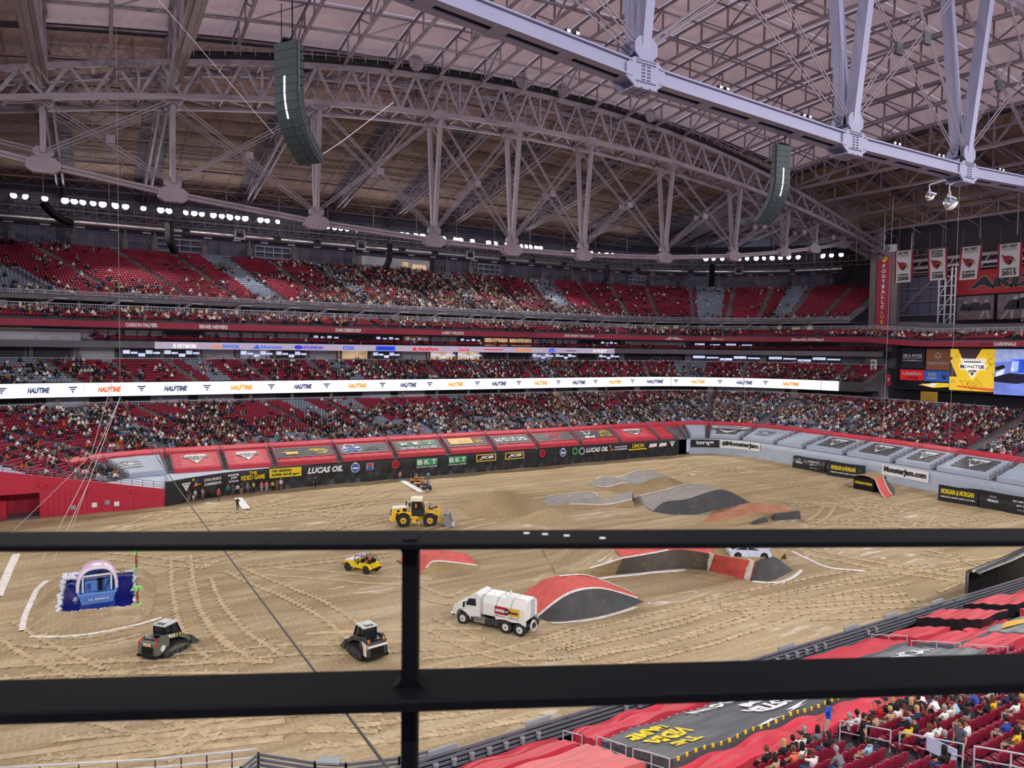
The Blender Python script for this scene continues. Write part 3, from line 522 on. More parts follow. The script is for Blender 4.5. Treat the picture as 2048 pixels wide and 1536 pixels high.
# slabs, fascias and back walls between the tiers
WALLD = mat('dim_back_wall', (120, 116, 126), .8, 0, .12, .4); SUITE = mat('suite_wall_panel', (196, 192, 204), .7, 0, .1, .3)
def ring(prof_pts, name, m, label, ua=UA, ub=UB, dz=False, step=1.5):
    us = usamp(ua, ub, step); q = drop(us) if dz else us * 0; b = MB(); b.grid(np.stack([P3(us, d, z + q) for d, z in prof_pts], 1), flip=True); return tag(b.build(name, m), label, 'wall' if 'wall' in name else 'trim', kind='structure')
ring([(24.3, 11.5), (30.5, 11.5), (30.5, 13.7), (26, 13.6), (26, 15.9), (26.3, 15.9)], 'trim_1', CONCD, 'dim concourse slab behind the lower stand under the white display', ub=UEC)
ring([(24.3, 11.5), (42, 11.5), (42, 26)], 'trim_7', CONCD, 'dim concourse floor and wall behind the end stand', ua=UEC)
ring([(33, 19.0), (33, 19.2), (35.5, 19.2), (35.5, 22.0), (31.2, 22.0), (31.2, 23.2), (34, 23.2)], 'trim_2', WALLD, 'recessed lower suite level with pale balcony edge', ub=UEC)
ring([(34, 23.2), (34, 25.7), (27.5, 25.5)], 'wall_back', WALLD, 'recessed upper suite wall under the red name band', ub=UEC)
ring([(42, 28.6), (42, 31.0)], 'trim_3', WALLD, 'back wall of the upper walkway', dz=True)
ring([(60, 41.8), (60, 53.5), (56, 55)], 'wall_top', mat('metal_wall_panel', (98, 96, 118), .6, .1, .1, .5), 'ribbed dim wall of metal panels behind the top row', ub=UEND)
nb = ring([(27.35, 25.55), (27.3, 26.65), (27.6, 26.7)], 'trim_4', REDB, 'dark red fascia band carrying white player names', dz=True)
for s, u0, u1 in (('CARSON PALMER', 8.2, 12.3), ('ERNIE NEVERS', 17.9, 21.9), ('DAN DIERDORF', 38.5, 42.8), ('LARRY WILSON', 57.6, 61.9), ('DICK (NIGHT TRAIN) LANE', 84, 91.2), ('KURT WARNER', 103.5, 105), ('JIM HART', 107.3, 108.3), ('MARSHALL GOLDBERG', 113.4, 115.8), ('CARDINALS', 147.9, 152.2)):
    us, s_ = arc(27.3, -40, 175); W = float(np.interp(u1, us, s_) - np.interp(u0, us, s_)); b = MB(); b.textmap(s, ringmap((u0 + u1) / 2, 27.32, 26.1), .72, W, 0, 0, .05); b.build('lettering', WHT, nb)
b = MB(); us, s_ = arc(27.3, -40, 175); b.textmap('ARIZONA', ringmap(146.3, 27.32, 26.1), .55, 2.6); b.build('lettering', mat('dim_red_print', (120, 40, 60)), nb)
b = MB(); b.textmap('N', ringmap(-6.6, 27.32, 26.1), .62); b.build('lettering', GRYP, nb)
# long white LED display
LEDM = mat('white_led', (255, 252, 248), .5, 0, .02, .2, emit=.95)
t = thing('ribbon_display', 'long glowing white ribbon display with repeated halftime lettering', 'display', (50, 141, 13.6))
for k, (a, c) in enumerate(zip(np.arange(-16, 117.4, 6), np.append(np.arange(-10, 117.4, 6), 117.4))):
    us = usamp(a, c - .04, .6); q = MB(); q.grid(np.stack([P3(us, 25.8, 13.6), P3(us, 25.8, 15.9), P3(us, 26.0, 15.95)], 1), flip=True); q.build('screen_panel', LEDM, t)
NAVY = mat('navy_led', (60, 76, 130), .5, emit=.3); GOLD = mat('gold_led', (236, 168, 60), .5, emit=.45); ORL = mat('orange_led', (236, 110, 50), .5, emit=.45)
RB = [-2.9, -1.8, -0.8, 0.6, 3.6, 6.5, 9.1, 12.0, 15.2, 17.9, 21.2, 24.5, 27.3, 30.8, 33.7, 36.1, 39.7, 42.9, 45.7, 48.9, 52.0, 54.5, 58.1, 61.1, 64.0, 67.0, 70.2, 72.9, 76.3, 79.4, 82.0, 85.3, 88.6, 91.1, 94.5, 97.8, 100.3, 101.7, 103.3, 104.4, 105.7, 106.9, 108.1, 109.4, 110.7, 111.7, 113.0, 114.3, 115.3]
us, s_ = arc(25.8, -40, 175)
def sw(u0, u1): return float(np.interp(u1, us_, s__) - np.interp(u0, us_, s__))
us_, s__ = us, s_
k = 0; gold = False
while k + 1 < len(RB):                               # emblem, word, word-end triples
    u0 = RB[k]; fn = ringmap(u0, 25.8, 14.8, .08); q = MB()
    for poly in ([(-.7, .55), (.7, .55), (.6, .3), (-.6, .3)], [(-.45, .2), (.45, .2), (.3, -.05), (-.3, -.05)], [(-.2, -.15), (.2, -.15), (0, -.6)]): q.add([fn(x, y) for x, y in poly], [tuple(range(len(poly)))])
    q.build('emblem', NAVY, t)
    if k + 2 < len(RB):
        q = MB(); q.textmap('HALFTIME', ringmap((RB[k + 1] + RB[k + 2]) / 2, 25.8, 14.8, .08), .95, max(2.6, sw(RB[k + 1], RB[k + 2])), 0, .3, .06); q.build('lettering', (ORL if k < 8 else GOLD) if gold else NAVY, t)
    gold = not gold; k += 3
b = MB(); b.textmap('E', ringmap(-5.0, 25.8, 14.7, .08), 1.0, .8, 0, .2, .05); b.build('lettering', ORL, t)
# sponsor strip across the suites
STRIP = mat('lilac_led', (196, 184, 208), .5, 0, .03, .3, emit=.42)
t = thing('sponsor_strip', 'thin lilac sponsor board across the front of the suites', 'display', (60, 147, 21.9))
us = usamp(14.3, 98.1, 1.2); q = MB(); q.grid(np.stack([P3(us, 31.0, 21.9), P3(us, 31.0, 23.15), P3(us, 31.2, 23.2)], 1), flip=True); q.build('panel', STRIP, t)
def st(s, u0, u1, m, h=.8, sh=0, bold=.03):
    us, s_ = arc(31, -40, 175); W = float(np.interp(u1, us, s_) - np.interp(u0, us, s_)); q = MB(); q.textmap(s, ringmap((u0 + u1) / 2, 31, 22.5, .08), h, W, 0, sh, bold); q.build('lettering', m, t)
def sb(u0, u1, z0, z1, m, off=.06):
    q = MB(); q.grid(np.array([[P3(u, 31 - off, z0), P3(u, 31 - off, z1)] for u in np.linspace(u0, u1, 4)])); q.build('stripe', m, t)
LB = mat('blue_led', (40, 110, 235), .5, emit=.5); LBD = mat('deep_blue_led', (40, 50, 220), .5, emit=.5); LR = mat('red_led', (235, 40, 60), .5, emit=.5); LO = mat('bright_orange_led', (250, 140, 40), .5, emit=.5); LW = mat('bright_white_led', (245, 245, 240), .5, emit=.6)
st('BETMGM', 17.2, 19.7, LW, .75); sb(16.7, 17.0, 22.1, 22.9, LW); st('Desert', 22, 23.3, LO, .7, .2); st('FINANCIAL', 23.4, 25.8, LB, .7, .1); st('Albertsons', 28.8, 32.1, LB, .6); q = MB(); fn = ringmap(28.3, 31, 22.5, .08); q.add([fn(-.7, -.4), fn(.7, -.4), fn(.1, .45)], [(0, 1, 2)]); q.build('emblem', LB, t)
st('HYUNDAI', 35.2, 38.5, LBD, .65); q = MB(); fn = ringmap(34.6, 31, 22.5, .08); q.add([fn(.75 * math.cos(a), .42 * math.sin(a)) for a in np.arange(16) * PI / 8], [tuple(range(16))]); q.build('emblem', LBD, t); st('H', 34.4, 34.8, STRIP, .5, .4); st('COX', 41.8, 43.8, LB, .8, 0, .05); sb(47.4, 50.9, 22.0, 23.0, LB); sb(47.7, 50.6, 22.2, 22.8, LBD, .08)
st('StateFarm', 55, 58.9, LR, .75, .1, .05); q = MB(); fn = ringmap(54.4, 31, 22.5, .08); q.add([fn(-.6, -.4), fn(.6, -.4), fn(.3, .1), fn(0, .45), fn(-.3, .1)], [tuple(range(5))]); q.build('emblem', LR, t); st('Coca-Cola', 62.7, 64.9, LR, .85, .3); sb(68, 72, 22.4, 22.65, LR); sb(75.6, 78.1, 22.3, 22.75, LO); q = MB(); fn = ringmap(75, 31, 22.5, .08)
for a in range(6): c, s = math.cos(a * PI / 3), math.sin(a * PI / 3); q.add([fn(.1 * -s, .1 * c), fn(.55 * c - .1 * s, .5 * s + .1 * c), fn(.55 * c + .1 * s, .5 * s - .1 * c), fn(.1 * s, -.1 * c)], [(3, 2, 1, 0)])
q.build('emblem', LO, t); q = MB(); fn = ringmap(82.8, 31, 22.5, .08); q.add([fn(1.0 * math.cos(a), .5 * math.sin(a)) for a in np.arange(20) * PI / 10], [tuple(range(20))]); q.build('emblem', LBD, t); st('Ford', 82.3, 83.4, LW, .5, .3); sb(86.1, 88.5, 22.4, 22.6, REDB); st('AVNET', 92.5, 96.1, LW, .8)
# ------------------------------------------------------------------ windows, piers and lights of the suite and concourse levels
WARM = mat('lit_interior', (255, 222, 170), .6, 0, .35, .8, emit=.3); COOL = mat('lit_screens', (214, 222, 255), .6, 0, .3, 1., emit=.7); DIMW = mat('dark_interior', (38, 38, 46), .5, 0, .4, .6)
def wallquad(b, d, u0, u1, z0, z1, m=0, thick=.12):
    us = np.linspace(u0, u1, 3); q = drop(us) if z0 > 24 else us * 0; b.grid(np.stack([P3(us, d - thick, z0 + q), P3(us, d - thick, z1 + q)], 1), m, True); b.grid(np.stack([P3(us, d, z0 + q), P3(us, d - thick, z0 + q)], 1), m, True)
rr = random.Random(11); u = -14; k = 0
while u < 115:
    w_ = 5.2; kind = rr.random()
    nm = 'window_%d' % (k + 1); t = thing(nm, 'suite window bay, %s' % ('number %d along the upper suite row from the left end' % (k + 1)), 'window', (0, 0, 0), kind='structure')
    q = MB(); wallquad(q, 34, u + .15, u + w_ - .15, 23.5, 25.3, 0); q.build('pane', DIMW if kind < .35 else (SUITE if kind < .9 else WARM), t)
    q = MB()
    for f in (0, .33, .66, 1): wallquad(q, 33.85, u + .1 + f * (w_ - .3), u + .22 + f * (w_ - .3), 23.4, 25.4, 0)
    wallquad(q, 33.85, u + .1, u + w_ - .1, 25.25, 25.4); q.build('mullion', STEELD, t)
    if kind >= .8 or kind < .12: q = MB(); [wallquad(q, 33.7, u + .5 + j * 1.1, u + 1.2 + j * 1.1, 24.5, 25 - .2 * (j % 2)) for j in range(4)]; q.build('lit_screen', COOL if kind < .12 else WARM, t)
    u += w_; k += 1
u = -14; k2 = k
COOLR = [(11, 30), (34, 37.5), (92, 112)]
while u < 115:
    w_ = 5.2; nm = 'window_%d' % (k2 + 1); t = thing(nm, 'lower suite opening, number %d along the row above the club seats' % (k2 - k + 1), 'window', (0, 0, 0), kind='structure'); c_ = u + w_ / 2
    scr = any(a < c_ < b_ for a, b_ in COOLR) and rr.random() < .75; warm = rr.random() < .12
    q = MB(); wallquad(q, 35.4, u + .2, u + w_ - .2, 19.4, 21.9); q.build('pane', WARM if (warm and not scr) else DIMW if (scr or rr.random() < .5) else SUITE, t)
    if scr or rr.random() < .3:
        for j in range(5):
            x = u + .4 + j * .95; q = MB(); wallquad(q, 34.6, x, x + .85, 20.9 - .5 * (j == 2), 21.6 - .3 * ((j * 7) % 3)); q.build('lit_screen', COOL, t)
    q = MB(); wallquad(q, 34.9, u - .2, u + .25, 19.2, 22.0, thick=.6); q.build('pier', CONC, t)
    u += w_; k2 += 1
kk = k2
for i, u in enumerate(np.arange(-12, 115, 4.1)):
    t = thing('window_%d' % (kk + 1), 'concourse stall front, number %d along the walkway under the upper stand' % (i + 1), 'window', (0, 0, 0), kind='structure'); kk += 1; r = rr.random()
    q = MB(); wallquad(q, 41.9, u, u + 3.2, 28.7, 30.6); q.build('pane', SUITE if r < .3 else DIMW, t)
    if r > .55:
        for j in range(3): q = MB(); wallquad(q, 41.7, u + .2 + j * .9, u + .5 + j * .9 + .2 * (j % 2), 29.2, 30.2 - .4 * (j % 2)); q.build('lit_panel', WARM, t)
    q = MB(); wallquad(q, 36.5, u - .5, u - .1, 28.6, 31.0, thick=.4); q.build('pier', CONC, t)
for i, u in enumerate(np.arange(-12, 116, 6.3)):     # lower concourse
    t = thing('window_%d' % (kk + 1), 'lower concourse opening, number %d from the left end' % (i + 1), 'window', (0, 0, 0), kind='structure'); kk += 1
    q = MB(); wallquad(q, 30.4, u, u + 5, 11.6, 13.5); q.build('pane', [DIMW, SUITE, DIMW, WALLD][rr.randrange(4)], t)
    q = MB(); wallquad(q, 28.2, u - .6, u - .1, 11.5, 13.6, thick=.5); q.build('pier', CONC, t)
# railings along the tiers
def railing(name, label, d, z0, h, ua, ub, dz=False, gap=1.6, m=STEELW, clip=None, glass=False):
    us, s_ = arc(d, ua, ub); L_ = s_[-1]; b = MB(); n = int(L_ / gap); uu = np.interp(np.linspace(0, L_, n + 1), s_, us); q = drop(uu) if dz else uu * 0; a = P3(uu, d, z0 + q)
    for i in range(n):
        for hh, w_ in ((h, .13), (h * .55, .06), (.12, .08)): b.bar(a[i] + (0, 0, hh), a[i + 1] + (0, 0, hh), w_, m=0)
        for f in (0, .25, .5, .75): p = a[i] + (a[i + 1] - a[i]) * f; b.bar(p, p + (0, 0, h), .1 if f == 0 else .06)
    return tag(b.build(name, m), label, 'railing')
railing('guard_railing', 'pale steel railing along the back of the lower stand', 24.2, 11.5, 1.15, -14, 150)
railing('guard_railing', 'pale steel railing of the walkway below the upper stand', 31.05, 28.5, 1.1, -16, 168, True)
railing('guard_railing', 'railing along the front edge of the upper stand', 34.35, 31.3, .7, -16, UEND)
railing('guard_railing', 'tall railing behind the top row left of the control booth', 59, 41.8, 1.3, -6, 55.3, gap=2.6)
railing('guard_railing', 'tall railing behind the top row right of the control booth', 59, 41.8, 1.3, 67.4, UEND, gap=2.6)
railing('guard_railing', 'thin railing along the back row of the club tier', 33.1, 19.1, 1.0, -16, 120)
b = MB()
for x0, x1 in zip(np.linspace(-30, 8, 30)[:-1], np.linspace(-30, 8, 30)[1:]):
    p = np.array((x0, 109.4, wtop(x0))); q_ = np.array((x1, 109.4, wtop(x1)))
    for h in (.95, .6, .3): b.bar(p + (0, 0, h), q_ + (0, 0, h), .06)
    b.bar(p, p + (0, 0, .95), .07)
tag(b.build('guard_railing', STEEL), 'sloping steel railing on top of the red tunnel wall', 'railing')
# ------------------------------------------------------------------ tarps over the front rows
UT = [-6.6, -0.6, 7.0, 14.4, 24.9, 34.8, 44.8, 54.5, 64.0, 74.3, 84.4, 95.0, 99.7, 103.2, 107.4, 114.3, 122.6, 129.8, 139.1, 149.1, 156.7, 166.5, 174]
def tz(d): return 3.35 + .3 * d + .55 - .10 * np.cos(d * 2 * PI / .81)
def tarpsheet(u0, u1, d0, d1, lift=0, n=None):
    us = np.linspace(u0, u1, n or max(5, int((u1 - u0) / .8))); ds = np.arange(d0, d1 + .01, .2025); U, D_ = np.meshgrid(us, ds, indexing='ij')
    w_ = .03 * np.sin(U * 3.1 + D_ * 2) ; return P3(U, D_, tz(D_) + w_ + lift)
def tmap(u0, d0, lift=.09):                          # flat x (along the wall, metres), y (up the slope)
    us, s_ = arc(d0, -40, 175); s0 = float(np.interp(u0, us, s_))
    def fn(x, y): u = np.interp(s0 + x, s_, us); d = d0 + y; p = P3(u, d, tz(np.array(d)) + lift); return tuple(p)
    return fn
def ttext(t, s, u0, d0, h, w, m, flipy=False, sh=0, bold=.03, lift=.09):
    q = MB(); fn = tmap(u0, d0, lift); q.textmap(s, fn, h, w, 0, sh, bold); q.build('lettering', m, t)
def tpoly(t, polys, u0, d0, s, m, name='emblem', lift=.08):
    q = MB(); fn = tmap(u0, d0, lift)
    for p in polys: q.add([fn(x * s[0], y * s[1]) for x, y in p], [tuple(range(len(p)))])
    q.build(name, m, t)
VEE = [[(-1, 1), (1, 1), (.9, .75), (-.9, .75)], [(-.72, .1), (-.35, .1), (0, -.45), (0, -1)], [(.72, .1), (.35, .1), (0, -.45), (0, -1)]]
DISC = lambda r0, r1: [[(r0 * math.cos(a), r0 * math.sin(a)), (r0 * math.cos(a2), r0 * math.sin(a2)), (r1 * math.cos(a2), r1 * math.sin(a2)), (r1 * math.cos(a), r1 * math.sin(a))] for a, a2 in zip(np.arange(24) * PI / 12, (np.arange(24) + 1) * PI / 12)]
FADE = mat('faded_pink_print', (214, 96, 104), .6, 0, .06, .7)
SECT = ['grey_flag', 'mj_red', 'mj_red', 'yellow_bird', 'badge', 'bkt', 'jcb', 'lucas', 'target', 'video', 'mj_red', 'red', None, 'grey', 'mj_grey', 'grey_flag', 'grey', 'mj_grey', 'mj_grey', 'mj_grey', 'mj_grey', 'grey']
DESC = {'grey_flag': 'pale grey tarp with a small dark flag panel', 'mj_red': 'red tarp with pink panel and white V emblem', 'yellow_bird': 'black tarp with yellow printed lettering and bird shape', 'badge': 'dark tarp with a blue oval badge', 'bkt': 'dark tarp with green and white lettering', 'jcb': 'dark tarp with gold framed lettering', 'lucas': 'dark tarp with plain white lettering', 'target': 'dark tarp with a red target ring', 'video': 'dark tarp with yellow block lettering at its side', 'red': 'plain red tarp by the corner tunnel', 'grey': 'plain pale grey tarp', 'mj_grey': 'grey tarp with charcoal panel and white V emblem'}
cnt = {}
for i in range(len(UT) - 1):
    k = SECT[i]
    if k is None: continue
    u0, u1 = UT[i] + .55, UT[i + 1] - .55; um = (u0 + u1) / 2; W = float(np.interp(u1, us_, s__) - np.interp(u0, us_, s__)) * .95; W = (u1 - u0) if u0 > 0 and u1 < 100 else W * .8
    cnt[k] = cnt.get(k, 0) + 1; pos = ', %s of its kind from left' % ORD[cnt[k] - 1] if SECT.count(k) > 1 else ' over the far front rows'
    a, _ = P(um, 3); t = thing('seat_tarp', DESC[k] + pos, 'tarp', (float(P(um, 3)[0]), float(P(um, 3)[1]), 3.4))
    grey = 'grey' in k; base = GRYT if grey else REDT
    d0 = .5
    b = MB(); b.grid(tarpsheet(u0, u1, d0, 6.15), flip=False); us2 = np.linspace(u0, u1, 8); b.grid(np.stack([P3(us2, d0, 3.3), P3(us2, d0, tz(np.array(d0)))], 1), flip=True)
    for e in (u0, u1): dd = np.arange(d0, 6.2, .6); b.grid(np.stack([P3(e, dd, 3.2 + .3 * dd), P3(e, dd, tz(dd))], 1))
    b.build('sheet', base, t, True)
    if k in ('yellow_bird', 'badge', 'bkt', 'jcb', 'lucas', 'target', 'video'):
        b = MB(); b.grid(tarpsheet(u0 + .15, u1 - .15, 1.9, 5.9, .06)); b.build('banner', CHAR if k != 'yellow_bird' else mat('dark_banner', (70, 72, 76), .5, 0, .1), t, True)
    if k == 'mj_red': b = MB(); b.grid(tarpsheet(u0 + W * .17, u1 - W * .15, 1.5, 5.4, .05)); b.build('banner', FADE, t, True)
    if k == 'mj_grey': b = MB(); b.grid(tarpsheet(u0 + (u1 - u0) * .16, u1 - (u1 - u0) * .16, 1.5, 5.4, .05)); b.build('banner', CHAR, t, True)
    if k.startswith('mj'):
        tpoly(t, VEE, um, 3.5, (W * .24, 1.55), WHT); tpoly(t, [[(-.5, -.5), (.5, -.5), (.53, .5), (-.53, .5)]], um, 4.15, (W * .56, 1.0), CHAR, 'band', lift=.095); tpoly(t, [[(-.5, .5), (.5, .5), (.2, -.5), (-.2, -.5)]], um, 3.2, (W * .28, .9), CHAR, 'band', lift=.095); ttext(t, 'MONSTER', um, 4.15, .85, W * .52, WHT, lift=.11, bold=.05); ttext(t, 'JAM', um, 3.3, .65, W * .2, WHT, lift=.11)
    if k == 'bkt':
        for j, ch in enumerate('BKT'): tpoly(t, [[(-.5, -.5), (.5, -.5), (.5, .5), (-.5, .5)]], um + (j - 1) * W * .27, 4.3, (W * .26, 2.2), GRN); ttext(t, ch, um + (j - 1) * W * .27, 4.3, 1.5, W * .16, WHT, lift=.12)
        ttext(t, 'GROWING TOGETHER', um, 2.6, .6, W * .8, WHT)
    if k == 'jcb':
        tpoly(t, [[(-.5, -.5), (.5, -.5), (.5, .5), (-.5, .5)]], um - W * .14, 4, (W * .56, 2.4), GLD); tpoly(t, [[(-.5, -.5), (.5, -.5), (.5, .5), (-.5, .5)]], um - W * .14, 4, (W * .5, 1.9), BLK, lift=.1); ttext(t, 'JCB', um - W * .14, 4, 1.4, W * .4, WHT, sh=.2, lift=.13, bold=.06); ttext(t, '80', um + W * .3, 4.1, 1.7, W * .22, GLD, bold=.05)
    if k == 'lucas': ttext(t, 'LUCAS OIL', um, 3.9, 1.5, W * .84, WHT, sh=.1, bold=.05)
    if k == 'target': tpoly(t, DISC(1, .62) + DISC(.38, 0), um, 3.9, (W * .2, 1.6), REDP)
    if k == 'badge': tpoly(t, DISC(1, 0), um - W * .25, 3.6, (W * .2, 1.2), WHT); tpoly(t, DISC(1, 0), um - W * .25, 3.6, (W * .18, 1.0), BLUP, lift=.1); tpoly(t, DISC(1, .6), um - W * .28, 4.9, (W * .12, .5), WHT, lift=.1); tpoly(t, [[(-.5, -.1), (.5, -.1), (.5, .1), (-.5, .1)], [(-.3, .3), (.45, .3), (.4, .42), (-.3, .42)], [(-.45, -.45), (.2, -.45), (.2, -.33), (-.45, -.33)]], um + W * .2, 3.9, (W * .42, 2.4), GRYP)
    if k == 'yellow_bird':
        tpoly(t, [[(-.5, .5), (.4, .5), (.5, .1), (-.45, .1)], [(-.3, 0), (.4, 0), (.45, -.35), (-.2, -.35)]], um - W * .25, 3.7, (W * .32, 2.4), GLD); tpoly(t, [[(-1, .5), (-.2, .3), (.3, .4), (1, -.1), (.6, -.8), (.1, -.5), (-.1, .1), (-.5, .15)]], um + W * .2, 4, (W * .24, 1.6), YEL)
    if k == 'video':
        tpoly(t, VEE, um - W * .2, 4.3, (W * .16, 1.1), WHT); tpoly(t, [[(-.5, -.5), (.5, -.5), (.5, .5), (-.5, .5)]], um - W * .2, 2.6, (W * .28, .7), WHT); ttext(t, 'THE', um + W * .28, 5.2, .8, W * .2, YEL); ttext(t, 'VIDEO', um + W * .28, 4.1, .9, W * .34, YEL); ttext(t, 'GAME', um + W * .28, 3.0, .9, W * .34, YEL)
    if k == 'grey_flag': tpoly(t, [[(-.5, -.5), (.5, -.5), (.45, .5), (-.5, .5)]], um - W * .1, 3.6, (W * .32, 2.2), CHAR); tpoly(t, [[(-.4, .1), (0, .5), (.2, .1), (.5, -.2), (-.1, -.3)]], um - W * .1, 3.6, (W * .16, 1.0), WHT, lift=.1)
# red strip tarps behind
cuts = [-10] + [x for x in UT[1:] if x not in (99.7, 103.2)]
for i in range(len(cuts) - 1):
    u0, u1 = cuts[i] + .06, cuts[i + 1] - .06; x, y = P((u0 + u1) / 2, 7); t = MB(); t.grid(tarpsheet(u0, u1, 6.35, 7.65, .25)); us2 = np.linspace(u0, u1, 8); t.grid(np.stack([P3(us2, 6.35, 5.0), P3(us2, 6.35, tz(np.array(6.35)) + .25)], 1), flip=True)
    tag(t.build('strip_tarp', REDT, smooth=True), 'narrow red tarp strip behind the front tarps, %s of the row from the left' % ORD[i], 'tarp')
# aisle railings between the tarps and corner tunnel
for i, u in enumerate(UT[:-1]):
    T2 = thing('aisle_railing', 'pair of aisle handrails between front tarps, %s from the left' % ORD[i], 'railing', tuple(P3(u, 3, 4.1)))
    for s in (-.42, .42):
        t = MB()
        pts = [P3(u + s, d, 3.25 + .3 * d) for d in np.arange(.5, 7.0, 1.05)]
        for p, q_ in zip(pts[:-1], pts[1:]):
            for h in (1.0, .55): t.bar(p + (0, 0, h), q_ + (0, 0, h), .07)
            t.bar(p, p + (0, 0, 1.0), .07)
        t.bar(pts[-1], pts[-1] + (0, 0, 1.0), .07); t.build('handrail', STEEL, T2)
b = MB(); ds = np.array([0, 7.6]); b.grid(np.stack([P3(np.full(2, 100.6), ds, 0.), P3(np.full(2, 100.6), ds, 3.4 + .3 * ds)], 1)); b.grid(np.stack([P3(np.full(2, 102.6), ds, 0.), P3(np.full(2, 102.6), ds, 3.4 + .3 * ds)], 1)); b.grid(np.array([[P3(100.6, 7.6, 0), P3(100.6, 7.6, 5.7)], [P3(102.6, 7.6, 0), P3(102.6, 7.6, 5.7)]])); b.grid(np.array([[P3(100.6, -.3, .05), P3(100.6, 7.6, .05)], [P3(102.6, -.3, .05), P3(102.6, 7.6, .05)]]))
tag(b.build('trim_5', DARK), 'dark entry tunnel cut through the front rows at the far corner', 'tunnel', kind='structure')

# white broadcast desk in the upper suite row and stair heads under the upper stand
t = thing('broadcast_desk', 'white broadcast set standing in the upper suite row at far left', 'desk', (0, 147, 23.2)); q = MB(); wallquad(q, 32.6, -2.0, 6.0, 23.2, 24.6, thick=.4); q.build('front', STEELW, t); q = MB(); wallquad(q, 33.2, -2.0, 7.2, 24.6, 25.2, thick=.3); q.build('back_board', SUITE, t)
for a_ in (-1, .8, 3.2): q = MB(); wallquad(q, 32.1, a_, a_ + 1.6, 23.2, 24.1, thick=.2); q.build('panel', STEELW, t)
# ------------------------------------------------------------------ seats and crowd
def inst(name, tv, tf, pos, yaw, mats, midx=None, cols=None, slots=None, fz_=None):
    """one mesh of many small copies: tv (k,3), tf quads (f,4), pos (n,3), yaw (n,)"""
    tv = np.asarray(tv, float); tf = np.asarray(tf, int); n = len(pos); k = len(tv); f = len(tf); c, s = np.cos(yaw)[:, None], np.sin(yaw)[:, None]
    V = np.stack([tv[:, 0] * c - tv[:, 1] * s + pos[:, :1], tv[:, 0] * s + tv[:, 1] * c + pos[:, 1:2], tv[:, 2] + pos[:, 2:3]], -1).reshape(-1, 3)
    if fz_ is not None: V = V.reshape(n, k, 3); V[:, :, 2] = pos[:, 2:3] + tv[None, :, 2] * fz_[:, None]; V = V.reshape(-1, 3)
    Q = (tf[None] + (np.arange(n) * k)[:, None, None]).reshape(-1, 4)
    me = bpy.data.meshes.new(name); me.vertices.add(len(V)); me.vertices.foreach_set('co', V.ravel().astype(np.float32))
    me.loops.add(Q.size); me.loops.foreach_set('vertex_index', Q.ravel().astype(np.int32)); me.polygons.add(len(Q)); me.polygons.foreach_set('loop_start', np.arange(0, Q.size, 4, dtype=np.int32))
    for m in mats: me.materials.append(m)
    if midx is not None: me.polygons.foreach_set('material_index', np.repeat(midx, f).astype(np.int32))
    if cols is not None:
        at = me.color_attributes.new('cloth', 'FLOAT_COLOR', 'POINT'); at.data.foreach_set('color', cols.reshape(-1, 4).ravel().astype(np.float32))
    me.update(); me.validate(); return link(name, me)
def boxq(c, d, tap=1.):
    x, y, z = d[0] / 2, d[1] / 2, d[2] / 2; c = np.array(c)
    return np.array([(-x, -y, -z), (x, -y, -z), (x, y, -z), (-x, y, -z), (-x * tap, -y * tap, z), (x * tap, -y * tap, z), (x * tap, y * tap, z), (-x * tap, y * tap, z)]) + c, [(4, 5, 6, 7), (0, 1, 5, 4), (1, 2, 6, 5), (2, 3, 7, 6), (3, 0, 4, 7), (0, 3, 2, 1)]
def joinq(parts):
    V = []; F = []; n = 0; ids = []
    for i, (v, f) in enumerate(parts): V.append(v); F += [[a + n for a in q] for q in f]; ids += [i] * len(v); n += len(v)
    return np.concatenate(V), np.array(F), np.array(ids)
sv, sf, _ = joinq([boxq((0, .2, .62), (.47, .07, .46), .92), boxq((0, -.02, .42), (.45, .4, .07))])
def ringsq(c, rs, n):                                # lofted column of rings (dz, rx, ry, dy)
    V = []; F = []; c = np.array(c, float)
    for z, rx, ry, dy in rs:
        for j in range(n): t = 2 * PI * (j + .5) / n; V.append(c + (rx * math.cos(t), ry * math.sin(t) + dy, z))
    for i in range(len(rs) - 1):
        for j in range(n): F.append((i * n + j, i * n + (j + 1) % n, (i + 1) * n + (j + 1) % n, (i + 1) * n + j))
    e = (len(rs) - 1) * n
    for j in range(1, n - 2, 2): F.append((e, e + j, e + j + 1, e + min(j + 2, n - 1)))
    return np.array(V), F
torso = ringsq((0, .05, .45), [(0, .19, .14, 0), (.28, .18, .13, .01), (.47, .25, .12, .02), (.56, .07, .07, 0)], 6)
head = ringsq((0, .03, 1.0), [(0, .06, .06, 0), (.08, .1, .11, -.01), (.17, .1, .11, 0)], 6); hair = ringsq((0, .05, 1.13), [(0, .11, .11, .01), (.09, .105, .11, 0), (.15, .05, .06, 0)], 6)
lap = boxq((0, -.2, .5), (.36, .5, .15)); shin = boxq((0, -.4, .22), (.3, .14, .46)); armL = boxq((-.25, -.05, .62), (.09, .3, .22)); armR = boxq((.25, -.05, .62), (.09, .3, .22))
pv, pf, pid = joinq([torso, head, hair, lap, shin, armL, armR])
PAL = [((32, 32, 36), .42, 'black'), ((92, 92, 100), .13, 'grey'), ((238, 236, 234), .18, 'white'), ((150, 34, 44), .06, 'red'), ((52, 76, 128), .07, 'blue'), ((176, 150, 120), .07, 'tan'), ((220, 120, 140), .03, 'pink'), ((112, 140, 176), .04, 'pale blue'), ((200, 96, 40), .02, 'orange'), ((60, 78, 60), .02, 'green')]
PW = np.array([p[1] for p in PAL]); PW = PW / PW.sum()
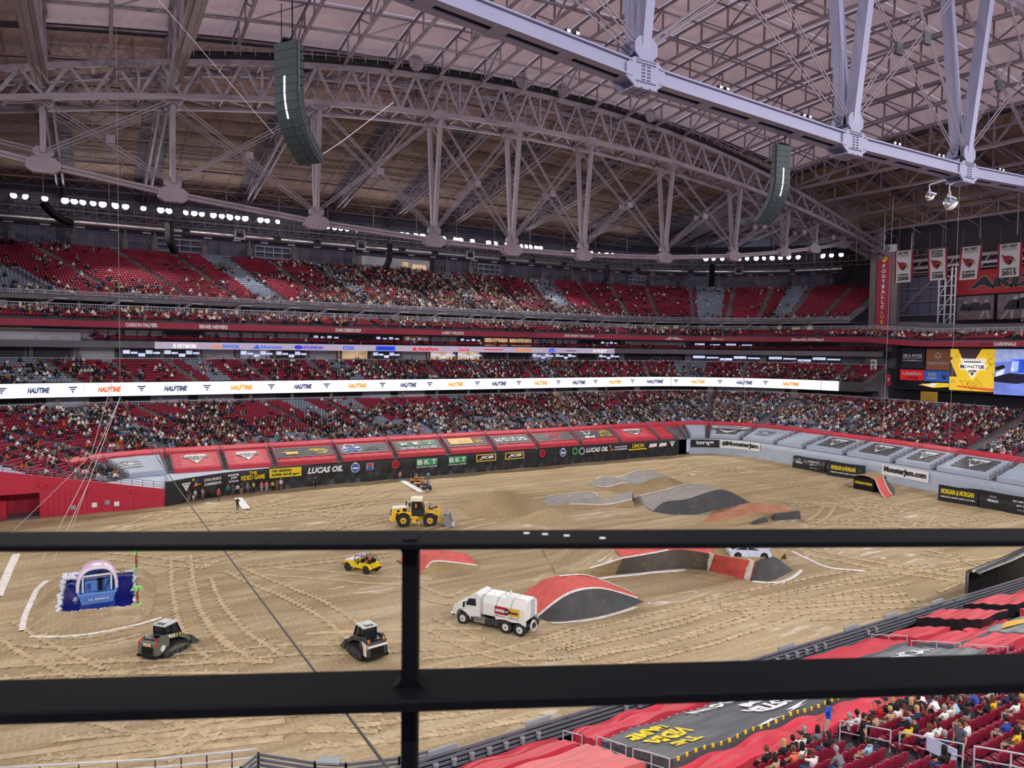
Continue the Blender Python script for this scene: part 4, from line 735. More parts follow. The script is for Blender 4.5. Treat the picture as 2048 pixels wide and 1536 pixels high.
def vnoise(u, r, seed):                               # smooth blocky noise for clusters
    R = np.random.RandomState(seed).rand(80, 40); x = (u + 40) / 5; y = r / 3.; i, j = int(x) % 79, int(y) % 39; fx, fy = x % 1, y % 1
    return R[i, j] * (1 - fx) * (1 - fy) + R[i + 1, j] * fx * (1 - fy) + R[i, j + 1] * (1 - fx) * fy + R[i + 1, j + 1] * fx * fy
SEATS = []; CROWD = []
def in_aisle(u, A, hw):
    i = np.searchsorted(A, u); return (i < len(A) and abs(A[i] - u) < hw) or (i > 0 and abs(A[i - 1] - u) < hw)
def metric(u, d): x0, y0 = P(u - .05, d); x1, y1 = P(u + .05, d); return float(np.hypot(x1 - x0, y1 - y0)) * 10
def fill(rows, ua, ub, aisles, grey, dens, seed, dz=False, clip=False, hw=.65):
    A = np.array(sorted(aisles)); rng = np.random.RandomState(seed)
    for k, (d0, d1, z0, z1) in enumerate(rows):
        d = (d0 + d1) / 2; us, s = arc(d, ua, ub); uu = np.interp(np.arange(.3, s[-1], .52), s, us); X, Y = P(uu, d); T = tang(uu, d); xa, ya = P(uu - .05, d); xb, yb = P(uu + .05, d); ME = np.hypot(xb - xa, yb - ya) * 10; Z = z1 + (drop(uu) if dz else 0)
        for i, u in enumerate(uu):
            if clip and Y[i] < 110.3 and X[i] < 60: continue
            if in_aisle(u, A, hw / max(1, ME[i])) or (seed == 1 and abs(u - 114.3) * ME[i] < 1.2): continue
            zz = Z[i] if dz else z1; g = grey(u, k); SEATS.append((X[i], Y[i], zz, T[i], g))
            if rng.rand() < dens(u, k, rng): CROWD.append((X[i], Y[i] , zz, T[i], u, k, seed))
nlow = lambda u: np.interp(u, [8, 12, 24, 40, 70, 95, 105, 114, 124, 133, 140], [0, 2, 4, 7, 8, 9, 14, 16, 15, 8, 0])
LA = UT + [-8.5, -15, 158, 165]
def lgrey(u, k): return k < nlow(u) or (-1.7 < u < 1.3 + k * .03) or (28 < u < 31.5 and k > 6) or (36 < u < 39.5) or (57 < u < 59.5 and k > 9) or (80 < u < 83.5) or (158 < u < 163)
def ldens(u, k, r):
    base = np.interp(u, [-14, -6, 0, 14, 25, 40, 70, 84, 110, 130, 170], [.35, .5, .55, .62, .5, .5, .62, .78, .6, .6, .62]); base -= .25 * (k > 14) * (u < 75)
    return np.clip(base + (vnoise(u, k, 5) - .5) * 1.1, .04, .95)
fill(LOW2, -16, 170, LA, lgrey, ldens, 1, clip=True)
fill(LOW1, -16, -7, [-8.5], lambda u, k: u > -8 or k < 1, ldens, 2, clip=True, hw=.5)
CA = [u + 2.4 for u in UT[:-1]] + [-8, -15]
fill(CLUB, -16, 119.5, CA, lambda u, k: (-4 < u < 2) or (19 < u < 22) or (40 < u < 43) or (80 < u < 83) or (104.5 < u < 107), lambda u, k, r: np.clip(np.interp(u, [-16, 0, 20, 36, 50, 88, 100, 128], [.35, .25, .2, .55, .6, .5, .2, .35]) + (vnoise(u, k, 8) - .5) * .9, .02, .9), 3)
fill(MEZZ, -16, 168, [u + 1 for u in UT[:-1]] + [-8], lambda u, k: False, lambda u, k, r: .34 + (vnoise(u, k, 9) - .5) * .8, 4, True)
fill([(31.9, 32.7, 23.25, 23.25), (32.7, 33.5, 23.25, 23.5)], 7.5, 119, [], lambda u, k: False, lambda u, k, r: .12, 6)
fill([(34.0, 34.8, 19.2, 19.3)], 24, 118, [], lambda u, k: False, lambda u, k, r: .25, 7)
UPA = [-13, -3, 4.5, 12.3, 21.4, 28.3, 35.4, 41.3, 47.5, 53.7, 60.7, 67.7, 72.4, 78.6, 85.2, 91, 97, 101.2, 103.4, 106, 108.4, 110.4, 112.4, 114.4, 119, 124]
def ugrey(u, k): return (31.8 < u < 35) or (47.8 < u < 50.5) or (68.2 < u < 70.8 and k > 4) or (86 < u < 90.2) or (106.3 < u < 107.9) or (111.2 < u < 112.2) or (u < 6 and k < 11)
def udens(u, k, r):
    c = np.interp(u, [-16, 10, 38, 45, 52, 60, 70, 80, 88, 96, 104, 126], [.05, .03, .05, .6, .7, .78, .75, .5, .12, .06, .03, .03]); low = np.clip((5 - k) / 4, 0, 1) * .45
    return np.clip(c * (1 - .5 * (k > 17)) + low + (vnoise(u, k, 12) - .55) * (1.0 if c > .2 else .55), 0, .9)
fill(UP, -14, UEND - .5, UPA, ugrey, udens, 5)
S = np.array([(a, b_, c, d, e) for a, b_, c, d, e in SEATS]); Cw = np.array(CROWD)
# the nearest far spectators are persons of their own; the remaining thousands are one crowd
CAMP = np.array((0, 0, 22.5)); px_ = Cw[:, :3] - CAMP; fw = px_ @ np.array(F_); sx_ = 1024 + 1420 * (px_ @ np.array(R_)) / fw; sy_ = 768 - 1420 * (px_ @ np.array(U_)) / fw
N_IND = 130
order = np.argsort(np.where((sx_ > 12) & (sx_ < 2036) & (sy_ < 1040), fw, 1e9)); ind = set(order[:N_IND].tolist()); keep = np.array([i not in ind for i in range(len(Cw))])
def colours(n, rng):
    pick = rng.choice(len(PAL), n, p=PW); base = np.array([lin(p[0]) for p in PAL])[pick]; base[:, :3] *= rng.uniform(.7, 1.2, (n, 1)); col = np.zeros((n, len(pv), 4)); col[..., 3] = 1
    skin = np.array([lin((206, 156, 128)), lin((168, 116, 88)), lin((110, 74, 58))])[rng.choice(3, n, p=[.6, .28, .12])]; hair_ = np.array([lin((30, 24, 22)), lin((70, 48, 34)), lin((170, 136, 90)), lin((225, 222, 218)), lin((150, 36, 40))])[rng.choice(5, n, p=[.5, .23, .1, .11, .06])]; pant = np.array([lin((36, 40, 56)), lin((22, 22, 26)), lin((150, 132, 110)), lin((84, 100, 130))])[rng.choice(4, n, p=[.4, .3, .12, .18])]
    for i, src in enumerate((base, skin, hair_, pant, pant, base, base)): col[:, pid == i] = src[:, None]
    return col, pick
rng = np.random.RandomState(21); Ck = Cw[keep]; col, _ = colours(len(Ck), rng); jit = rng.uniform(-.06, .06, len(Ck)); pos = Ck[:, :3].copy(); pos[:, 2] += .0
tag(inst('crowd', pv, pf, pos, Ck[:, 3] + rng.uniform(-.35, .35, len(Ck)), [mat('crowd_cloth', (0, 0, 0), .8, 0, .08, 3, attr='cloth')], cols=col, fz_=rng.uniform(.95, 1.2, len(Ck))), 'thousands of seated spectators filling the distant stands', 'crowd', kind='stuff')
tag(inst('distant_seats', sv, sf, S[:, :3], S[:, 3], [SEATR, SEATG], midx=S[:, 4]), 'rows of red and grey plastic seats filling the distant stands', 'seats', kind='stuff')
me0 = bpy.data.meshes.new('spectator'); me0.from_pydata(pv.tolist(), [], pf.tolist())
for m in (SHIRT, SKINM, HAIRM, PANTM): me0.materials.append(m)
fid = pid[pf[:, 0]]; me0.polygons.foreach_set('material_index', np.array([0, 1, 2, 3, 3, 0, 0])[fid].tolist())
rng = np.random.RandomState(4)
for i in order[:N_IND]:
    x, y, z, T, u, k, sd = Cw[i]; p = rng.choice(len(PAL), p=PW); o = bpy.data.objects.new('person', me0); COL.objects.link(o); o.location = (x, y, z); o.rotation_euler = (0, 0, T + rng.uniform(-.3, .3)); o.color = lin(PAL[p][0])
    where = 'above the red tunnel wall at the left' if u < 20 else 'behind the grey tarps near the right edge' if u > 125 else 'behind the red strip tarps'
    row = int(k) + 1 + (9 if sd == 1 and u < 20 else 0); same = (Cw[:, 5] == k) & (Cw[:, 6] == sd) & (sx_ > 0) & (sx_ < 2048); lft = u < 60; n_ = int((same & ((sx_ < sx_[i]) if lft else (sx_ > sx_[i]))).sum()) + 1
    tag(o, 'far spectator in %s, %s row above the %s, %s from the %s edge' % (PAL[p][2], ordn(row), 'red wall' if u < 20 else 'red strip tarps', ordn(n_), 'left' if lft else 'right'), 'person', 'nearest far spectators %s' % where)
# ------------------------------------------------------------------ near stand at the lower right
def nz(y): return 2.5 + .33 * (28 - y)
NR = [(29.2 - .85 * k) for k in range(26)]            # front edge of each row
b = MB()
for k, y in enumerate(NR):
    z = nz(y - .4); b.quad((4, y, z - .28), (90, y, z - .28), (90, y, z), (4, y, z)); b.quad((4, y, z), (90, y, z), (90, y - .85, z), (4, y - .85, z))
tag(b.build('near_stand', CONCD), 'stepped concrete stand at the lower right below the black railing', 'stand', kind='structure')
# front wall of the near stand with louvre boards
b = MB(); YW = 29.9; t = thing('wall_near', 'dark slatted front rail wall of the near stand', 'wall', (40, YW, 0), kind='structure')
b.box((47, YW - .1, 1.6), (84, .1, 3.3)); b.build('base', DARK, t)
for k in range(5):
    q = MB(); q.box((46, YW - .2, 2.45 + k * .24), (82, .06, .13)); q.build('slat', mat('slat_grey', (116, 120, 130), .5, .2), t)
for k in range(42): q = MB(); q.box((5.5 + k * 1.95, YW - .12, 2.75), (.09, .09, 1.2)); q.build('post', DARK, t)
for k in range(60):
    x = 13.5 + k * .95
    if any(a < x < c for a, c in ((20, 24), (34, 36), (42, 46))) or x > 48: continue
    q = MB(); q.cyl((x, YW - .28, 2.75), (x, YW - .28, 3.08), .12, .15, 8); q.build('cup_holder', GRYP, t)
for x in (14.0, 19.4, 33.4, 38.5, 45.3, 50, 56): q = MB(); q.box((x, YW + .05, 3.45), (1.5, .12, .28), ry=-.02); q.build('cap_panel', GRYP, t)
# silver rails and corner wall at the lower left
t = thing('corner_railing', 'silver three bar railing at the bottom left edge of the arena', 'railing', (2, 36, 0))
pts = [(-12, 41.5), (-3.9, 38), (2.1, 35.4), (6.3, 34)]
for (xa, ya), (xb, yb) in zip(pts[:-1], pts[1:]):
    for h in (3.6, 3.2, 2.8): q = MB(); q.bar((xa, ya, h), (xb, yb, h), .07); q.build('rail', mat('silver_rail', (206, 206, 210), .4, .2), t)
    for f in np.linspace(0, 1, 5)[:-1]: q = MB(); x, y = xa + (xb - xa) * f, ya + (yb - ya) * f; q.bar((x, y, 0), (x, y, 3.6), .06); q.build('post', STEELD, t)
t = thing('corner_barrier', 'dark slatted corner barrier beside the silver railing', 'barrier', (6, 33, 0))
cp = [(5.4, 32.9), (6.3, 33.7), (8.4, 31.7), (9.6, 30.9), (11.9, 30.2), (14.3, 29.95)]
for (xa, ya), (xb, yb) in zip(cp[:-1], cp[1:]):
    for k in range(6): q = MB(); q.bar((xa, ya, 2.3 + k * .24), (xb, yb, 2.3 + k * .24), .05, .15); q.build('slat', MATS['slat_grey'], t)
    q = MB(); q.bar((xa, ya, 0), (xa, ya, 3.6), .1); q.build('post', DARK, t); q = MB(); q.bar((xa, ya, 1.1), (xb, yb, 1.1), .08, 2.3); q.build('base', DARK, t)
q = MB(); q.bar((8.5, 31.6, 3.68), (9.4, 31.0, 3.68), .5, .1); q.build('cap_panel', GRYP, t)
# near tarps
def ntarp(label, x0, x1, ya, yb, m, lift=.75, skirt=True, skew=0, banner=None, texts=(), side=0, droop=.0, folds=1.):
    t = thing('seat_tarp', label, 'tarp', ((x0 + x1) / 2, (ya + yb) / 2, nz((ya + yb) / 2))); nx = max(6, int((x1 - x0) / .35)); ny = max(4, int((ya - yb) / .2))
    def pt(f, g, up=0):
        x = x0 + (x1 - x0) * f + skew * g; y = ya + (yb - ya) * g; w_ = folds * (.05 * math.sin(x * 2.1 + y * 1.1) + .04 * math.sin(y * 2 * PI / .85) + .03 * math.sin(x * .8 - y * 3)); return (x, y, nz(y) + lift + w_ - droop * math.sin(PI * f) * .1 + up)
    b = MB(); b.grid(np.array([[pt(f, g) for g in np.linspace(0, 1, ny)] for f in np.linspace(0, 1, nx)]), flip=True); b.build('sheet', m, t, True)
    if skirt:
        b = MB(); low = lambda p, k: (p[0] + .05 * math.sin(k * 1.9), p[1] + .04 * math.cos(k * 2.3), nz(p[1]) + .05 + .25 * (k % 2) * .3)
        for E in ([pt(f, 0) for f in np.linspace(0, 1, nx)], [pt(1, g) for g in np.linspace(0, 1, ny)], [pt(f, 1) for f in np.linspace(1, 0, nx)], [pt(0, g) for g in np.linspace(1, 0, ny)]):
            b.grid(np.array([[p, low(p, k)] for k, p in enumerate(E)]))
        b.build('skirt', m if not side else side, t, True)
    for s, f, g, h, w_, mm in texts:                  # lettering reads from the arena, so it stands upside down from here
        V, F, W, H = txt(s, 0, .05); q = MB(); P_ = []
        for x, y in V: p = pt(f - (x / W - .5) * w_, g - (.5 - y / H) * h, .05); P_.append(p)
        q.add(P_, F); q.build('lettering', mm, t)
    return t, pt
VID = [('THE', .16, .70, .17, .13, YEL), ('VIDEO', .16, .47, .2, .2, YEL), ('GAME', .16, .22, .2, .18, YEL), ('MONSTER', .72, .62, .2, .4, WHT), ('JAM', .7, .36, .2, .2, WHT), ('SHOWDOWN', .62, .12, .17, .42, WHT)]
ntarp('near front row red tarp left of the concrete aisle', 14.6, 19.9, 29.2, 27.2, REDT)
ntarp('pink red tarp at the bottom edge behind the first near tarp', 14.6, 20.0, 26.6, 22.4, mat('pink_tarp', (220, 110, 110), .55, 0, .12, .7, .4))
ntarp('long crumpled red tarp in the front row behind the slatted rail', 20.9, 36.0, 29.1, 27.2, REDT, side=0, folds=1.8)
t, pt = ntarp('grey printed tarp with yellow and white upside-down lettering', 20.8, 33.6, 26.5, 21.6, CHAR, texts=VID)
q = MB(); q.add([pt(*a, .04) for a in ((.42, .95), (.99, .7), (.99, .78), (.45, 1))], [(0, 1, 2, 3)]); q.build('stripe', WHT, t)
for g in (.0, 1.):
    for k in range(24): q = MB(); q.box(pt(.02 + .04 * k, g, -.05), (.14, .06, .16), rz=.5 * (k % 2) - .2); q.build('tie_strip', YEL if g else GRYP, t)
ntarp('long red tarp sweeping past the man in the blue shirt', 16, 36.5, 21.3, 19.5, REDT, lift=.5, skew=-.5, folds=2.2)
ntarp('front row red tarp halfway along the slatted rail', 37.6, 45.6, 28.9, 26.1, REDT, side=mat('grey_skirt', (120, 122, 130), .6))
ntarp('grey tarp with white upside-down lettering under the middle rail', 37.2, 43.9, 25.4, 20.6, mat('pale_charcoal_tarp', (122, 126, 128), .5, 0, .1, .8, .4), texts=[('LUCAS OIL', .55, .35, .3, .8, WHT)])
ntarp('square red tarp behind the bent handrail', 46.4, 50.4, 28.6, 26, REDT)
ntarp('red box shaped tarp on a black frame', 51.6, 55.2, 29, 24.6, REDT, lift=1.1, side=BLKT)
ntarp('red tarp with grey skirt in the second near row', 44.9, 49.2, 25.3, 22.9, REDT, side=MATS['grey_skirt'])
ntarp('red tarp beside the yellow printed tarp', 44.2, 48.6, 22.4, 20.3, REDT)
ntarp('small ruffled red tarp in front of the yellow printed tarp', 50, 53.6, 25.0, 23.9, REDT, lift=.5, folds=2.5)
t, pt = ntarp('grey tarp with a big yellow printed figure at the right edge', 48.9, 57, 23.6, 19.6, MATS['pale_charcoal_tarp'])
for P_ in ([(.15, .2), (.35, .1), (.62, .25), (.7, .5), (.5, .42), (.3, .35)], [(.2, .55), (.4, .48), (.55, .62), (.75, .6), (.72, .8), (.5, .78), (.35, .68), (.22, .75)]): q = MB(); q.add([pt(*a, .06) for a in P_], [tuple(range(len(P_)))]); q.build('print', GLD, t)
ntarp('red frame tarp nearest the black end barrier', 57.6, 62.5, 28.8, 25.2, REDT, lift=1.1, side=BLKT)
ntarp('red tarp at the right edge of the frame behind the frame tarp', 57.2, 63, 24.8, 21.5, REDT)
ntarp('far red tarp at the right edge beyond the black barrier end', 63.4, 69, 28.8, 25, REDT)
b = MB(); b.grid(np.array([[(x, y, 0) , (x, y, 4.3), (x, y - .5, 4.5), (x + .2, y - 1.0, 4.3)] for x, y in ((63.0, 31.2), (63.3, 31.6), (64, 31.7), (70, 32.2), (80, 33.5), (95, 36))]), flip=True); t = tag(b.build('end_barrier', BLKT, smooth=True), 'black wrapped barrier with a white hook mark at right edge', 'barrier')
q = MB(); q.tube([(63.4, 31.75, 3.2), (64.2, 31.8, 3.3), (65, 31.9, 3.9), (65.4, 31.95, 4.1)], .07, 5); q.build('emblem', WHT, t)
# handrails of the near stand
def handrail(label, pts, h=.95, m=None):
    m = m or mat('silver_rail', (206, 206, 210), .4, .2); b = MB()
    P_ = [np.array((x, y, nz(y) + .05)) for x, y in pts]
    top = [P_[0] + (0, 0, .1)] + [p + (0, 0, h) for p in P_] + [P_[-1] + (0, 0, .1)]; b.tube(top, .035, 6); b.tube([p + (0, 0, h * .5) for p in P_], .028, 5)
    for p in P_: b.tube([p, p + (0, 0, h)], .03, 5)
    return tag(b.build('handrail', m), label, 'handrail')
handrail('bent steel handrail beside the first aisle between the near tarps', [(20.3, 29.0), (20.3, 28.2), (20.3, 27.4)])
handrail('steel handrail along the left side of the grey printed tarp', [(20.6, 26.6), (20.5, 25.4), (20.4, 24.2)])
handrail('steel handrail at the lowest corner of the grey printed tarp', [(20.3, 23.6), (20.3, 22.4), (20.2, 21.2)])
handrail('steel handrail beside the front row tarp halfway along the rail', [(45.9, 28.8), (45.9, 27.6), (45.8, 26.3)])
handrail('steel handrail above the grey lettered tarp', [(44.4, 25.2), (44.3, 23.6), (44.2, 22.2)])
handrail('steel handrail beside the small red tent shaped cover', [(43.9, 21.8), (43.8, 20.6), (43.6, 19.4)])
h1 = handrail('handrail that the man in blue rests his hand on', [(27.75, 18.7), (27.6, 17.4), (27.5, 16.3)])
h2 = handrail('aisle handrail carrying a white padded panel', [(27.45, 15.9), (27.3, 14.6), (27.2, 13.4)])
handrail('low handrail at the bottom edge below the padded panel', [(27.15, 13.0), (27.1, 11.8), (27.0, 10.6)])
PADM = mat('white_pad', (196, 198, 222), .6)
q = MB(); q.box((27.28, 14.2, nz(14.2) + .62), (.06, 1.1, .55)); q.build('pad', PADM, h2)
handrail('handrail with a white panel at the right edge of the crowd', [(35.4, 18.5), (35.3, 17.2), (35.2, 16)])
handrail('steel handrail by the pale grey tarp left of the man in blue', [(33.7, 23.9), (33.6, 22.6), (33.5, 21.4)])
# near seats: each a thing in view
b1 = MB(); V = []
for i, (y, z) in enumerate(((.17, .36), (.2, .5), (.23, .68), (.26, .84), (.255, .9))):
    wd = .46 - .05 * (i / 4) ** 2; V.append([(wd * (f - .5), y - .05 * (1 - (2 * f - 1) ** 2) * 1.0 + .05, z + (.0 if i < 4 else -.03 * (2 * f - 1) ** 2)) for f in np.linspace(0, 1, 5)])
V = np.array(V); b1.grid(V); b1.grid(V + (0, .045, 0), flip=True); b1.grid(np.stack([V[-1], V[-1] + (0, .045, 0)], 0), flip=True)
for j in (0, -1): b1.grid(np.stack([V[:, j], V[:, j] + (0, .045, 0)], 1), flip=(j == 0))
b2 = MB(); Wp = np.array([[(.44 * (f - .5), y, z - .025 * (1 - (2 * f - 1) ** 2)) for f in np.linspace(0, 1, 5)] for y, z in ((.17, .40), (.0, .40), (-.18, .44), (-.24, .43))]); b2.grid(Wp, flip=True); b2.grid(Wp - (0, 0, .05)); b2.grid(np.stack([Wp[-1], Wp[-1] - (0, 0, .05)], 0), flip=True)
b3 = MB(); [b3.box((x, .12, .2), (.05, .09, .42)) for x in (-.2, .2)]; b3.box((0, .14, .36), (.42, .06, .06))
b4 = MB(); b4.box((0, .02, .56), (.045, .3, .04)); b4.box((0, .14, .47), (.04, .05, .18))
def seat_at(x, y, z, yaw, label, group):
    t = thing('stadium_seat', label, 'seat', (x, y, z), yaw, group)
    for nm, me in SEATM:
        for dx in ((-.24, .24) if nm == 'armrest' else (0,)): o = bpy.data.objects.new(nm, me); COL.objects.link(o); o.parent = t; o.location = (dx, 0, 0)
    return t
SEATM = []
for nm, bb, m in (('backrest', b1, SEATR), ('seat_pan', b2, SEATR), ('bracket', b3, STEELD), ('armrest', b4, mat('dark_red_plastic', (96, 16, 30), .5))):
    o = bb.build(nm, m, smooth=nm in ('backrest', 'seat_pan')); SEATM.append((nm, o.data)); bpy.data.objects.remove(o)
NS = []
for k, y in enumerate(NR):
    yc = y - .45
    if yc > 20.9 or yc < 8.5: continue
    for x in np.arange(18, 46, .53):
        if abs(x - 27.1 + .1 * (18 - yc)) < .6 or abs(x - 36) < .6: continue
        if yc > 18.9 and (x < 36.4): continue
        p = np.array((x, yc, nz(y - .4) + .5)) - CAMP; f_ = p @ np.array(F_)
        if f_ < 3: continue
        sx = 1024 + 1420 * (p @ np.array(R_)) / f_; sy = 768 - 1420 * (p @ np.array(U_)) / f_; vis = -30 < sx < 2075 and 1375 < sy < 1560; NS.append((x, yc, nz(y - .4), vis, f_, k, sx, sy))
VISN = sorted([s for s in NS if s[3]], key=lambda s: s[4])
REST = [s for s in NS if not s[3]] + VISN[300:]
for s in VISN[:300]:
    side = 'left' if s[0] < 27.1 else 'right'; n_ = sum(1 for v in NS if v[5] == s[5] and (v[0] < 27.1) == (s[0] < 27.1) and abs(v[0] - 27.1) < abs(s[0] - 27.1))
    seat_at(s[0], s[1], s[2], PI, 'dark red seat, %s row behind the red tarp, %s %s of the aisle' % (ORD[s[5] - 9], ordn(n_ + 1), side), 'near stand seats, %s row behind the red tarp' % ORD[s[5] - 9])
if REST: R4 = np.array([s[:3] for s in REST]); tag(inst('more_seats', sv, sf, R4 + (0, 0, 0), np.full(len(R4), PI), [SEATR]), 'other dark red seats of the near stand beyond the nearest rows', 'seats', kind='stuff')
# stair heads at the foot of the upper aisles
for i, u in enumerate(UPA[1:-2]):
    t = thing('stair_head', 'small railed landing at the foot of an upper aisle, %s from the left' % ordn(i + 1), 'landing', tuple(P3(u, 33.4, 30.2))); wd = 1.1 / max(1., metric(u, 33.4)); a, c = P3(u - wd, 33.3, 30.5), P3(u + wd, 33.3, 30.5); a2, c2 = P3(u - wd, 34.3, 30.5), P3(u + wd, 34.3, 30.5)
    q = MB(); q.add([a, c, c2, a2, a + (0, 0, .2), c + (0, 0, .2), c2 + (0, 0, .2), a2 + (0, 0, .2)], [(0, 3, 2, 1), (4, 5, 6, 7), (0, 1, 5, 4), (1, 2, 6, 5), (2, 3, 7, 6), (3, 0, 4, 7)]); q.build('slab', STEELW, t)
    q = MB(); [q.bar(p + (0, 0, h), r + (0, 0, h), .09) for p, r in ((a, c), (a, a2), (c, c2)) for h in (.7, 1.25)]; [q.bar(p, p + (0, 0, 1.25), .09) for p in (a, c, a2, c2)]; q.build('rail', STEEL, t)
    e = P3(u - 4.2 / max(1., metric(u, 33.4)), 33.6, 28.6); q = MB(); q.bar(a + (0, 0, -.05), e, .25, .4); q.bar(a + (0, 0, .9), e + (0, 0, .95), .08); q.build('stair_flight', STEEL, t)
# ------------------------------------------------------------------ roof
def zt(x): return 70.2 - .0011 * (np.asarray(x, float) - 72) ** 2
def roofz(x, y):
    x = np.asarray(x, float); y = np.asarray(y, float); za = zt(np.clip(x, -60, 141)); crown = 2.5 * np.maximum(0, 1 - ((y - 75) / 36) ** 2)
    fy = np.clip((y - 111) / 72, 0, 1); fx = np.clip((x - 141) / 62, 0, 1); g = np.maximum(fx, fy); return 53.5 + (za - 53.5) * (1 - g) + crown * (1 - fx) * (fy == 0)
DECK = mat('grey_roof_deck', (88, 84, 96), .7, .1, .15, .6); BROWN = mat('brown_roof_panel', (124, 100, 84), .75, 0, .18, .5, .2)
FAB = mat('roof_fabric', (226, 196, 190), .8, 0, .06, .25)
def fabric_glow(m):                                   # the translucent cloth lets evening light through
    nt = m.node_tree; b = nt.nodes['Principled BSDF']; tr = nt.nodes.new('ShaderNodeBsdfTranslucent'); tr.inputs[0].default_value = (.82, .66, .62, 1); mx = nt.nodes.new('ShaderNodeMixShader'); mx.inputs[0].default_value = .42
    out = nt.nodes['Material Output']; nt.links.new(b.outputs[0], mx.inputs[1]); nt.links.new(tr.outputs[0], mx.inputs[2]); nt.links.new(mx.outputs[0], out.inputs[0])
fabric_glow(FAB)
NX = [-38, -21.5, -5.5, 9.65, 29.7, 49.5, 64.7, 80.4, 100.9, 121, 137.4, 148, 158.8, 174]
xs = np.concatenate([np.arange(-60, 141, 5), np.arange(141, 212, 5)]); b = MB()
def patch(b, x0, x1, y0, y1, nx, ny, off=0, m=0):
    X, Y = np.meshgrid(np.linspace(x0, x1, nx), np.linspace(y0, y1, ny), indexing='ij'); b.grid(np.stack([X, Y, roofz(X, Y) + off], -1), m)
patch(b, -62, 141, 111, 186, 42, 16, .25); patch(b, 141, 206, 20, 186, 14, 32, .25); patch(b, -62, -5.5, 28, 111, 12, 12, .25)
ceil = tag(b.build('ceiling', DECK), 'grey ribbed roof deck above the far and end stands', 'ceiling', kind='structure')
FX = list(np.linspace(-5.5, 141, 20)); FY = list(np.linspace(37, 111, 7))
for i in range(19):
    for j in range(6):
        q = MB(); patch(q, FX[i] + .12, FX[i + 1] - .12, FY[j] + .12, FY[j + 1] - .12, 4, 4); q.build('roof_panel', FAB, ceil)
NB = [x for x in NX if x < 142]; NB[-1] = 139
for i in range(len(NB) - 1):
    a, c = NB[i], NB[i + 1]; w_ = min(2.4, (c - a) * .17)
    for j in range(9):
        y0 = 112.5 + j * 7.7; f = j >= 2; q = MB(); patch(q, a + (w_ if f else .3), c - (w_ if f else .3), y0 + .15, y0 + 7.55, 3, 2); q.build('roof_panel', BROWN if f else FAB, ceil)
for i in range(5):
    for j in range(4): q = MB(); patch(q, 143.5 + i * 11.5 + .2, 143.5 + (i + 1) * 11.5 - .2, 36 + j * 22, 56.5 + j * 22, 3, 4); q.build('roof_panel', BROWN, ceil)
for i in range(3):
    for j in range(4): q = MB(); patch(q, -58 + i * 17, -42 + i * 17, 36 + j * 19, 54 + j * 19, 3, 3); q.build('roof_panel', FAB, ceil)
# lattice helper: two chords and a zigzag between them
def lattice(b, top, bot, n, w, lw, post=False, zig=True):
    top = [np.asarray(p, float) for p in top]; bot = [np.asarray(p, float) for p in bot]
    T = [catm([tuple(p) for p in top], n + 1)[i] for i in range(n + 1)] if len(top) > 2 else [top[0] + (top[1] - top[0]) * i / n for i in range(n + 1)]
    B = [catm([tuple(p) for p in bot], n + 1)[i] for i in range(n + 1)] if len(bot) > 2 else [bot[0] + (bot[1] - bot[0]) * i / n for i in range(n + 1)]
    for L_ in (T, B):
        for p, q in zip(L_[:-1], L_[1:]): b.bar(p, q, w)
    for i in range(n + 1):
        if post: b.bar(T[i], B[i], lw)
        if zig and i < n: b.bar(*((B[i], T[i + 1]) if i % 2 == 0 else (T[i], B[i + 1])), lw)
# joists crossing over the arena
for k, x in enumerate(np.linspace(-5.5, 141, 20)):
    b = MB(); ys = np.linspace(39, 111, 15); T = [(x, y, float(roofz(x, y)) - .35) for y in ys]; B = [(x, y, float(roofz(x, y)) - 3.6) for y in ys]
    for L_, w in ((T, .3), (B, .38)):
        for p, q in zip(L_[:-1], L_[1:]): b.bar(p, q, w, w)
    for i in range(15):
        b.bar(T[i], B[i], .22)
        if i < 14 and (i // 2 + k) % 2 == 0: b.bar(*((B[i], T[i + 1]) if i % 2 else (T[i], B[i + 1])), .2)
    tag(b.build('roof_joist', STEEL), 'steel ceiling joist spanning over the arena between the two big trusses, %s from the left' % ORD[k], 'joist')
b = MB()
for j, y in enumerate(np.linspace(39, 111, 13)):
    for x0, x1 in zip(FX[:-1], FX[1:]): b.bar((x0, y, float(roofz(x0, y)) - .3), (x1, y, float(roofz(x1, y)) - .3), .2)
    if j % 3 == 1:
        for i, (x0, x1) in enumerate(zip(FX[:-1], FX[1:])):
            b.bar((x0, y, float(roofz(x0, y)) - 3.6), (x1, y, float(roofz(x1, y)) - 3.6), .22)
            if i % 2: b.bar((x0, y, float(roofz(x0, y)) - 3.6), (x1, y, float(roofz(x1, y)) - .3), .18)
o = b.build('purlins', STEEL, ceil); o['kind'] = 'stuff'
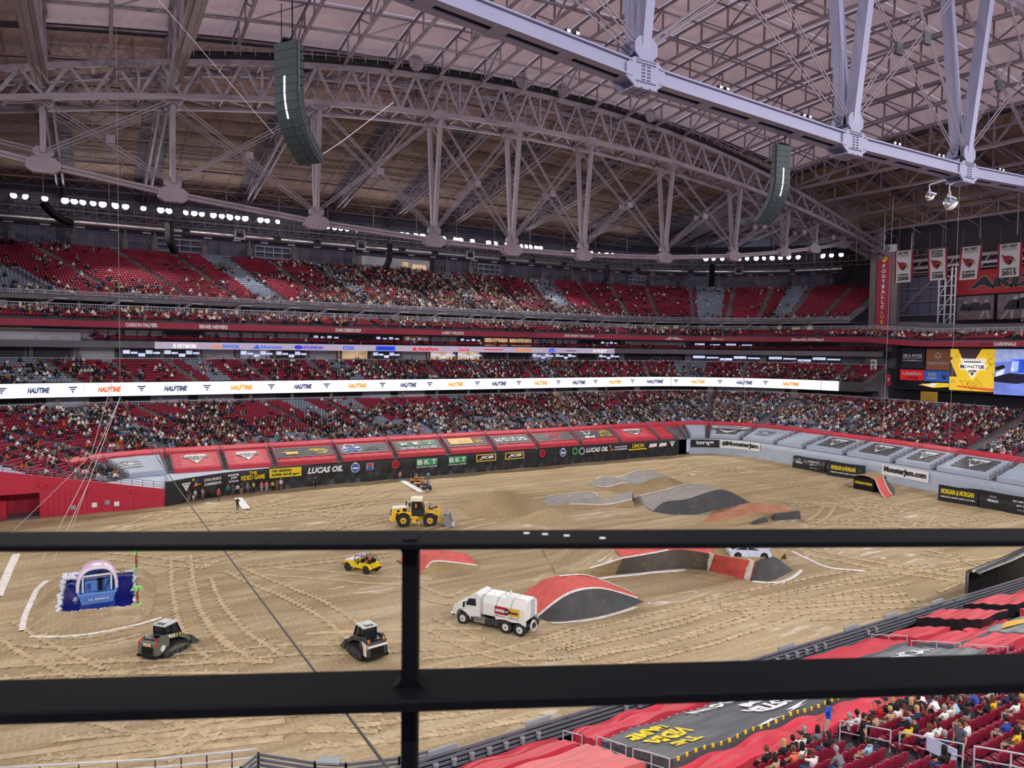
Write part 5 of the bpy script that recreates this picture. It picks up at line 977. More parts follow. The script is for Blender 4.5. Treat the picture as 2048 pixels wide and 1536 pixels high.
# far roof: rafters and lattice purlins
for k, x in enumerate([x for x in NX if x < 160]):
    b = MB(); ys = np.linspace(112, 182, 12); xx = x + (ys - 111) * (.0 if x < 130 else .25)
    T = [(a, y, float(roofz(min(a, 141), y)) - .3) for a, y in zip(xx, ys)]; B = [(a, y, float(roofz(min(a, 141), y)) - .5 - 4.0 * (1 - ((y - 112) / 75) ** 2)) for a, y in zip(xx, ys)]
    for s in (-.55, .55):
        for i in range(11):
            o = np.array((s, 0, 0)); b.bar(np.array(B[i]) + o, np.array(B[i + 1]) + o, .32); 
            b.bar(np.array(T[i]) + o, np.array(T[i + 1]) + o, .28); b.bar(*((np.array(T[i]) + o, np.array(B[i + 1]) + o) if i % 2 else (np.array(B[i]) + o, np.array(T[i + 1]) + o)), .2)
            b.bar(np.array(T[i]) + o, np.array(B[i]) + o, .16)
    b.bar(B[-1], (B[-1][0], B[-1][1], 44), .3); b.bar((B[-1][0] + 1, B[-1][1], B[-1][2]), (B[-1][0] + 1, B[-1][1], 44), .3)
    tag(b.build('roof_rafter', STEEL), 'sloping steel rafter truss under the far roof, %s from the left' % ORD[k], 'rafter')
for j, y in enumerate(np.linspace(116, 180, 13)):
    q = MB(); xx = np.arange(-44, 142, 2.6); zz = roofz(xx, y)
    for i in range(len(xx) - 1):
        a, c = (xx[i], y, zz[i] - .2), (xx[i + 1], y, zz[i + 1] - .2); a2, c2 = (xx[i], y, zz[i] - 1.7), (xx[i + 1], y, zz[i + 1] - 1.7); q.bar(a, c, .14); q.bar(a2, c2, .14); q.bar(*((a, c2) if i % 2 else (a2, c)), .09)
    q.build('purlin', STEEL, ceil)
b = MB()
for x in np.arange(-40, 140, 5):
    for y0, y1 in zip(np.arange(113, 181, 8.5)[:-1], np.arange(113, 181, 8.5)[1:]): b.bar((x, y0, float(roofz(x, y0)) - .25), (x, y1, float(roofz(x, y1)) - .25), .14)
o = b.build('sub_purlins', STEEL, ceil); o['kind'] = 'stuff'
for k, (x, zb) in enumerate(((-5.5, 55.4), (9.65, 58.2))):
    b = MB()
    for s in (-.6, .6): lattice(b, [(x + s, 40, float(roofz(x, 60)) - .6), (x + s, 110, float(roofz(x, 100)) - .6)], [(x + s, 40, zb), (x + s, 110, zb)], 16, .5, .32, False)
    for y in np.linspace(40, 110, 17): b.bar((x - .6, y, zb), (x + .6, y, zb), .25)
    b.bar((x, 40, zb - .1), (x, 110, zb - .1), .6, .5); tag(b.build('transverse_truss', STEEL), 'deep lattice truss running toward the viewer at upper left, %s of the two' % ORD[k], 'truss')
# end roof
for k, (x, dep) in enumerate(((141, 6.5), (153, 5.0), (166, 4.0), (180, 3.0))):
    b = MB(); ys = np.linspace(34, 150, 20); zz = roofz(x, np.full(20, 75.)) - .3
    lattice(b, [(x, 34, zz[0]), (x, 150, zz[0])], [(x, 34, zz[0] - dep), (x, 150, zz[0] - dep)], 20, .55, .32, True)
    tag(b.build('end_girder', STEEL), 'deep steel girder crossing the end roof, %s one going toward the end wall' % ORD[k], 'girder')
b = MB()
for y in np.arange(38, 124, 7.0):
    X = np.linspace(141, 203, 13); T = [(x, y, float(roofz(x, 75.)) - .3) for x in X]; B = [(x, y, float(roofz(x, 75.)) - 2.6) for x in X]
    lattice(b, T, B, 12, .26, .16, True)
    for dx in (160, 190): b.bar((dx, y, 56), (dx, y, 47), .14)
tag(b.build('end_rafters', STEEL), 'sloping steel rafters under the dim end roof', 'rafters', kind='stuff')
for j in range(2):
    b = MB(); y = (66, 90)[j]; lattice(b, [(-40, y, 66), (-5.5, y, 67.5)], [(-40, y, 62.5), (-5.5, y, 64)], 9, .4, .25, True); tag(b.build('roof_joist', STEEL), 'steel joist under the roof left of the arena opening, %s one back' % ORD[j], 'joist')
# ------------------------------------------------------------------ the two great arched trusses
def hexplate(b, c, rx, rz, t=.25, ax=(1, 0, 0)):
    b.prism([(-rx, .45 * rz), (-rx * .62, rz), (rx * .62, rz), (rx, .45 * rz), (rx, -.45 * rz), (rx * .55, -rz), (-rx * .55, -rz), (-rx, -.45 * rz)], c, ax, (0, 0, 1), t)
def zlow(x): return 40.5 + .00103 * (x - 65) ** 2
def ztopb(x): return 61.6 - .00135 * (x - 72) ** 2
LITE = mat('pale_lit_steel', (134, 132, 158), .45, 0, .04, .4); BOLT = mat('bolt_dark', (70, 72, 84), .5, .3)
def big_truss(Y, label, nodes, x0, x1, near):
    t = thing('roof_truss', label, 'truss', (65, Y, 40)); SM = LITE if near else STEEL; X = np.linspace(x0, x1, 90)
    # lower chord: near one is a box girder with slots in its underside, far one a tube pair
    nd = sorted(nodes)
    if near:
        for i, (a, c) in enumerate(zip(nd[:-1], nd[1:])):
            P_ = lambda x: np.array((x, Y, zlow(x))); p, q_ = P_(a + 1.2), P_(c - 1.2)
            for s in (-1, 1):
                m = MB(); o = np.array((0, s * .62, 0)); m.bar(p + o, q_ + o, .1, 1.0); m.build('web', SM, t); m = MB(); m.bar(p + o * 1.1 + (0, 0, .5), q_ + o * 1.1 + (0, 0, .5), .45, .12); m.bar(p + o * .92 - (0, 0, .5), q_ + o * .92 - (0, 0, .5), .62, .1); m.build('flange', SM, t)
            n = max(2, int((c - a) / 5))
            for k in range(n + 1): m = MB(); r = p + (q_ - p) * k / n; m.bar(r + (-.6, 0, -.52), r + (.6, 0, -.52), 1.3, .08, up=(0, 0, 1)); m.build('batten_plate', LITE, t)
            m = MB(); m.bar(p - (0, 0, .3), q_ - (0, 0, .3), 1.1, .08); m.build('inner_plate', STEELD, t)
            for f in (.3, .75):
                r = p + (q_ - p) * f; g = MB()
                for dx in (-.35, .35): g.box(r + (dx, -.75, .72), (.34, .28, .26)); g.box(r + (dx, -.9, .7), (.26, .06, .2), 1); g.bar(r + (dx, -.6, .5), r + (dx, -.75, .72), .05)
                tag(g.build('work_light', [DARK, WPAINT]), 'pair of small work lights clamped on the near truss chord, %s from the left' % ORD[i * 2 + (1 if f > .5 else 0)], 'lamp')
    else:
        for i, (a, c) in enumerate(zip(nd[:-1], nd[1:])):
            m = MB(); p, q_ = np.array((a, Y, zlow(a))), np.array((c, Y, zlow(c))); m.bar(p + (0, 0, .25), q_ + (0, 0, .25), 1.1, .35); m.bar(p - (0, 0, .25), q_ - (0, 0, .25), .8, .3); m.bar(p, q_, .4, .6); m.build('lower_chord', STEEL, t)
    for x in nd:
        z = zlow(x); top = ztopb(x); sp = 2.3 * min(1, (top - z) / 20)
        m = MB(); ax = (1, 0, 2 * .00103 * (x - 65))
        if near:
            for s in (-.75, .75): hexplate(m, (x, Y + s, z - .1), 1.7, .95, .15); hexplate(m, (x, Y + s, z + 1.6), 1.0, .75, .15)
            m.build('node_plate', LITE, t)
            m = MB()
            for rz, n, x_ in ((.62, 10, 0), (-.62, 10, 0), (.82, 8, 0)):
                for k in range(n): m.box((x - .8 + 1.6 * k / (n - 1), Y - .85, z - .1 + rz), (.09, .06, .09))
            for rz in np.linspace(-.45, .45, 5):
                for k in (-.32, -.16, .16, .32): m.box((x + k, Y - .85, z - .1 + rz), (.09, .06, .09))
            m.build('bolts', BOLT, t)
            for i in range(3):
                for j in range(3): m = MB(); m.box((x - .75 + i * .75, Y - .6 + j * .6, z - 1.1), (.6, .48, .1)); m.build('base_tile', LITE, t)
        else:
            hexplate(m, (x, Y, z - .1), 1.9, 1.0, 1.2); hexplate(m, (x, Y, z + 1.6), 1.1, .7, .8); m.bar((x, Y, z), (x, Y, z + 1.6), .7); m.build('node_plate', STEEL, t)
        for s in (-1, 1):
            m = MB(); w_ = .95 if near else .75; m.bar((x, Y + s * .35, z + 1.5), (x, Y + s * sp, top), w_, w_ * .8, up=(1, 0, 0)); m.build('column', LITE if near else STEEL, t)
            m = MB(); hexplate(m, (x, Y + s * sp, top), 1.2, .7, .9); m.build('node_plate', STEEL, t)
    # crossed rods with a star plate
    for a, c in zip(nd[:-1], nd[1:]):
        if c - a < 9: continue
        for (p, q_) in (((a, zlow(a) + 1.6), (c, ztopb(c) - .3)), ((a, ztopb(a) - .3), (c, zlow(c) + 1.6))):
            for s in (-1, 1):
                zl, zh = p, q_; sp = 2.3; ya = Y + s * (.4 if p[1] < 50 else sp); yc = Y + s * (.4 if q_[1] < 50 else sp); m = MB()
                for o in (-.22, .22): m.cyl((p[0], ya, p[1] + o), (q_[0], yc, q_[1] + o), .075 if not near else .06, n=6, caps=False)
                m.build('brace_rod', STEEL, t)
        xm = (a + c) / 2; zm = (zlow(a) + ztopb(a) + zlow(c) + ztopb(c)) / 4
        for s in (-1, 1): m = MB(); m.prism([(.75 * math.cos(i * PI / 4) * (1 if i % 2 else .7), .75 * math.sin(i * PI / 4) * (1 if i % 2 else .7)) for i in range(8)], (xm, Y + s * 1.3, zm), (1, 0, 0), (0, 0, 1), .3); m.build('star_plate', STEEL if not near else STEELD, t)
    # upper box truss
    Xc = np.linspace(x0, x1, int((x1 - x0) / 5.2) + 1)
    for s in (-2.6, 2.6):
        for zo, nm in ((0, 'upper_chord'), (6.0, 'top_chord')):
            m = MB()
            for a, c in zip(Xc[:-1], Xc[1:]): m.bar((a, Y + s, ztopb(a) + zo * max(.3, 1 - ((a - 65) / 115) ** 2)), (c, Y + s, ztopb(c) + zo * max(.3, 1 - ((c - 65) / 115) ** 2)), .6, .75)
            m.build(nm, STEEL, t)
        m = MB(); ZT = lambda a: ztopb(a) + 6.0 * max(.3, 1 - ((a - 65) / 115) ** 2)
        for i, (a, c) in enumerate(zip(Xc[:-1], Xc[1:])): mid = (a + c) / 2; m.bar((a, Y + s, ztopb(a)), (mid, Y + s, ZT(mid)), .38); m.bar((mid, Y + s, ZT(mid)), (c, Y + s, ztopb(c)), .38); (m.bar((a, Y + s, ztopb(a)), (a, Y + s, ZT(a)), .3) if i % 3 == 0 else None)
        m.build('lacing', STEEL, t)
    m = MB()
    for i, (a, c) in enumerate(zip(Xc[:-1], Xc[1:])):
        m.bar((a, Y - 2.6, ztopb(a)), (a, Y + 2.6, ztopb(a)), .3); m.bar((a, Y - 2.6, ztopb(a)), (c, Y + 2.6, ztopb(c)), .25); m.bar((a, Y - 2.6, ZT(a)), (a, Y + 2.6, ZT(a)), .3); m.bar((c, Y - 2.6, ZT(c)), (a, Y + 2.6, ZT(a)), .2)
    m.build('cross_lacing', STEEL, t)
    return t, ZT
tfar, ZTF = big_truss(111, 'far arched steel truss with paired columns, crossed rods and curved lower chord', NX, -42, 174, False)
tnear, _ = big_truss(39, 'near arched steel truss whose bright slotted lower chord crosses the top', [-28, -8, 10.5, 32.7, 55.9, 73.9, 92, 112, 130], -30, 150, True)
b = MB(); t = thing('roof_walkway', 'dark railed walkway running along the top of the far arched truss', 'walkway', (65, 107.5, 67))
Xc = np.linspace(10, 128, 60); q = MB()
for a, c in zip(Xc[:-1], Xc[1:]): q.bar((a, 107.6, ZTF(a) + .45), (c, 107.6, ZTF(c) + .45), 1.5, .2)
q.build('deck', DARK, t); q = MB()
for a, c in zip(Xc[:-1], Xc[1:]):
    for h in (1.6, 1.05): q.bar((a, 106.8, ZTF(a) + h), (c, 106.8, ZTF(c) + h), .09)
    q.bar((a, 106.8, ZTF(a) + .4), (a, 106.8, ZTF(a) + 1.6), .1)
q.build('rail', STEEL, t); q = MB()
for a, c in zip(Xc[:-1], Xc[1:]): q.bar((a, 109.9, ZTF(a) + 1.3), (c, 109.9, ZTF(c) + 1.3), .15, 1.8)
q.build('back_board', DARK, t)
for k, (x, _) in enumerate(((44.2, 0), (63.6, 0), (72.3, 0), (92.5, 0))):
    q = MB(); q.prism([(1.25 * math.cos(i * PI / 8 + .2), 1.25 * math.sin(i * PI / 8 + .2)) for i in range(16)], (x, 106.5, ZTF(x) + 1.15), (1, 0, 0), (0, 0, 1), .35); q.cyl((x, 106.2, ZTF(x) + 1.15), (x, 106.6, ZTF(x) + 1.15), .35, n=10); q.box((x, 106.3, ZTF(x) + .4), (.8, .3, .5)); q.build('cable_sheave', STEEL, t)
# ------------------------------------------------------------------ catwalk ring with floodlights, duct ring and back wall details
LAMP = mat('floodlight_lens', (255, 255, 255), .4, 0, .01, emit=40)
t = thing('catwalk', 'long railed catwalk carrying the row of floodlights around the bowl', 'catwalk', (60, 165, 49)); us, s_ = arc(49, -14, 122); uu = np.interp(np.arange(0, s_[-1], 2.2), s_, us); A = P3(uu, 49, 48.9); A2 = P3(uu, 50.4, 48.9)
q = MB(); q.grid(np.stack([A, A2], 1), flip=True); q.grid(np.stack([A - (0, 0, .35), A], 1), flip=True); q.build('deck', STEELD, t)
q = MB()
for p, r in zip(A[:-1], A[1:]):
    for h in (.5, 1.1): q.bar(p + (0, 0, h), r + (0, 0, h), .08)
    q.bar(p - (0, 0, .3), r - (0, 0, .3), .2); q.bar(p - (0, 0, 1.6), r - (0, 0, 1.6), .14); q.bar(p - (0, 0, 1.6), p + (0, 0, 1.1), .1); q.bar(p - (0, 0, 1.6), r - (0, 0, .3), .08)
q.build('rail', STEEL, t)
q = MB()
for p in A[::5]: q.bar(p + (0, .3, 0), p + (0, .3, 7.5), .14)
q.build('hanger', STEEL, t)
b = MB(); b.cyl((0, .12, .05), (0, .55, .12), .36, .22, 10); b.cyl((0, .1, .05), (0, .14, .05), .4, .4, 12, 0); b.cyl((0, .085, .05), (0, .1, .05), .33, .33, 12, 1); b.bar((-.4, .3, -.5), (-.4, .3, .1), .06); b.bar((.4, .3, -.5), (.4, .3, .1), .06); b.bar((-.4, .3, -.5), (.4, .3, -.5), .06); o = b.build('floodlight', [STEELD, LAMP]); FL = o.data; bpy.data.objects.remove(o)
ul = []
for a, c, nm in ((8, 40.8, 'left'), (45.5, 74, 'middle'), (76, 87, 'right of middle'), (94, 102.0, 'right'), (106.8, 112.2, 'far right'), (113.2, 114.2, 'far right')):
    L0 = np.interp(a, us, s_); L1 = np.interp(c, us, s_); p = L0
    while p < L1: ul.append((float(np.interp(p, s_, us)), nm)); p += rr.choice((1.5, 1.6, 1.7, 2.3, 3.2)) if nm != 'far right' else rr.choice((2.2, 2.3, 2.6))
for n_, (u, nm) in enumerate(ul[:210]):
    x, y = P(u, 48.7); o = bpy.data.objects.new('floodlight', FL); COL.objects.link(o); o.location = (float(x), float(y), 50.35); o.rotation_euler = (rad(-12), 0, float(tang(u, 49)) + rr.uniform(-.5, .5)); s = rr.uniform(1.5, 2.1); o.scale = (s, s, s); tag(o, 'lit round floodlight, %s from the left along the far catwalk' % ordn(n_ + 1), 'floodlight', 'floodlights along the far catwalk')
DUCT = mat('shiny_duct', (210, 210, 220), .22, .85, .05)
t = thing('ventilation_duct', 'long shiny round air duct hung below the catwalk', 'duct', (60, 172, 47)); us, s_ = arc(55, -10, 124); uu = np.interp(np.arange(0, s_[-1], 3), s_, us); q = MB(); q.tube(list(P3(uu, 55, 47.4)), .75, 10); q.build('pipe', DUCT, t, True)
for k, p in enumerate(P3(uu, 55, 47.4)[::2]): q = MB(); q.box(p + np.array((0, -.2, -1.15)), (1.6, .7, .25)); q.build('strip_lamp', STEELW, t)
for k, u in enumerate([30.1, 37.1, 42.4, 48.3, 55.1, 62.0, 67.8, 74.2, 80.7, 86.8, 93.6, 102.9, 106.0, 108.6, 111.4]):
    x, y = P(u, 54); a = float(tang(u, 55)); big = k in (1, 4, 7, 13); s = 1.15 if big else .75; t = thing('grille_box', 'square dark grille box on the far duct, %s from the left' % ORD[k], 'speaker', (float(x), float(y), 47.6), a)
    q = MB(); q.box((0, 0, 0), (s * 2, .6, s * 2)); q.build('body', STEELD if not big else STEELW, t, local=True); q = MB(); q.box((0, -.33, 0), (s * 1.3, .08, s * 1.3)); q.build('grille', DARK, t, local=True)
wt_ = bpy.data.objects['wall_top']; q = MB(); us2, s2 = arc(59.8, -10, UEND); uu = np.interp(np.arange(0, s2[-1], 2.6), s2, us2)
for p in P3(uu, 59.8, 41.8): q.bar(p, p + (0, 0, 11.6), .14)
for h in (3.0, 6.5):
    a = P3(uu, 59.8, 41.8 + h)
    for p, r in zip(a[:-1], a[1:]): q.bar(p, r, .14)
q.build('ribs', STEEL, wt_)
for k, u in enumerate([11.3, 17.9, 23.7, 27.2, 33.4, 39.4, 45.7, 54.8, 60.8, 70.7, 75.1, 89.6, 96.1, 100.0, 101.4, 103.8, 105.7, 107.5, 109.5, 111.4, 113.2]):
    p = P3(u, 56.5, 41.8); q = MB(); q.box(p + np.array((0, 0, 1.5)), (1.1, .9, 3.0)); q.bar(p + np.array((0, 0, 3)), p + np.array((0, 0, 10)), .4); q.build('pier', CONC, wt_)
for k, (u, w_) in enumerate(((30.5, 9), (43, 8), (79, 7), (103, 6))): # gantry frames on the wall
    q = MB(); p = P3(u, 57.2, 43.2)
    for h in (0, 1.3, 2.6): q.bar(p + np.array((-w_ / 2, 0, h)), p + np.array((w_ / 2, 0, h)), .18)
    for f in np.linspace(-.5, .5, 5): q.bar(p + np.array((w_ * f, 0, 0)), p + np.array((w_ * f, 0, 2.6)), .12)
    q.build('gantry', STEELW, wt_)
t = thing('control_booth', 'pale control booth with two lit windows behind the top row', 'booth', (72, 172, 42)); u0, u1 = 55.6, 67.1; us2 = np.linspace(u0, u1, 6); q = MB(); q.grid(np.stack([P3(us2, 55, 41.6), P3(us2, 55, 45.2), P3(us2, 57, 45.2)], 1), flip=True)
for e in (u0, u1): q.quad(P3(e, 55, 41.6), P3(e, 60, 41.6), P3(e, 60, 45.2), P3(e, 55, 45.2))
q.build('body', SUITE, t)
for a, c, z0 in ((62.2, 63.3, 43.4), (64.0, 66.4, 43.0)): q = MB(); wallquad(q, 54.9, a, c, z0 - .1, z0 + 1.0); q.build('window_pane', WARM, t)
# ------------------------------------------------------------------ hanging line-array speakers
TEAL = mat('dark_speaker_grille', (40, 50, 56), .6, .1, .08, 2); SPK = mat('speaker_black', (22, 22, 26), .85, spec=.1)
def line_array(label, top, n, nxy, W, H, D, angs, strip=True, m=TEAL, group=None):
    top = np.array(top, float); fx = np.array((nxy[0], nxy[1], 0)); fx = nrm(fx); side = np.cross((0, 0, 1), fx); t = thing('line_array', label, 'speaker', tuple(top), 0, group); p = top.copy()
    for k in range(n):
        a = angs(k); f = fx * math.cos(a) - np.array((0, 0, 1)) * math.sin(a); up = fx * math.sin(a) + np.array((0, 0, 1)) * math.cos(a)      # front tilts downward
        c = p - up * H / 2; q = MB(); V = []
        for d_, hs in ((0, 1), (-D, .82)):
            for sx, sz in ((-1, -1), (1, -1), (1, 1), (-1, 1)): V.append(c + f * d_ + side * sx * W / 2 * (1 if d_ == 0 else .8) + up * sz * H / 2 * hs * .96)
        q.add(V, [(0, 1, 2, 3), (4, 7, 6, 5), (0, 4, 5, 1), (1, 5, 6, 2), (2, 6, 7, 3), (3, 7, 4, 0)])
        ob = q.build('cabinet', m, t)
        g = MB()
        for sx in (-1, 1):
            for dz in (-.3, 0, .3): g.bar(c + side * sx * W * .51 * .9 - f * D * .15 + up * dz * H, c + side * sx * W * .46 * .9 - f * D * .85 + up * dz * H, .05)
            g.bar(c + side * sx * W * .49 - f * .3 * D - up * H * .5, c + side * sx * W * .49 - f * .3 * D + up * H * .5, .06)
            g.box(c + side * sx * W * .28 + f * .02 - up * H * .42, (.05, .05, .05))
        g.build('rigging', STEELD, ob)
        if strip and 4 <= k < 9: s = MB(); s.bar(c + f * .02 - side * .02 - up * H * .46, c + f * .02 - side * .02 + up * H * .46, .1, .03, up=tuple(f)); s.build('light_strip', mat('speaker_light_strip', (250, 250, 255), .4, 0, .02, emit=1.2), ob)
        elif strip and k >= 9: s = MB(); s.bar(c + f * .02 - up * H * .46, c + f * .02 + up * H * .46, .05, .03, up=tuple(f)); s.build('seam', STEELD, ob)
        p = p - up * H
    g = MB(); g.box(top + (0, 0, .06) - fx * D / 2, (W * .6, W * .6, .12)); g.bar(top - fx * D * .3 + side * W * .2, top - fx * D * .3 + side * W * .2 + (0, 0, 2.2), .06); g.bar(top - fx * D * .3 - side * W * .3, top - fx * D * .3 - side * W * .3 + (0, 0, 2.2), .04); g.build('bumper_frame', SPK, t); return t
Rn = np.array(R_[:2]); Fn = np.array(F_[:2]); Rn = Rn / np.linalg.norm(Rn); Fn = Fn / np.linalg.norm(Fn)
line_array('large curved line array speaker hanging at upper left from near truss', (9.15, 40.6, 39.2), 15, -Rn * .42 - Fn * .9, 1.55, .46, .8, lambda k: 0 if k < 6 else (k - 5) * rad(6.2))
line_array('large curved line array speaker hanging right of centre from near truss', (48.7, 39.6, 39.5), 15, Rn * .42 - Fn * .9, 1.5, .46, .8, lambda k: 0 if k < 6 else (k - 5) * rad(6.2))
q = MB(); q.tube([(10.9, 39.4, 33.1), (11.8, 39.0, 33.8), (14.5, 38.2, 36.2)], .02, 5); tag(q.build('tension_cable', ROPE), 'pale cable pulling the lower end of the left line array', 'cable')
q = MB(); q.tube([(8.6, 40.9, 34.2), (3, 46, 42.5), (-3, 52, 50)], .012, 5); tag(q.build('tension_cable', ROPE), 'thin pale cable running up left from the left line array', 'cable')
SP = [((1.6, 32), 'small curved speaker array tilted under the catwalk at far left', 46.6), ((17.9, 34), 'small dark speaker array second from the left under the catwalk', 45.6), ((51.7, 34), 'small dark speaker array in front of the control booth', 45.4), ((97.4, 34), 'small dark speaker array with a side lamp right of centre', 45.3), ((107.2, 34), 'straight dark speaker array farthest right under the catwalk', 46.6)]
for i, ((u, d), lb, z) in enumerate(SP):
    x, y = P(u, d); tn = float(tang(u, d)); f = np.array((math.sin(tn), -math.cos(tn))); r = np.array((math.cos(tn), math.sin(tn)))
    dirn = (f * .5 - r * .9, f * .5 - r * .85, f * .6 + r * .75, f * .6 + r * .75, f)[i]
    line_array(lb, (float(x), float(y), z), 12, dirn, 1.5, .5, .9, (lambda k: rad(35) + k * rad(4.5)) if i == 0 else (lambda k: 0 if k < 5 else (k - 4) * rad(6)) if i < 4 else (lambda k: 0), False, SPK)
# two big reflector lamps under the near truss
for k, (x, y, z, s) in enumerate(((71.1, 40.4, 38.2, .62), (72.8, 39.4, 37.6, 1.0))):
    t = thing('reflector_lamp', ('smaller' if k == 0 else 'larger') + ' white reflector lamp hanging under the third near truss node', 'lamp', (x, y, z)); r = .62 * s; q = MB(); rows = []
    ax = np.array((.35, -.45, -.75)); ax = nrm(ax); a1 = nrm(np.cross(ax, (0, 0, 1))); a2 = np.cross(ax, a1); c0 = np.array((x, y, z))
    for f, rr_ in ((-.7, .25), (-.5, .6), (-.1, .85), (.4, 1.0), (.55, 1.02)): rows.append([c0 + ax * f * r * 1.2 + (a1 * math.cos(j * PI / 8) + a2 * math.sin(j * PI / 8)) * rr_ * r for j in range(17)])
    q.grid(np.array(rows), flip=True); q.build('reflector', CHROME, t, True)
    q = MB(); rows = [[c0 + ax * (f * r * 1.2) + (a1 * math.cos(j * PI / 8) + a2 * math.sin(j * PI / 8)) * rr_ * r for j in range(17)] for f, rr_ in ((.55, 1.0), (.8, .8), (.98, .45), (1.04, .02))]; q.grid(np.array(rows), flip=True); q.build('lens', WPAINT, t, True)
    q = MB(); q.bar(c0 + a1 * r * 1.1, c0 + a1 * r * 1.1 + (0, 0, r * 1.4), .07); q.bar(c0 - a1 * r * 1.1, c0 - a1 * r * 1.1 + (0, 0, r * 1.4), .07); q.bar(c0 - a1 * r * 1.1 + (0, 0, r * 1.4), c0 + a1 * r * 1.1 + (0, 0, r * 1.4), .1); q.bar(c0 + (0, 0, r * 1.4), (x, y, 39.3), .08); q.bar((x, y, 39.3), (x + .3, 39.0, 39.5), .12); q.bar(c0 + (.4, .4, r * 1.3), c0 + (.9, -.2, r * .6), .2); q.build('bracket', STEELW, t)
# guy ropes
N0 = (2.3, 90, 16.7)
for lb, pts, m, r in (('thin vertical pale rope dropping from the roof above the pool', [(2.4, 90, 60), N0], mat('grey_rope', (150, 146, 146), .8), .02), ('pale rope fanning from the hanging knot, leftmost on the dirt', [(1.6, 90.2, 18.6), (-.6, 93, 10), (-9.5, 97, .05)], ROPE, .035), ('pale rope fanning from the hanging knot, second from the left on the dirt', [N0, (-1.4, 89, 7.6), (-5.2, 85.8, .05)], ROPE, .035), ('pale rope fanning from the hanging knot, third from the left on the dirt', [N0, (-.9, 88.8, 7.4), (-4.1, 86.6, .05)], ROPE, .04), ('pale rope fanning from the hanging knot, nearest the pool', [N0, (-.6, 91, 8), (-3.2, 92.6, .05)], ROPE, .035),
    ('long dark cable running from the hanging knot past the railing to lower right', [N0, (2.9, 60, 15.7), (3.1, 30, 16.3), (3.12, 8.3, 17.19), (3.13, 4.5, 17.5)], mat('dark_cable', (58, 54, 52), .6), .022), ('thin vertical rope left of the score screens', [(121, 75, 50), (121, 75.2, 6.3)], ROPE, .017), ('thin vertical rope in front of the yellow screen', [(121, 63.9, 50), (121, 63.8, 5.1)], ROPE, .017), ('thin vertical rope over the corner aisle', [(111, 98, 16), (111, 98, 5)], ROPE, .017)):
    q = MB(); q.tube(pts, r, 5); tag(q.build('rope', m), lb, 'rope')
# ------------------------------------------------------------------ end wall, signs and screens
EW = mat('end_wall_panel', (92, 92, 112), .6, .1, .12, .4); DKW = mat('dark_end_wall', (50, 48, 56), .8, 0, .1, .4)
b = MB(); b.quad((187, 30, 0), (187, 30, 57), (187, 133, 57), (187, 133, 0)); b.quad((187, 30, 0), (187, 30, 57), (165, 28, 57), (165, 28, 0))
we2 = tag(b.build('wall_end', DKW), 'dim end wall carrying big signs beyond the upper stand', 'wall', kind='structure')
for i in range(4):
    for j in range(3): q = MB(); q.box((186.8, 112.2 - i * 3, 34.5 + j * 3.4), (.2, 2.85, 3.25)); q.build('panel', EW, we2)
b = MB()
for h in (33, 36.5, 40, 43.5): b.bar((186.5, 102, h), (186.5, 114.5, h), .25)
b.bar((186.4, 113.5, 33), (186.4, 103, 43), .4); b.build('frame', STEEL, we2)
b = MB()                                              # white ladder tower
for y in (98.9, 97.4, 95.9, 95.0): b.bar((180, y, 27), (180, y, 44), .3)
for h in np.arange(28, 44, 2.3): b.bar((180, 98.9, h), (180, 95.0, h), .2)
for h in np.arange(28, 41, 4.6): b.bar((180, 98.9, h), (180, 95.9, h + 4.6), .16)
tag(b.build('lattice_tower', STEELW), 'pale steel lattice tower between the grey wall panels and the red team sign', 'tower')
b = MB(); b.bar((181, 113, 46.5), (181, 74, 46.5), .7, .7); b.bar((181, 113, 43.5), (181, 74, 43.5), .25)
for y in np.arange(76, 113, 4.): b.bar((181, y, 46.5), (181, y + 2, 43.5), .3)
tag(b.build('end_catwalk', STEEL), 'steel catwalk truss behind the hanging championship banners', 'catwalk')
b = MB(); b.cyl((180, 113, 44.6), (180, 74, 44.6), .45, n=10); tag(b.build('end_duct', DUCT), 'shiny round duct behind the hanging banners', 'duct')
# concrete tower with the vertical sign
ca = math.atan2(-.38, -.93); t = thing('concrete_tower', 'tall concrete tower with a vertical red lettered strip', 'column', (175, 110.2, 24), ca)
b = MB(); b.box((-2.5, 0, 12.6), (5, 6.4, 25.2)); b.build('shaft', mat('tower_concrete', (118, 110, 112), .85, 0, .12, .5), t, local=True)
for y in (-2.5, 2.5): b = MB(); b.box((.12, y, 12.6), (.35, 1.4, 25.2)); b.build('edge_rib', MATS['tower_concrete'], t, local=True)
b = MB(); b.box((.2, 0, 25.6), (1.6, 5.6, 1.8)); b.build('cap', STEELW, t, local=True)
b = MB(); b.box((.15, 0, 13.8), (.25, 3.0, 20.5)); b.build('sign_strip', REDB, t, local=True)
b = MB(); b.prism([(-1.2, 0), (1.2, 0), (0, -1.8)], (.32, 0, 23.8), (0, 1, 0), (0, 0, 1), .1); b.build('emblem', YEL, t, local=True)
for k, ch in enumerate('FOOTBALLCLUB'): b = MB(); b.text(ch, (.3, 0, 21.2 - k * 1.3), (0, 1, 0), (0, 0, 1), .95, None, 0, .05, 0, .04); b.build('lettering', WHT if k < 9 else GLD, t, local=True)
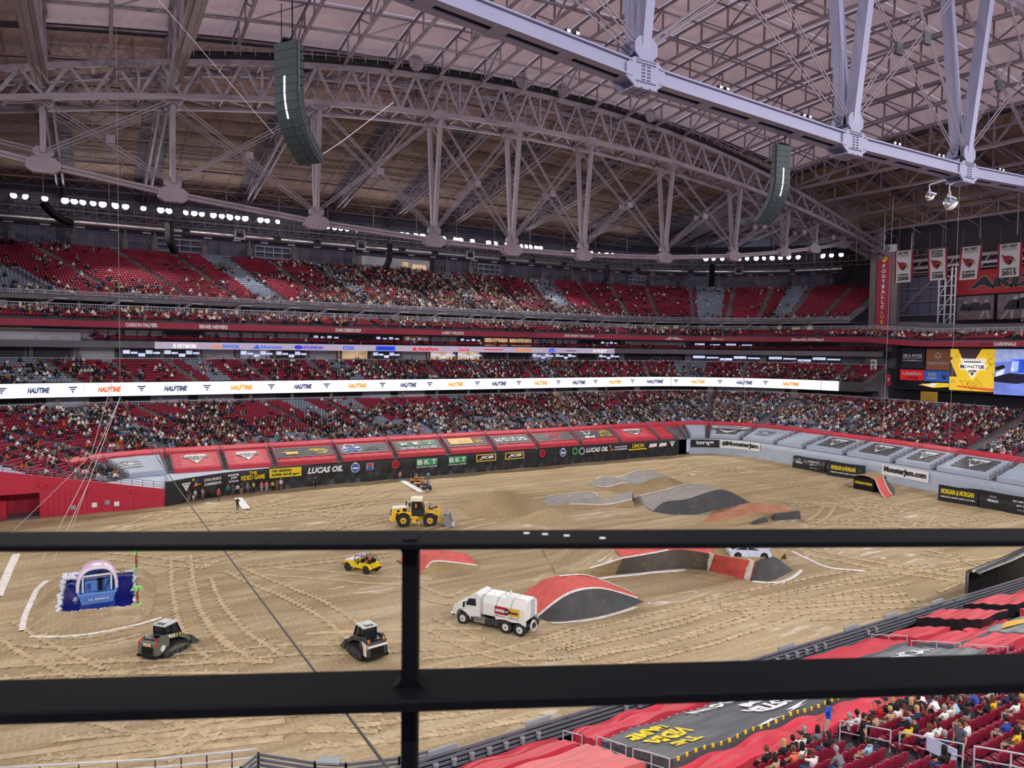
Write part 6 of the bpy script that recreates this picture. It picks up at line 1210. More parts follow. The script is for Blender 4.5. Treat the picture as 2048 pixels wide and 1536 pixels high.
# hanging banners with the bird head emblem
BIRD_RED = [(-1, .75), (-.55, .52), (-.1, .5), (.35, .38), (.62, .12), (.72, -.1), (.5, -.12), (.4, -.35), (.2, -.4), (.05, -.78), (-.25, -.6), (-.5, -.35), (-.7, .1), (-.82, .4)]
BIRD_BLK = [(.1, -.1), (.3, .05), (.5, .0), (.62, -.25), (.42, -.42), (.12, -.82), (-.02, -.62), (.1, -.4)]
BIRD_BEAK = [(.45, -.08), (.72, -.02), (.98, -.38), (.72, -.36), (.5, -.3)]
BIRD_EYE = [(.18, .12), (.34, .02), (.36, -.08), (.24, -.06)]
def bird(t, c, ux, s, n_off):
    ux = nrm(ux); n = np.cross(ux, (0, 0, 1))
    for k, (p, m) in enumerate(((([(x * 1.07 - .01, y * 1.09) for x, y in BIRD_RED]), BLK), (BIRD_RED, REDB), (BIRD_BLK, BLK), (BIRD_BEAK, GLD), (BIRD_EYE, WHT))):
        b = MB(); b.add([np.array(c) + ux * x * s + np.array((0, 0, 1)) * y * s + n * (n_off + .04 * k) for x, y in p], [tuple(range(len(p)))]); b.build('emblem', m, t)
BN = [((103.2, 98.7, 47.6, 40.0), ('NFC WEST', 'DIVISION', None, '2008')), ((95.3, 90.9, 47.1, 39.9), ('NATIONAL', 'FOOTBALL', 'CONFERENCE', '2008')), ((87.9, 83.3, 46.8, 39.5), ('NFC WEST', 'DIVISION', None, '2009')), ((80.3, 75.5, 46.5, 39.4), ('NFC WEST', 'DIVISION', None, '2015'))]
for k, ((ya, yb, zt_, zb), (l1, l2, l3, yr)) in enumerate(BN):
    X0 = 168; W = ya - yb; H = zt_ - zb; yc = (ya + yb) / 2; t = thing('hanging_banner', '%s championship banner reading %s, %s of the four' % (('red edged white', 'white conference', 'red edged white', 'red edged white')[k], yr, ORD[k]), 'banner', (X0, yc, zb)); ux = np.array((0, -1, 0))
    def bp(f, g): return (X0 + .15 * math.sin(g * 5 + f * 4) * (1 - g) + .2 * (1 - g) * f, ya - W * f + (.12 - .25 * (k % 2)) * W * (1 - g) * (k in (1, 2)) * (1 if k == 2 else .6), zb + H * g)
    for f0, f1, m, nm in ((.1, .9, WHT, 'cloth'), (0, .1, REDB, 'side_stripe'), (.9, 1, REDB, 'side_stripe')): b = MB(); P_ = np.array([[bp(f, g) for g in np.linspace(0, 1, 8)] for f in np.linspace(f0, f1, 5)]); b.grid(P_); b.grid(P_ + (.04, 0, 0), flip=True); b.build(nm, m, t, True)
    C = lambda g: np.array(bp(.5, g)) - (.12, 0, 0)
    for s, g, h, w_, m in ((l1, .92, .62, .62, BLK), (l2, .83, .6, .62, BLK if l3 else GRYP), (l3, .755, .4, .62, BLK), ('CHAMPIONS', .235, .45, .58, BLK), (yr, .12, .95, .6, BLK)):
        if s: b = MB(); b.text(s, C(g), ux, (0, 0, 1), h, W * w_, 0, .04, 0, .03 if m is BLK else 0); b.build('lettering', m, t)
    bird(t, C(.52), ux, 1.42, .05); b = MB(); [b.bar(bp(f, 1), (X0, ya - W * f, zt_ + 4), .07) for f in (.1, .9)]; b.bar(bp(0, 1), bp(1, 1), .12); b.build('hanger', STEEL, t)
# big wall signs
def sign(name, label, cat, X0, ya, yb, z0, z1, m, th=.4, frame=None):
    t = thing(name, label, cat, (X0, (ya + yb) / 2, z0)); b = MB(); b.box((X0 + th / 2, (ya + yb) / 2, (z0 + z1) / 2), (th, ya - yb, z1 - z0)); b.build('panel', m, t)
    if frame: b = MB(); [b.box((X0 - .03, (ya + yb) / 2, z), (.2, ya - yb + .3, .2)) for z in (z0, z1)]; [b.box((X0 - .03, y, (z0 + z1) / 2), (.2, .2, z1 - z0)) for y in (ya, yb)]; b.build('frame', frame, t)
    return t
UX = (0, -1, 0); UZ = (0, 0, 1)
def sgt(t, s, X0, y, z, h, w_, m, sh=0, bold=.03, off=.08): b = MB(); b.text(s, (X0, y, z), UX, UZ, h, w_, 0, off, sh, bold); b.build('lettering', m, t)
def sgp(t, pts, X0, y, z, s, m, name='emblem', off=.06):
    s = s if isinstance(s, tuple) else (s, s); b = MB(); b.add([(X0 - off, y - px * s[0], z + py * s[1]) for px, py in pts], [tuple(range(len(pts)))]); b.build(name, m, t)
t = sign('team_sign', 'big dark red team sign with outlined black letters on the end wall', 'sign', 184, 97, 44, 37.4, 43.2, mat('dim_red_sign', (150, 34, 42), .7, 0, .2, .3))
for dx, dz, m, off in ((-.12, 0, GRYP, .08), (.12, 0, GRYP, .09), (0, .14, GRYP, .1), (0, -.14, GRYP, .11), (0, 0, mat('navy_letter', (22, 22, 36), .6), .16)):
    b = MB(); V, F, W, H = txt('ARIZONA', .12, .06); b.add([(184 - off, 93.8 - dx - x / W * 30, 38.75 + dz + y / H * 2.8) for x, y in V], F); b.build('lettering', m, t)
PH = mat('dim_photo_light', (112, 100, 110), .7, 0, .3, .5); PHD = mat('dim_photo_dark', (46, 40, 50), .7, 0, .3, .8)
def figure(t, X0, y, z, s, m, m2, lean=0):           # a crouching player shape in the wall print
    for pts, mm in (([(-.25, .75), (-.1, .98), (.1, .98), (.25, .75), (.15, .6), (-.15, .6)], GRYP), ([(-.55, .55), (0, .68), (.55, .55), (.45, .1), (.3, -.1), (-.3, -.1), (-.45, .1)], m), ([(-.3, -.1), (0, -.05), (-.2, -.5), (-.5, -.9), (-.7, -.9), (-.5, -.45)], m2), ([(.3, -.1), (0, -.05), (.2, -.5), (.45, -.9), (.68, -.9), (.5, -.45)], m2), ([(-.55, .5), (-.75, .0), (-.5, -.15), (-.4, .1)], m), ([(.55, .5), (.75, .0), (.5, -.15), (.4, .1)], m)): sgp(t, [(x + lean * yy, yy) for x, yy in pts], X0, y, z, s, mm, 'print')
for lb, ya, yb, figs in (('dim wall photograph of crouching players under the red sign, left one', 96.7, 88.1, ((94.6, 2.0, 0), (92.4, 2.4, 0), (90, 2.1, .1))), ('dim wall photograph of a running player, right one at the edge', 87.5, 74, ((84.5, 2.6, .5), (81.5, 3.0, -.4), (77.5, 2.5, .3)))):
    t = sign('wall_photo', lb, 'picture', 184, ya, yb, 31.2, 37.1, PH, frame=DARK); sgp(t, [(-.5, -.5), (.5, -.5), (.5, -.3), (-.5, -.3)], 184, (ya + yb) / 2, 34.15, (ya - yb, 5.9), mat('dim_photo_ground', (120, 96, 96), .7, 0, .2), 'print', .04)
    for y, s, l in figs: figure(t, 184, y, 33.7, (s * .8, s * 1.15), PHD, PH if l == 0 else GRYP, l)
t = sign('score_sign', 'small dark brewery score sign with red digits under the left photograph', 'sign', 181, 95.9, 86.3, 27.4, 30.4, mat('dark_red_sign', (58, 14, 26), .6)); sgt(t, 'FOUR PEAKS', 181, 91.6, 29.75, .65, 4, mat('pink_led', (230, 120, 140), .5, emit=.4)); sgt(t, 'BREWING', 181, 91.6, 29.05, .35, 2.4, MATS['pink_led']); bird(t, (181, 94.6, 29.6), UX, .6, .1)
for k, y in enumerate(np.linspace(95, 87, 9)): sgp(t, [(-.12, -.5), (.12, -.5), (.12, .5), (-.12, .5)], 181, y, 28.1, (.6 if k % 4 else 1.2, .7), mat('red_digits', (255, 40, 60), .5, emit=1.2 if 0 else .8), 'digit')
t = sign('drink_sign', 'dim red soft drink sign at the right edge below the photographs', 'sign', 181, 84.4, 70, 26.9, 29.9, mat('cola_red', (140, 20, 34), .6)); sgt(t, 'Coca-Cola', 181, 78.2, 28.5, 1.9, 8.5, WHT, .35)
sgp(t, [(-.2, -.5), (.2, -.5), (.22, .0), (.1, .3), (.08, .5), (-.08, .5), (-.1, .3), (-.22, 0)], 181, 83.2, 28.4, (1.4, 2.2), GRYP)
# sponsor boards and the big screens
t = sign('sponsor_board', 'dark blue board with white resort lettering beside the brown board', 'sign', 166, 99.4, 93.85, 19.4, 24.2, mat('navy_board', (44, 46, 62), .5, emit=.1)); sgt(t, 'GILA RIVER', 166, 96.65, 22.4, .75, 4.7, WHT, 0, .06); sgt(t, 'RESORTS & CASINOS', 166, 96.65, 21.75, .28, 4.6, WHT); sgp(t, [(-.5, .1), (-.22, .1), (-.18, .3), (-.1, .1), (-.05, .3), (0, .1), (.05, .3), (.1, .1), (.15, .3), (.2, .1), (.5, .1), (.5, -.1), (-.5, -.1)], 166, 96.65, 21.2, (4.5, .8), WHT)
t = sign('sponsor_board', 'brown board with white health lettering and petal emblem', 'sign', 166, 93.5, 88.1, 19.1, 24.0, mat('brown_board', (142, 88, 66), .5, emit=.25)); sgt(t, 'Dignity Health', 166, 90.8, 20.7, .95, 4.6, WHT, 0, .01)
for a in range(6): c, s = math.cos(a * PI / 3 + PI / 6), math.sin(a * PI / 3 + PI / 6); sgp(t, [(.2 * c - .0 * s, .2 * s), (.6 * c - .28 * s, .6 * s + .28 * c), (c, s), (.6 * c + .28 * s, .6 * s - .28 * c)], 166, 90.8, 22.5, .95, WHT)
t = sign('sponsor_board', 'red insurance board under the dark blue board', 'sign', 166, 99.5, 93.9, 16.6, 19.05, mat('red_board', (222, 44, 52), .5, emit=.35)); sgt(t, 'StateFarm', 166, 96.3, 18.2, .75, 3.8, WHT, .1, .05); sgt(t, 'STADIUM', 166, 96.7, 17.2, .6, 2.8, mat('dark_red_print', (150, 30, 36))); sgp(t, [(-.6, -.4), (.6, -.4), (.5, 0), (.2, .0), (0, .45), (-.2, 0), (-.5, 0)], 166, 98.7, 18.2, .7, WHT)
t = sign('sponsor_board', 'blue beer board with a small bird emblem under the brown board', 'sign', 166, 93.75, 88.3, 16.5, 18.95, mat('blue_board', (44, 100, 196), .5, emit=.35)); sgt(t, 'BUD', 166, 91.9, 18.15, .7, 1.9, WHT, 0, .06); sgt(t, 'LIGHT', 166, 91.9, 17.3, .7, 2.3, WHT, 0, .06); bird(t, (166, 89.2, 17.7), UX, .7, .1); sgp(t, [(-.01, -.5), (.01, -.5), (.01, .5), (-.01, .5)], 166, 90.3, 17.7, (2, 2.2), WHT, 'line')
t = sign('led_strip', 'dark screen strip with a yellow and white flash under the sponsor boards', 'display', 166.3, 99.5, 88.2, 15.0, 16.3, mat('dark_screen', (40, 42, 58), .4)); SY = mat('yellow_screen', (248, 206, 54), .5, 0, .04, .3, emit=.62)
sgp(t, [(-.5, 0), (.1, .5), (.5, .5), (.5, -.2), (0, -.5)], 166.3, 91.7, 15.65, (6.8, 1.2), SY, 'print'); sgp(t, [(-.5, .4), (-.1, -.1), (.1, .5), (.4, .4), (.2, -.4), (-.1, -.3)], 166.3, 92.5, 15.65, (4, 1), LW, 'print', .09)
t = sign('video_screen', 'big yellow video screen with a white V shaped show emblem', 'screen', 166, 88.1, 78.5, 14.8, 24.0, SY); SG = mat('brown_screen', (92, 66, 72), .5, emit=.3); yc, zc = 83.3, 19.4
sgp(t, [(-.33, .5), (.18, .5), (.05, .25), (-.22, .25)], 166, yc, zc, (9.6, 9.2), SG, 'print'); sgp(t, [(-.5, .3), (-.42, .3), (-.5, .2)], 166, yc, zc, (9.6, 9.2), SG, 'print'); sgp(t, [(-.5, .22), (-.33, -.17), (-.5, -.17)], 166, yc, zc, (9.6, 9.2), SG, 'print'); sgp(t, [(-.33, -.42), (.5, -.5), (.5, -.42), (-.33, -.38)], 166, yc, zc, (9.6, 9.2), mat('orange_screen', (236, 120, 60), .5, emit=.5), 'print', .07)
sgp(t, [(-.29, .27), (.3, .27), (.0, -.22)], 166, yc, zc, (9.6, 9.2), LW, 'emblem', .1); sgp(t, [(-.3, .15), (.31, .15), (.27, .01), (-.27, .01)], 166, yc, zc, (9.6, 9.2), LW, 'emblem', .1); sgp(t, [(-.19, .205), (.19, .205), (.18, .18), (-.18, .18)], 166, yc, zc, (9.6, 9.2), SG, 'print', .14); sgp(t, [(-.05, -.06), (.05, -.06), (0, -.14)], 166, yc, zc, (9.6, 9.2), SG, 'print', .14)
sgt(t, 'MONSTER', 166, yc, zc + .75, .85, 5.0, SG, 0, .05, .16); sgt(t, 'JAM', 166, yc, zc - .25, .7, 1.7, SG, 0, .05, .16)
for x, z, s, fl in ((-.3, .36, .08, 1), (.38, .34, .09, -1), (.4, .2, .1, -1), (.3, .1, .1, -1), (-.42, -.28, .05, 1), (-.15, -.33, .11, -1), (.1, -.3, .12, 1), (.0, -.38, .12, -1), (.46, -.1, .05, -1)):
    for a, c in (((-1, -.6), (1, -.6)), ((1, -.6), (0, .8)), ((0, .8), (-1, -.6))):
        b = MB(); A_ = np.array((165.93, yc - (x + a[0] * s) * 9.6, zc + (z + a[1] * s * fl) * 9.2)); C_ = np.array((165.93, yc - (x + c[0] * s) * 9.6, zc + (z + c[1] * s * fl) * 9.2)); b.bar(A_, C_, .05, .05); b.build('line', mat('olive_line', (140, 110, 30), .5), t)
BS = mat('blue_screen', (120, 140, 226), .5, 0, .25, .35, emit=.6); t = sign('video_screen', 'bright blue and purple live video screen at the right edge', 'screen', 165, 78.4, 62, 14.4, 24.0, BS); yc, zc = 74.9, 19.2
for pts, m in (([(-.5, .2), (.5, .3), (.5, .5), (-.5, .5)], mat('pale_blue_screen', (170, 186, 236), .5, 0, .2, .8, emit=.6)), ([(-.5, -.12), (-.1, -.02), (.5, -.05), (.5, -.2), (.1, -.25), (-.5, -.22)], mat('dark_blue_screen', (40, 36, 70), .5, 0, .5, 1.5, emit=.2)), ([(.05, .0), (.5, .0), (.5, .3), (-.05, .28)], mat('deep_blue_screen', (50, 90, 220), .5, 0, .3, 1, emit=.6)), ([(-.05, .02), (.14, .02), (.16, .24), (-.02, .25)], mat('white_screen', (226, 232, 255), .5, 0, .2, 2, emit=.7)), ([(.0, -.12), (.4, -.1), (.5, -.2), (.1, -.2)], mat('pink_screen', (240, 70, 200), .5, 0, .2, 1, emit=.6)), ([(-.45, -.02), (-.2, .1), (-.25, .16), (-.48, .1)], mat('black_screen', (30, 26, 40), .5, emit=.1)), ([(-.45, -.12), (-.25, -.05), (-.22, .06), (-.45, .04)], MATS['white_screen'])): sgp(t, pts, 165, yc, zc, (7, 9.6), m, 'print', .06 + .01 * len(pts))
t = sign('gold_board', 'gold mesh board standing at the back of the end stand', 'sign', 160, 91, 87.5, 12.2, 14.4, mat('gold_board', (190, 150, 50), .5, .2, .2, 2, emit=.15))
for k in range(5): sgp(t, [(-.5, -.5), (.5, -.5), (.5, .5), (-.5, .5)], 160, 89.25, 12.5 + .4 * k, (3.2, .08), BLK, 'line')
t = sign('pillar_banner', 'white league banner hanging on the concrete pier', 'banner', 163, 105.2, 103.6, 17.6, 21.3, WHT, .1); sgt(t, 'NFL', 163, 104.4, 20.6, .6, 1.1, BLK); sgt(t, 'C', 163, 104.4, 19.4, .9, .8, BLK, 0, .06); sgt(t, '1920', 163, 104.4, 18.2, .45, 1.1, BLK)
t = sign('pillar_banner', 'small red banner with a white cross shape near the screens', 'banner', 163, 101.0, 100, 15.2, 17.8, REDP, .1); sgp(t, [(-.3, -.08), (.3, -.08), (.3, .08), (-.3, .08)], 163, 100.5, 16.6, 1.1, WHT); sgp(t, [(-.08, -.4), (.08, -.4), (.08, .4), (-.08, .4)], 163, 100.5, 16.6, 1.1, WHT, off=.08)
b = MB(); b.box((168.5, 83, 19.6), (3.5, 36, 10.5)); b.box((171, 83, 12), (3, 40, 5)); tag(b.build('screen_frame', DKW), 'dark frame structure behind the sponsor boards and video screens', 'frame')
b = MB(); b.box((167, 106, 16), (3, 4.5, 22)); tag(b.build('trim_6', CONC), 'concrete pier between the end of the white display and the sponsor boards', 'column', kind='structure')
# ------------------------------------------------------------------ vehicles
def wheel(t, x, y, r, w_, rim, rr_, rimname='rim', tread=True, out=1):
    b = MB(); n = 22; prof_ = [(rr_, -.5), (r * .93, -.5), (r, -.38), (r, .38), (r * .93, .5), (rr_, .5)]; rows = [[(x + a * math.cos(k * 2 * PI / n), y + c * w_, r + a * math.sin(k * 2 * PI / n)) for a, c in prof_] for k in range(n + 1)]; b.grid(np.array(rows))
    if tread:
        for k in range(n): a = (k + .5) * 2 * PI / n; b.box((x + r * 1.0 * math.cos(a), y, r + r * 1.0 * math.sin(a)), (.06 * r / .5, w_ * .8, .09 * r / .5), ry=-a)
    o = b.build('wheel', TYRE, t, local=True); b = MB()
    for s in (-1, 1): b.cyl((x, y + s * w_ * .30, r), (x, y + s * w_ * .36, r), rr_ * 1.02, rr_ * .95, 18); b.cyl((x, y + s * w_ * .36, r), (x, y + s * w_ * .5, r), rr_ * .42, rr_ * .34, 12)
    b.build(rimname, rim, o, local=True)
    b = MB()
    for s in (-1, 1):
        b.cyl((x, y + s * w_ * .5, r), (x, y + s * w_ * .54, r), rr_ * .25, rr_ * .2, 8)
        for k in range(6): a = k * PI / 3; b.cyl((x + rr_ * .62 * math.cos(a), y + s * w_ * .34, r + rr_ * .62 * math.sin(a)), (x + rr_ * .62 * math.cos(a), y + s * w_ * .38, r + rr_ * .62 * math.sin(a)), rr_ * .1, n=6)
    b.build('hub', DARK, o, local=True)
def pr(t, name, poly, y0, y1, m, tap=None, smooth=False, parent=None):   # side profile (x,z) between y0 and y1
    b = MB(); b.prism(poly, (0, (y0 + y1) / 2, 0), (1, 0, 0), (0, 0, 1), abs(y1 - y0), 0); return b.build(name, m, parent or t, smooth, local=True)
def bxp(t, name, c, d, m, parent=None, **k): b = MB(); b.box(c, d, 0, **k); return b.build(name, m, parent or t, local=True)
def two(t, name, m, fn):
    for s in (-1, 1): b = MB(); fn(b, s); b.build(name, m, t, local=True)
# water truck
a = math.atan2(4.48, -2.84); t = thing('water_truck', 'white water tank truck with red and yellow side sign by the ramp', 'truck', (27.9, 49.75, 0.02), a); T_ = t
for x, ys in ((2.45, (1.0, -1.0)), (-1.5, (1.0, .66, -1.0, -.66)), (-2.75, (1.0, .66, -1.0, -.66))):
    for y in ys: wheel(t, x, y, .5, .3, WPAINT, .3)
bxp(t, 'chassis', (-.2, 0, .78), (7.0, .8, .22), DARK); two(t, 'fuel_tank', CHROME, lambda b, s: b.cyl((.35, s * .88, .62), (1.35, s * .88, .62), .3, n=14))
two(t, 'pump_pipes', STEELD, lambda b, s: (b.cyl((-.9, s * .8, .7), (.25, s * .8, .7), .14), b.cyl((-.3, s * .9, .45), (-.3, s * .9, .95), .12), b.box((-.6, s * .85, .55), (.4, .25, .4)), b.cyl((.05, s * .95, .4), (.05, s * .95, .6), .18), b.tube([(-.8, s * .7, .9), (-.5, s, .7), (-.2, s, .5), (0, s * .9, .35)], .07)))
cabp = [(.85, .75), (.85, 2.35), (1.0, 2.66), (1.35, 2.72), (1.75, 2.52), (2.0, 2.3), (2.42, 1.72), (2.42, .75)]
pr(t, 'cab', cabp, -1.0, 1.0, WPAINT); hood = [(2.38, .95), (2.38, 1.72), (3.1, 1.58), (3.42, 1.38), (3.5, .95), (3.5, .62), (3.2, .62), (3.12, .9), (2.95, 1.12), (2.6, 1.2)]
pr(t, 'hood', hood, -.92, .92, WPAINT); b = MB(); b.quad((3.52, -.55, .75), (3.52, .55, .75), (3.45, .5, 1.33), (3.45, -.5, 1.33)); b.build('grille', STEELD, t, local=True); bxp(t, 'bumper', (3.55, 0, .6), (.22, 2.1, .28), CHROME)
two(t, 'fender', WPAINT, lambda b, s: b.grid(np.array([[(2.45 + .66 * math.cos(q), s * .78, .5 + .66 * math.sin(q)), (2.45 + .7 * math.cos(q), s * 1.12, .48 + .68 * math.sin(q))] for q in np.linspace(.1, PI - .1, 12)]), flip=(s > 0)))
two(t, 'side_window', GLASS, lambda b, s: b.add([(1.25, s * 1.012, 1.68), (2.25, s * 1.012, 1.62), (1.95, s * 1.012, 2.2), (1.3, s * 1.012, 2.28)], [(0, 1, 2, 3)]))
b = MB(); b.add([(2.44, -.85, 1.76), (2.44, .85, 1.76), (2.05, .8, 2.28), (2.05, -.8, 2.28)], [(0, 1, 2, 3)]); b.build('windscreen', GLASS, t, local=True)
two(t, 'door', WPAINT, lambda b, s: (b.box((1.72, s * 1.01, 1.25), (1.05, .04, .8)), b.box((1.05, s * 1.02, 1.3), (.08, .04, .22)), b.box((1.35, s * 1.03, 1.42), (.16, .04, .05)))); two(t, 'mirror', DARK, lambda b, s: (b.box((2.25, s * 1.28, 1.75), (.1, .16, .42)), b.bar((2.2, s * 1.0, 1.9), (2.25, s * 1.25, 1.9), .04))); two(t, 'step', STEELD, lambda b, s: b.box((1.75, s * .95, .5), (.8, .25, .06)))
two(t, 'headlamp', CHROME, lambda b, s: b.box((3.4, s * .8, 1.0), (.2, .22, .2)))
tk = [(-1.12, 1.18), (-1.15, 1.35), (-1.15, 2.15), (-1.0, 2.5), (-.65, 2.7), (.65, 2.7), (1.0, 2.5), (1.15, 2.15), (1.15, 1.35), (1.12, 1.18)]
b = MB(); rows = [[(x, y * s, 1.9 + (z - 1.9) * s) for y, z in tk + tk[:1]] for x, s in ((.74, .93), (.66, 1), (-1.2, 1), (-3.1, 1), (-3.22, .97))]; b.grid(np.array(rows)); b.add(rows[0][:-1], [tuple(range(10))]); b.add(rows[-1][:-1], [tuple(range(9, -1, -1))]); tank = b.build('tank', WPAINT, t, local=True)
b = MB()
for x in (.6, -.7, -2.0): b.grid(np.array([[(x, y * 1.012, 1.9 + (z - 1.9) * 1.012), (x - .06, y * 1.012, 1.9 + (z - 1.9) * 1.012)] for y, z in tk]), flip=True)
b.build('tank_band', GRYP, tank, local=True)
b = MB(); b.cyl((-1.4, 0, 2.68), (-1.4, 0, 2.82), .42, .36, 16); b.cyl((-1.4, 0, 2.82), (-1.4, 0, 3.15), .14, .03, 10); b.bar((-1.9, .45, 2.74), (-3.0, .45, 2.74), .05); b.bar((-.2, .5, 2.72), (-.2, .5, 3.0), .05); b.build('manhole', WPAINT, tank, local=True)
two(t, 'mud_skirt', WPAINT, lambda b, s: b.prism([(-.6, 1.2), (-.62, .98), (-1.0, 1.06), (-1.5, 1.1), (-2.1, 1.0), (-2.75, 1.08), (-3.3, .85), (-3.35, 1.2)], (0, s * 1.12, 0), (1, 0, 0), (0, 0, 1), .06))
b = MB()
for s in (-.4, .0): b.bar((-3.3, s, 1.2), (-3.3, s, 2.75), .05)
for z in np.linspace(1.3, 2.6, 7): b.bar((-3.3, -.4, z), (-3.3, 0, z), .04)
b.build('ladder', STEELW, t, local=True); b = MB(); c = np.array((-3.75, .55, .85)); b.tube([c + (.0 + .06 * math.sin(q * 3), .42 * math.cos(q), .42 * math.sin(q)) for q in np.linspace(0, 2 * PI, 18)], .05); b.tube([c + (.1, .42 * math.cos(q), .42 * math.sin(q)) for q in np.linspace(0, 2 * PI, 18)], .05); b.build('hose_coil', ROPE, t, local=True)
b = MB(); b.bar((-3.2, .55, .85), (-3.85, .55, .85), .12); b.box((-3.4, -.1, .8), (.35, 1.9, .16)); b.tube([(-3.3, -.7, 1.0), (-3.55, -.75, .8), (-3.5, -.7, .5)], .08); b.build('spray_bar', STEELD, t, local=True)
b = MB(); b.text('x', (0, 0, 0), (1, 0, 0), (0, 0, 1), .1); 
for s in (1, -1):
    ux = (-s, 0, 0); Y_ = s * 1.165
    for x0, x1, m in ((-.55, -1.65, mat('maroon_print', (176, 32, 66), .5)), (-1.65, -2.75, GLD)): bxp(t, 'side_sign', ((x0 + x1) / 2, Y_, 1.78), (abs(x1 - x0), .02, .62), m)
    for tx, x, w_, h, m in (('EMPIRE', -1.05, .8, .22, WHT), ('CAT', -1.65, .3, .16, WHT), ('Rental', -2.25, .7, .22, BLK)):
        b = MB()
        if tx == 'CAT': q = MB(); q.cyl((x, Y_ + s * .01, 1.78), (x, Y_ + s * .03, 1.78), .24, n=16); q.build('side_sign', BLK, t, local=True)
        b.text(tx, (x, Y_ + s * .02, 1.78), ux, (0, 0, 1), h, w_, 0, .02, 0, .05); b.build('lettering', m, t, local=True)
    b = MB(); b.box((-1.0, Y_, 1.33), (1.0, .015, .07)); b.box((-2.2, Y_, 1.33), (1.0, .015, .07)); b.build('small_print', GRYP, t, local=True)
# wheel loader
a = math.atan2(-1.54, 2.96); t = thing('wheel_loader', 'yellow wheel loader with cream cab roof and grey bucket', 'loader', (34.74 + .46 * 1.1, 82.55 + .887 * 1.1, .02), a)
for x in (1.67, -1.67):
    for y in (1.05, -1.05): wheel(t, x, y, .82, .62, YPAINT, .42)
pr(t, 'engine_hood', [(-3.25, 1.25), (-3.2, 2.1), (-2.9, 2.2), (-.7, 2.42), (-.7, 1.2)], -.85, .85, YPAINT); bxp(t, 'hood_top', (-2.1, 0, 2.3), (2.2, 1.5, .14), WPAINT, ry=-.08); bxp(t, 'rear_grille', (-3.27, 0, 1.65), (.12, 1.6, 1.0), DARK); pr(t, 'counterweight', [(-3.5, .85), (-3.45, 1.25), (-2.7, 1.3), (-2.6, .75), (-3.2, .7)], -1.1, 1.1, YPAINT)
two(t, 'rear_fender', YPAINT, lambda b, s: b.grid(np.array([[(-1.67 + 1.0 * math.cos(q), s * .6, .85 + .98 * math.sin(q)), (-1.67 + 1.03 * math.cos(q), s * 1.32, .83 + .98 * math.sin(q))] for q in np.linspace(.3, PI - .2, 12)]), flip=(s > 0)))
two(t, 'front_fender', YPAINT, lambda b, s: b.grid(np.array([[(1.67 + .97 * math.cos(q), s * .65, .85 + .97 * math.sin(q)), (1.67 + 1.0 * math.cos(q), s * 1.3, .85 + .97 * math.sin(q))] for q in np.linspace(1.0, PI - .3, 9)]), flip=(s > 0)))
two(t, 'side_vent', DARK, lambda b, s: (b.box((-2.35, s * .86, 1.95), (.3, .03, .28)), b.box((-2.5, s * .86, 1.45), (.25, .03, .4)))); bxp(t, 'frame', (-.3, 0, 1.0), (3.2, .9, .55), YPAINT); bxp(t, 'articulation', (.1, 0, 1.0), (.5, .5, .9), STEELD); bxp(t, 'front_frame', (1.4, 0, 1.2), (1.5, .9, .8), YPAINT)
two(t, 'access_ladder', YPAINT, lambda b, s: (b.box((-.35, s * 1.15, .75), (.5, .08, .5)), b.box((-.35, s * 1.1, 1.2), (1.0, .25, .3)), b.box((.25, s * 1.1, .6), (.12, .2, .7))))
pr(t, 'cab_base', [(-.75, 1.3), (-.75, 2.15), (.8, 2.1), (.95, 1.5), (.8, 1.3)], -.78, .78, mat('loader_black', (44, 46, 52), .5)); pr(t, 'cab_glass', [(-.72, 2.1), (-.66, 3.2), (.5, 3.2), (.86, 2.05)], -.74, .74, GLASS)
two(t, 'cab_post', DARK, lambda b, s: (b.bar((-.7, s * .76, 2.1), (-.64, s * .76, 3.2), .09), b.bar((.1, s * .76, 2.1), (.06, s * .76, 3.2), .08), b.bar((.86, s * .76, 2.05), (.5, s * .76, 3.2), .07)))
pr(t, 'cab_roof', [(-.85, 3.18), (-.8, 3.55), (.62, 3.55), (.68, 3.18)], -.88, .88, mat('cream_roof', (244, 238, 204), .4)); two(t, 'driver_shape', ORGP, lambda b, s: (b.box((-.15, s * .745, 2.6), (.2, .01, .5)) if s < 0 else b.box((-.15, 0, 2.5), (.3, .4, .5))))
b = MB(); b.cyl((-1.45, .2, 2.35), (-1.45, .2, 3.0), .1, n=10); b.cyl((-1.0, -.3, 2.38), (-1.0, -.3, 2.75), .16, .16); b.ell((-1.0, -.3, 2.8), (.2, .2, .12)); b.build('exhaust_stack', STEELD, t, local=True)
two(t, 'lift_arm', YPAINT, lambda b, s: b.prism([(.95, 2.05), (1.3, 2.15), (2.3, 1.75), (2.75, 1.95), (2.95, 1.85), (3.1, .9), (3.35, .5), (3.15, .38), (2.75, .85), (2.55, 1.35), (1.2, 1.75)], (0, s * .48, 0), (1, 0, 0), (0, 0, 1), .16)); b = MB(); b.cyl((1.0, 0, 1.9), (2.6, 0, 2.35), .11); b.build('tilt_cylinder', STEELD, t, local=True); pr(t, 'bell_crank', [(2.45, 1.3), (2.6, 2.5), (2.85, 2.5), (2.9, 1.2)], -.14, .14, YPAINT)
two(t, 'lift_cylinder', CHROME, lambda b, s: b.cyl((.9, s * .6, 1.0), (2.5, s * .6, 1.3), .08)); BKT = mat('worn_bucket_steel', (150, 152, 156), .4, .4, .25, 3)
b = MB(); pf_ = [(4.55, .08), (3.9, .06), (3.5, .2), (3.3, .6), (3.35, 1.1), (3.65, 1.5), (3.95, 1.6)]; b.grid(np.array([[(x, y, z) for x, z in pf_] for y in (-1.45, 0, 1.45)])); b.grid(np.array([[(x + .05, y, z + .04) for x, z in pf_] for y in (-1.45, 0, 1.45)]), flip=True)
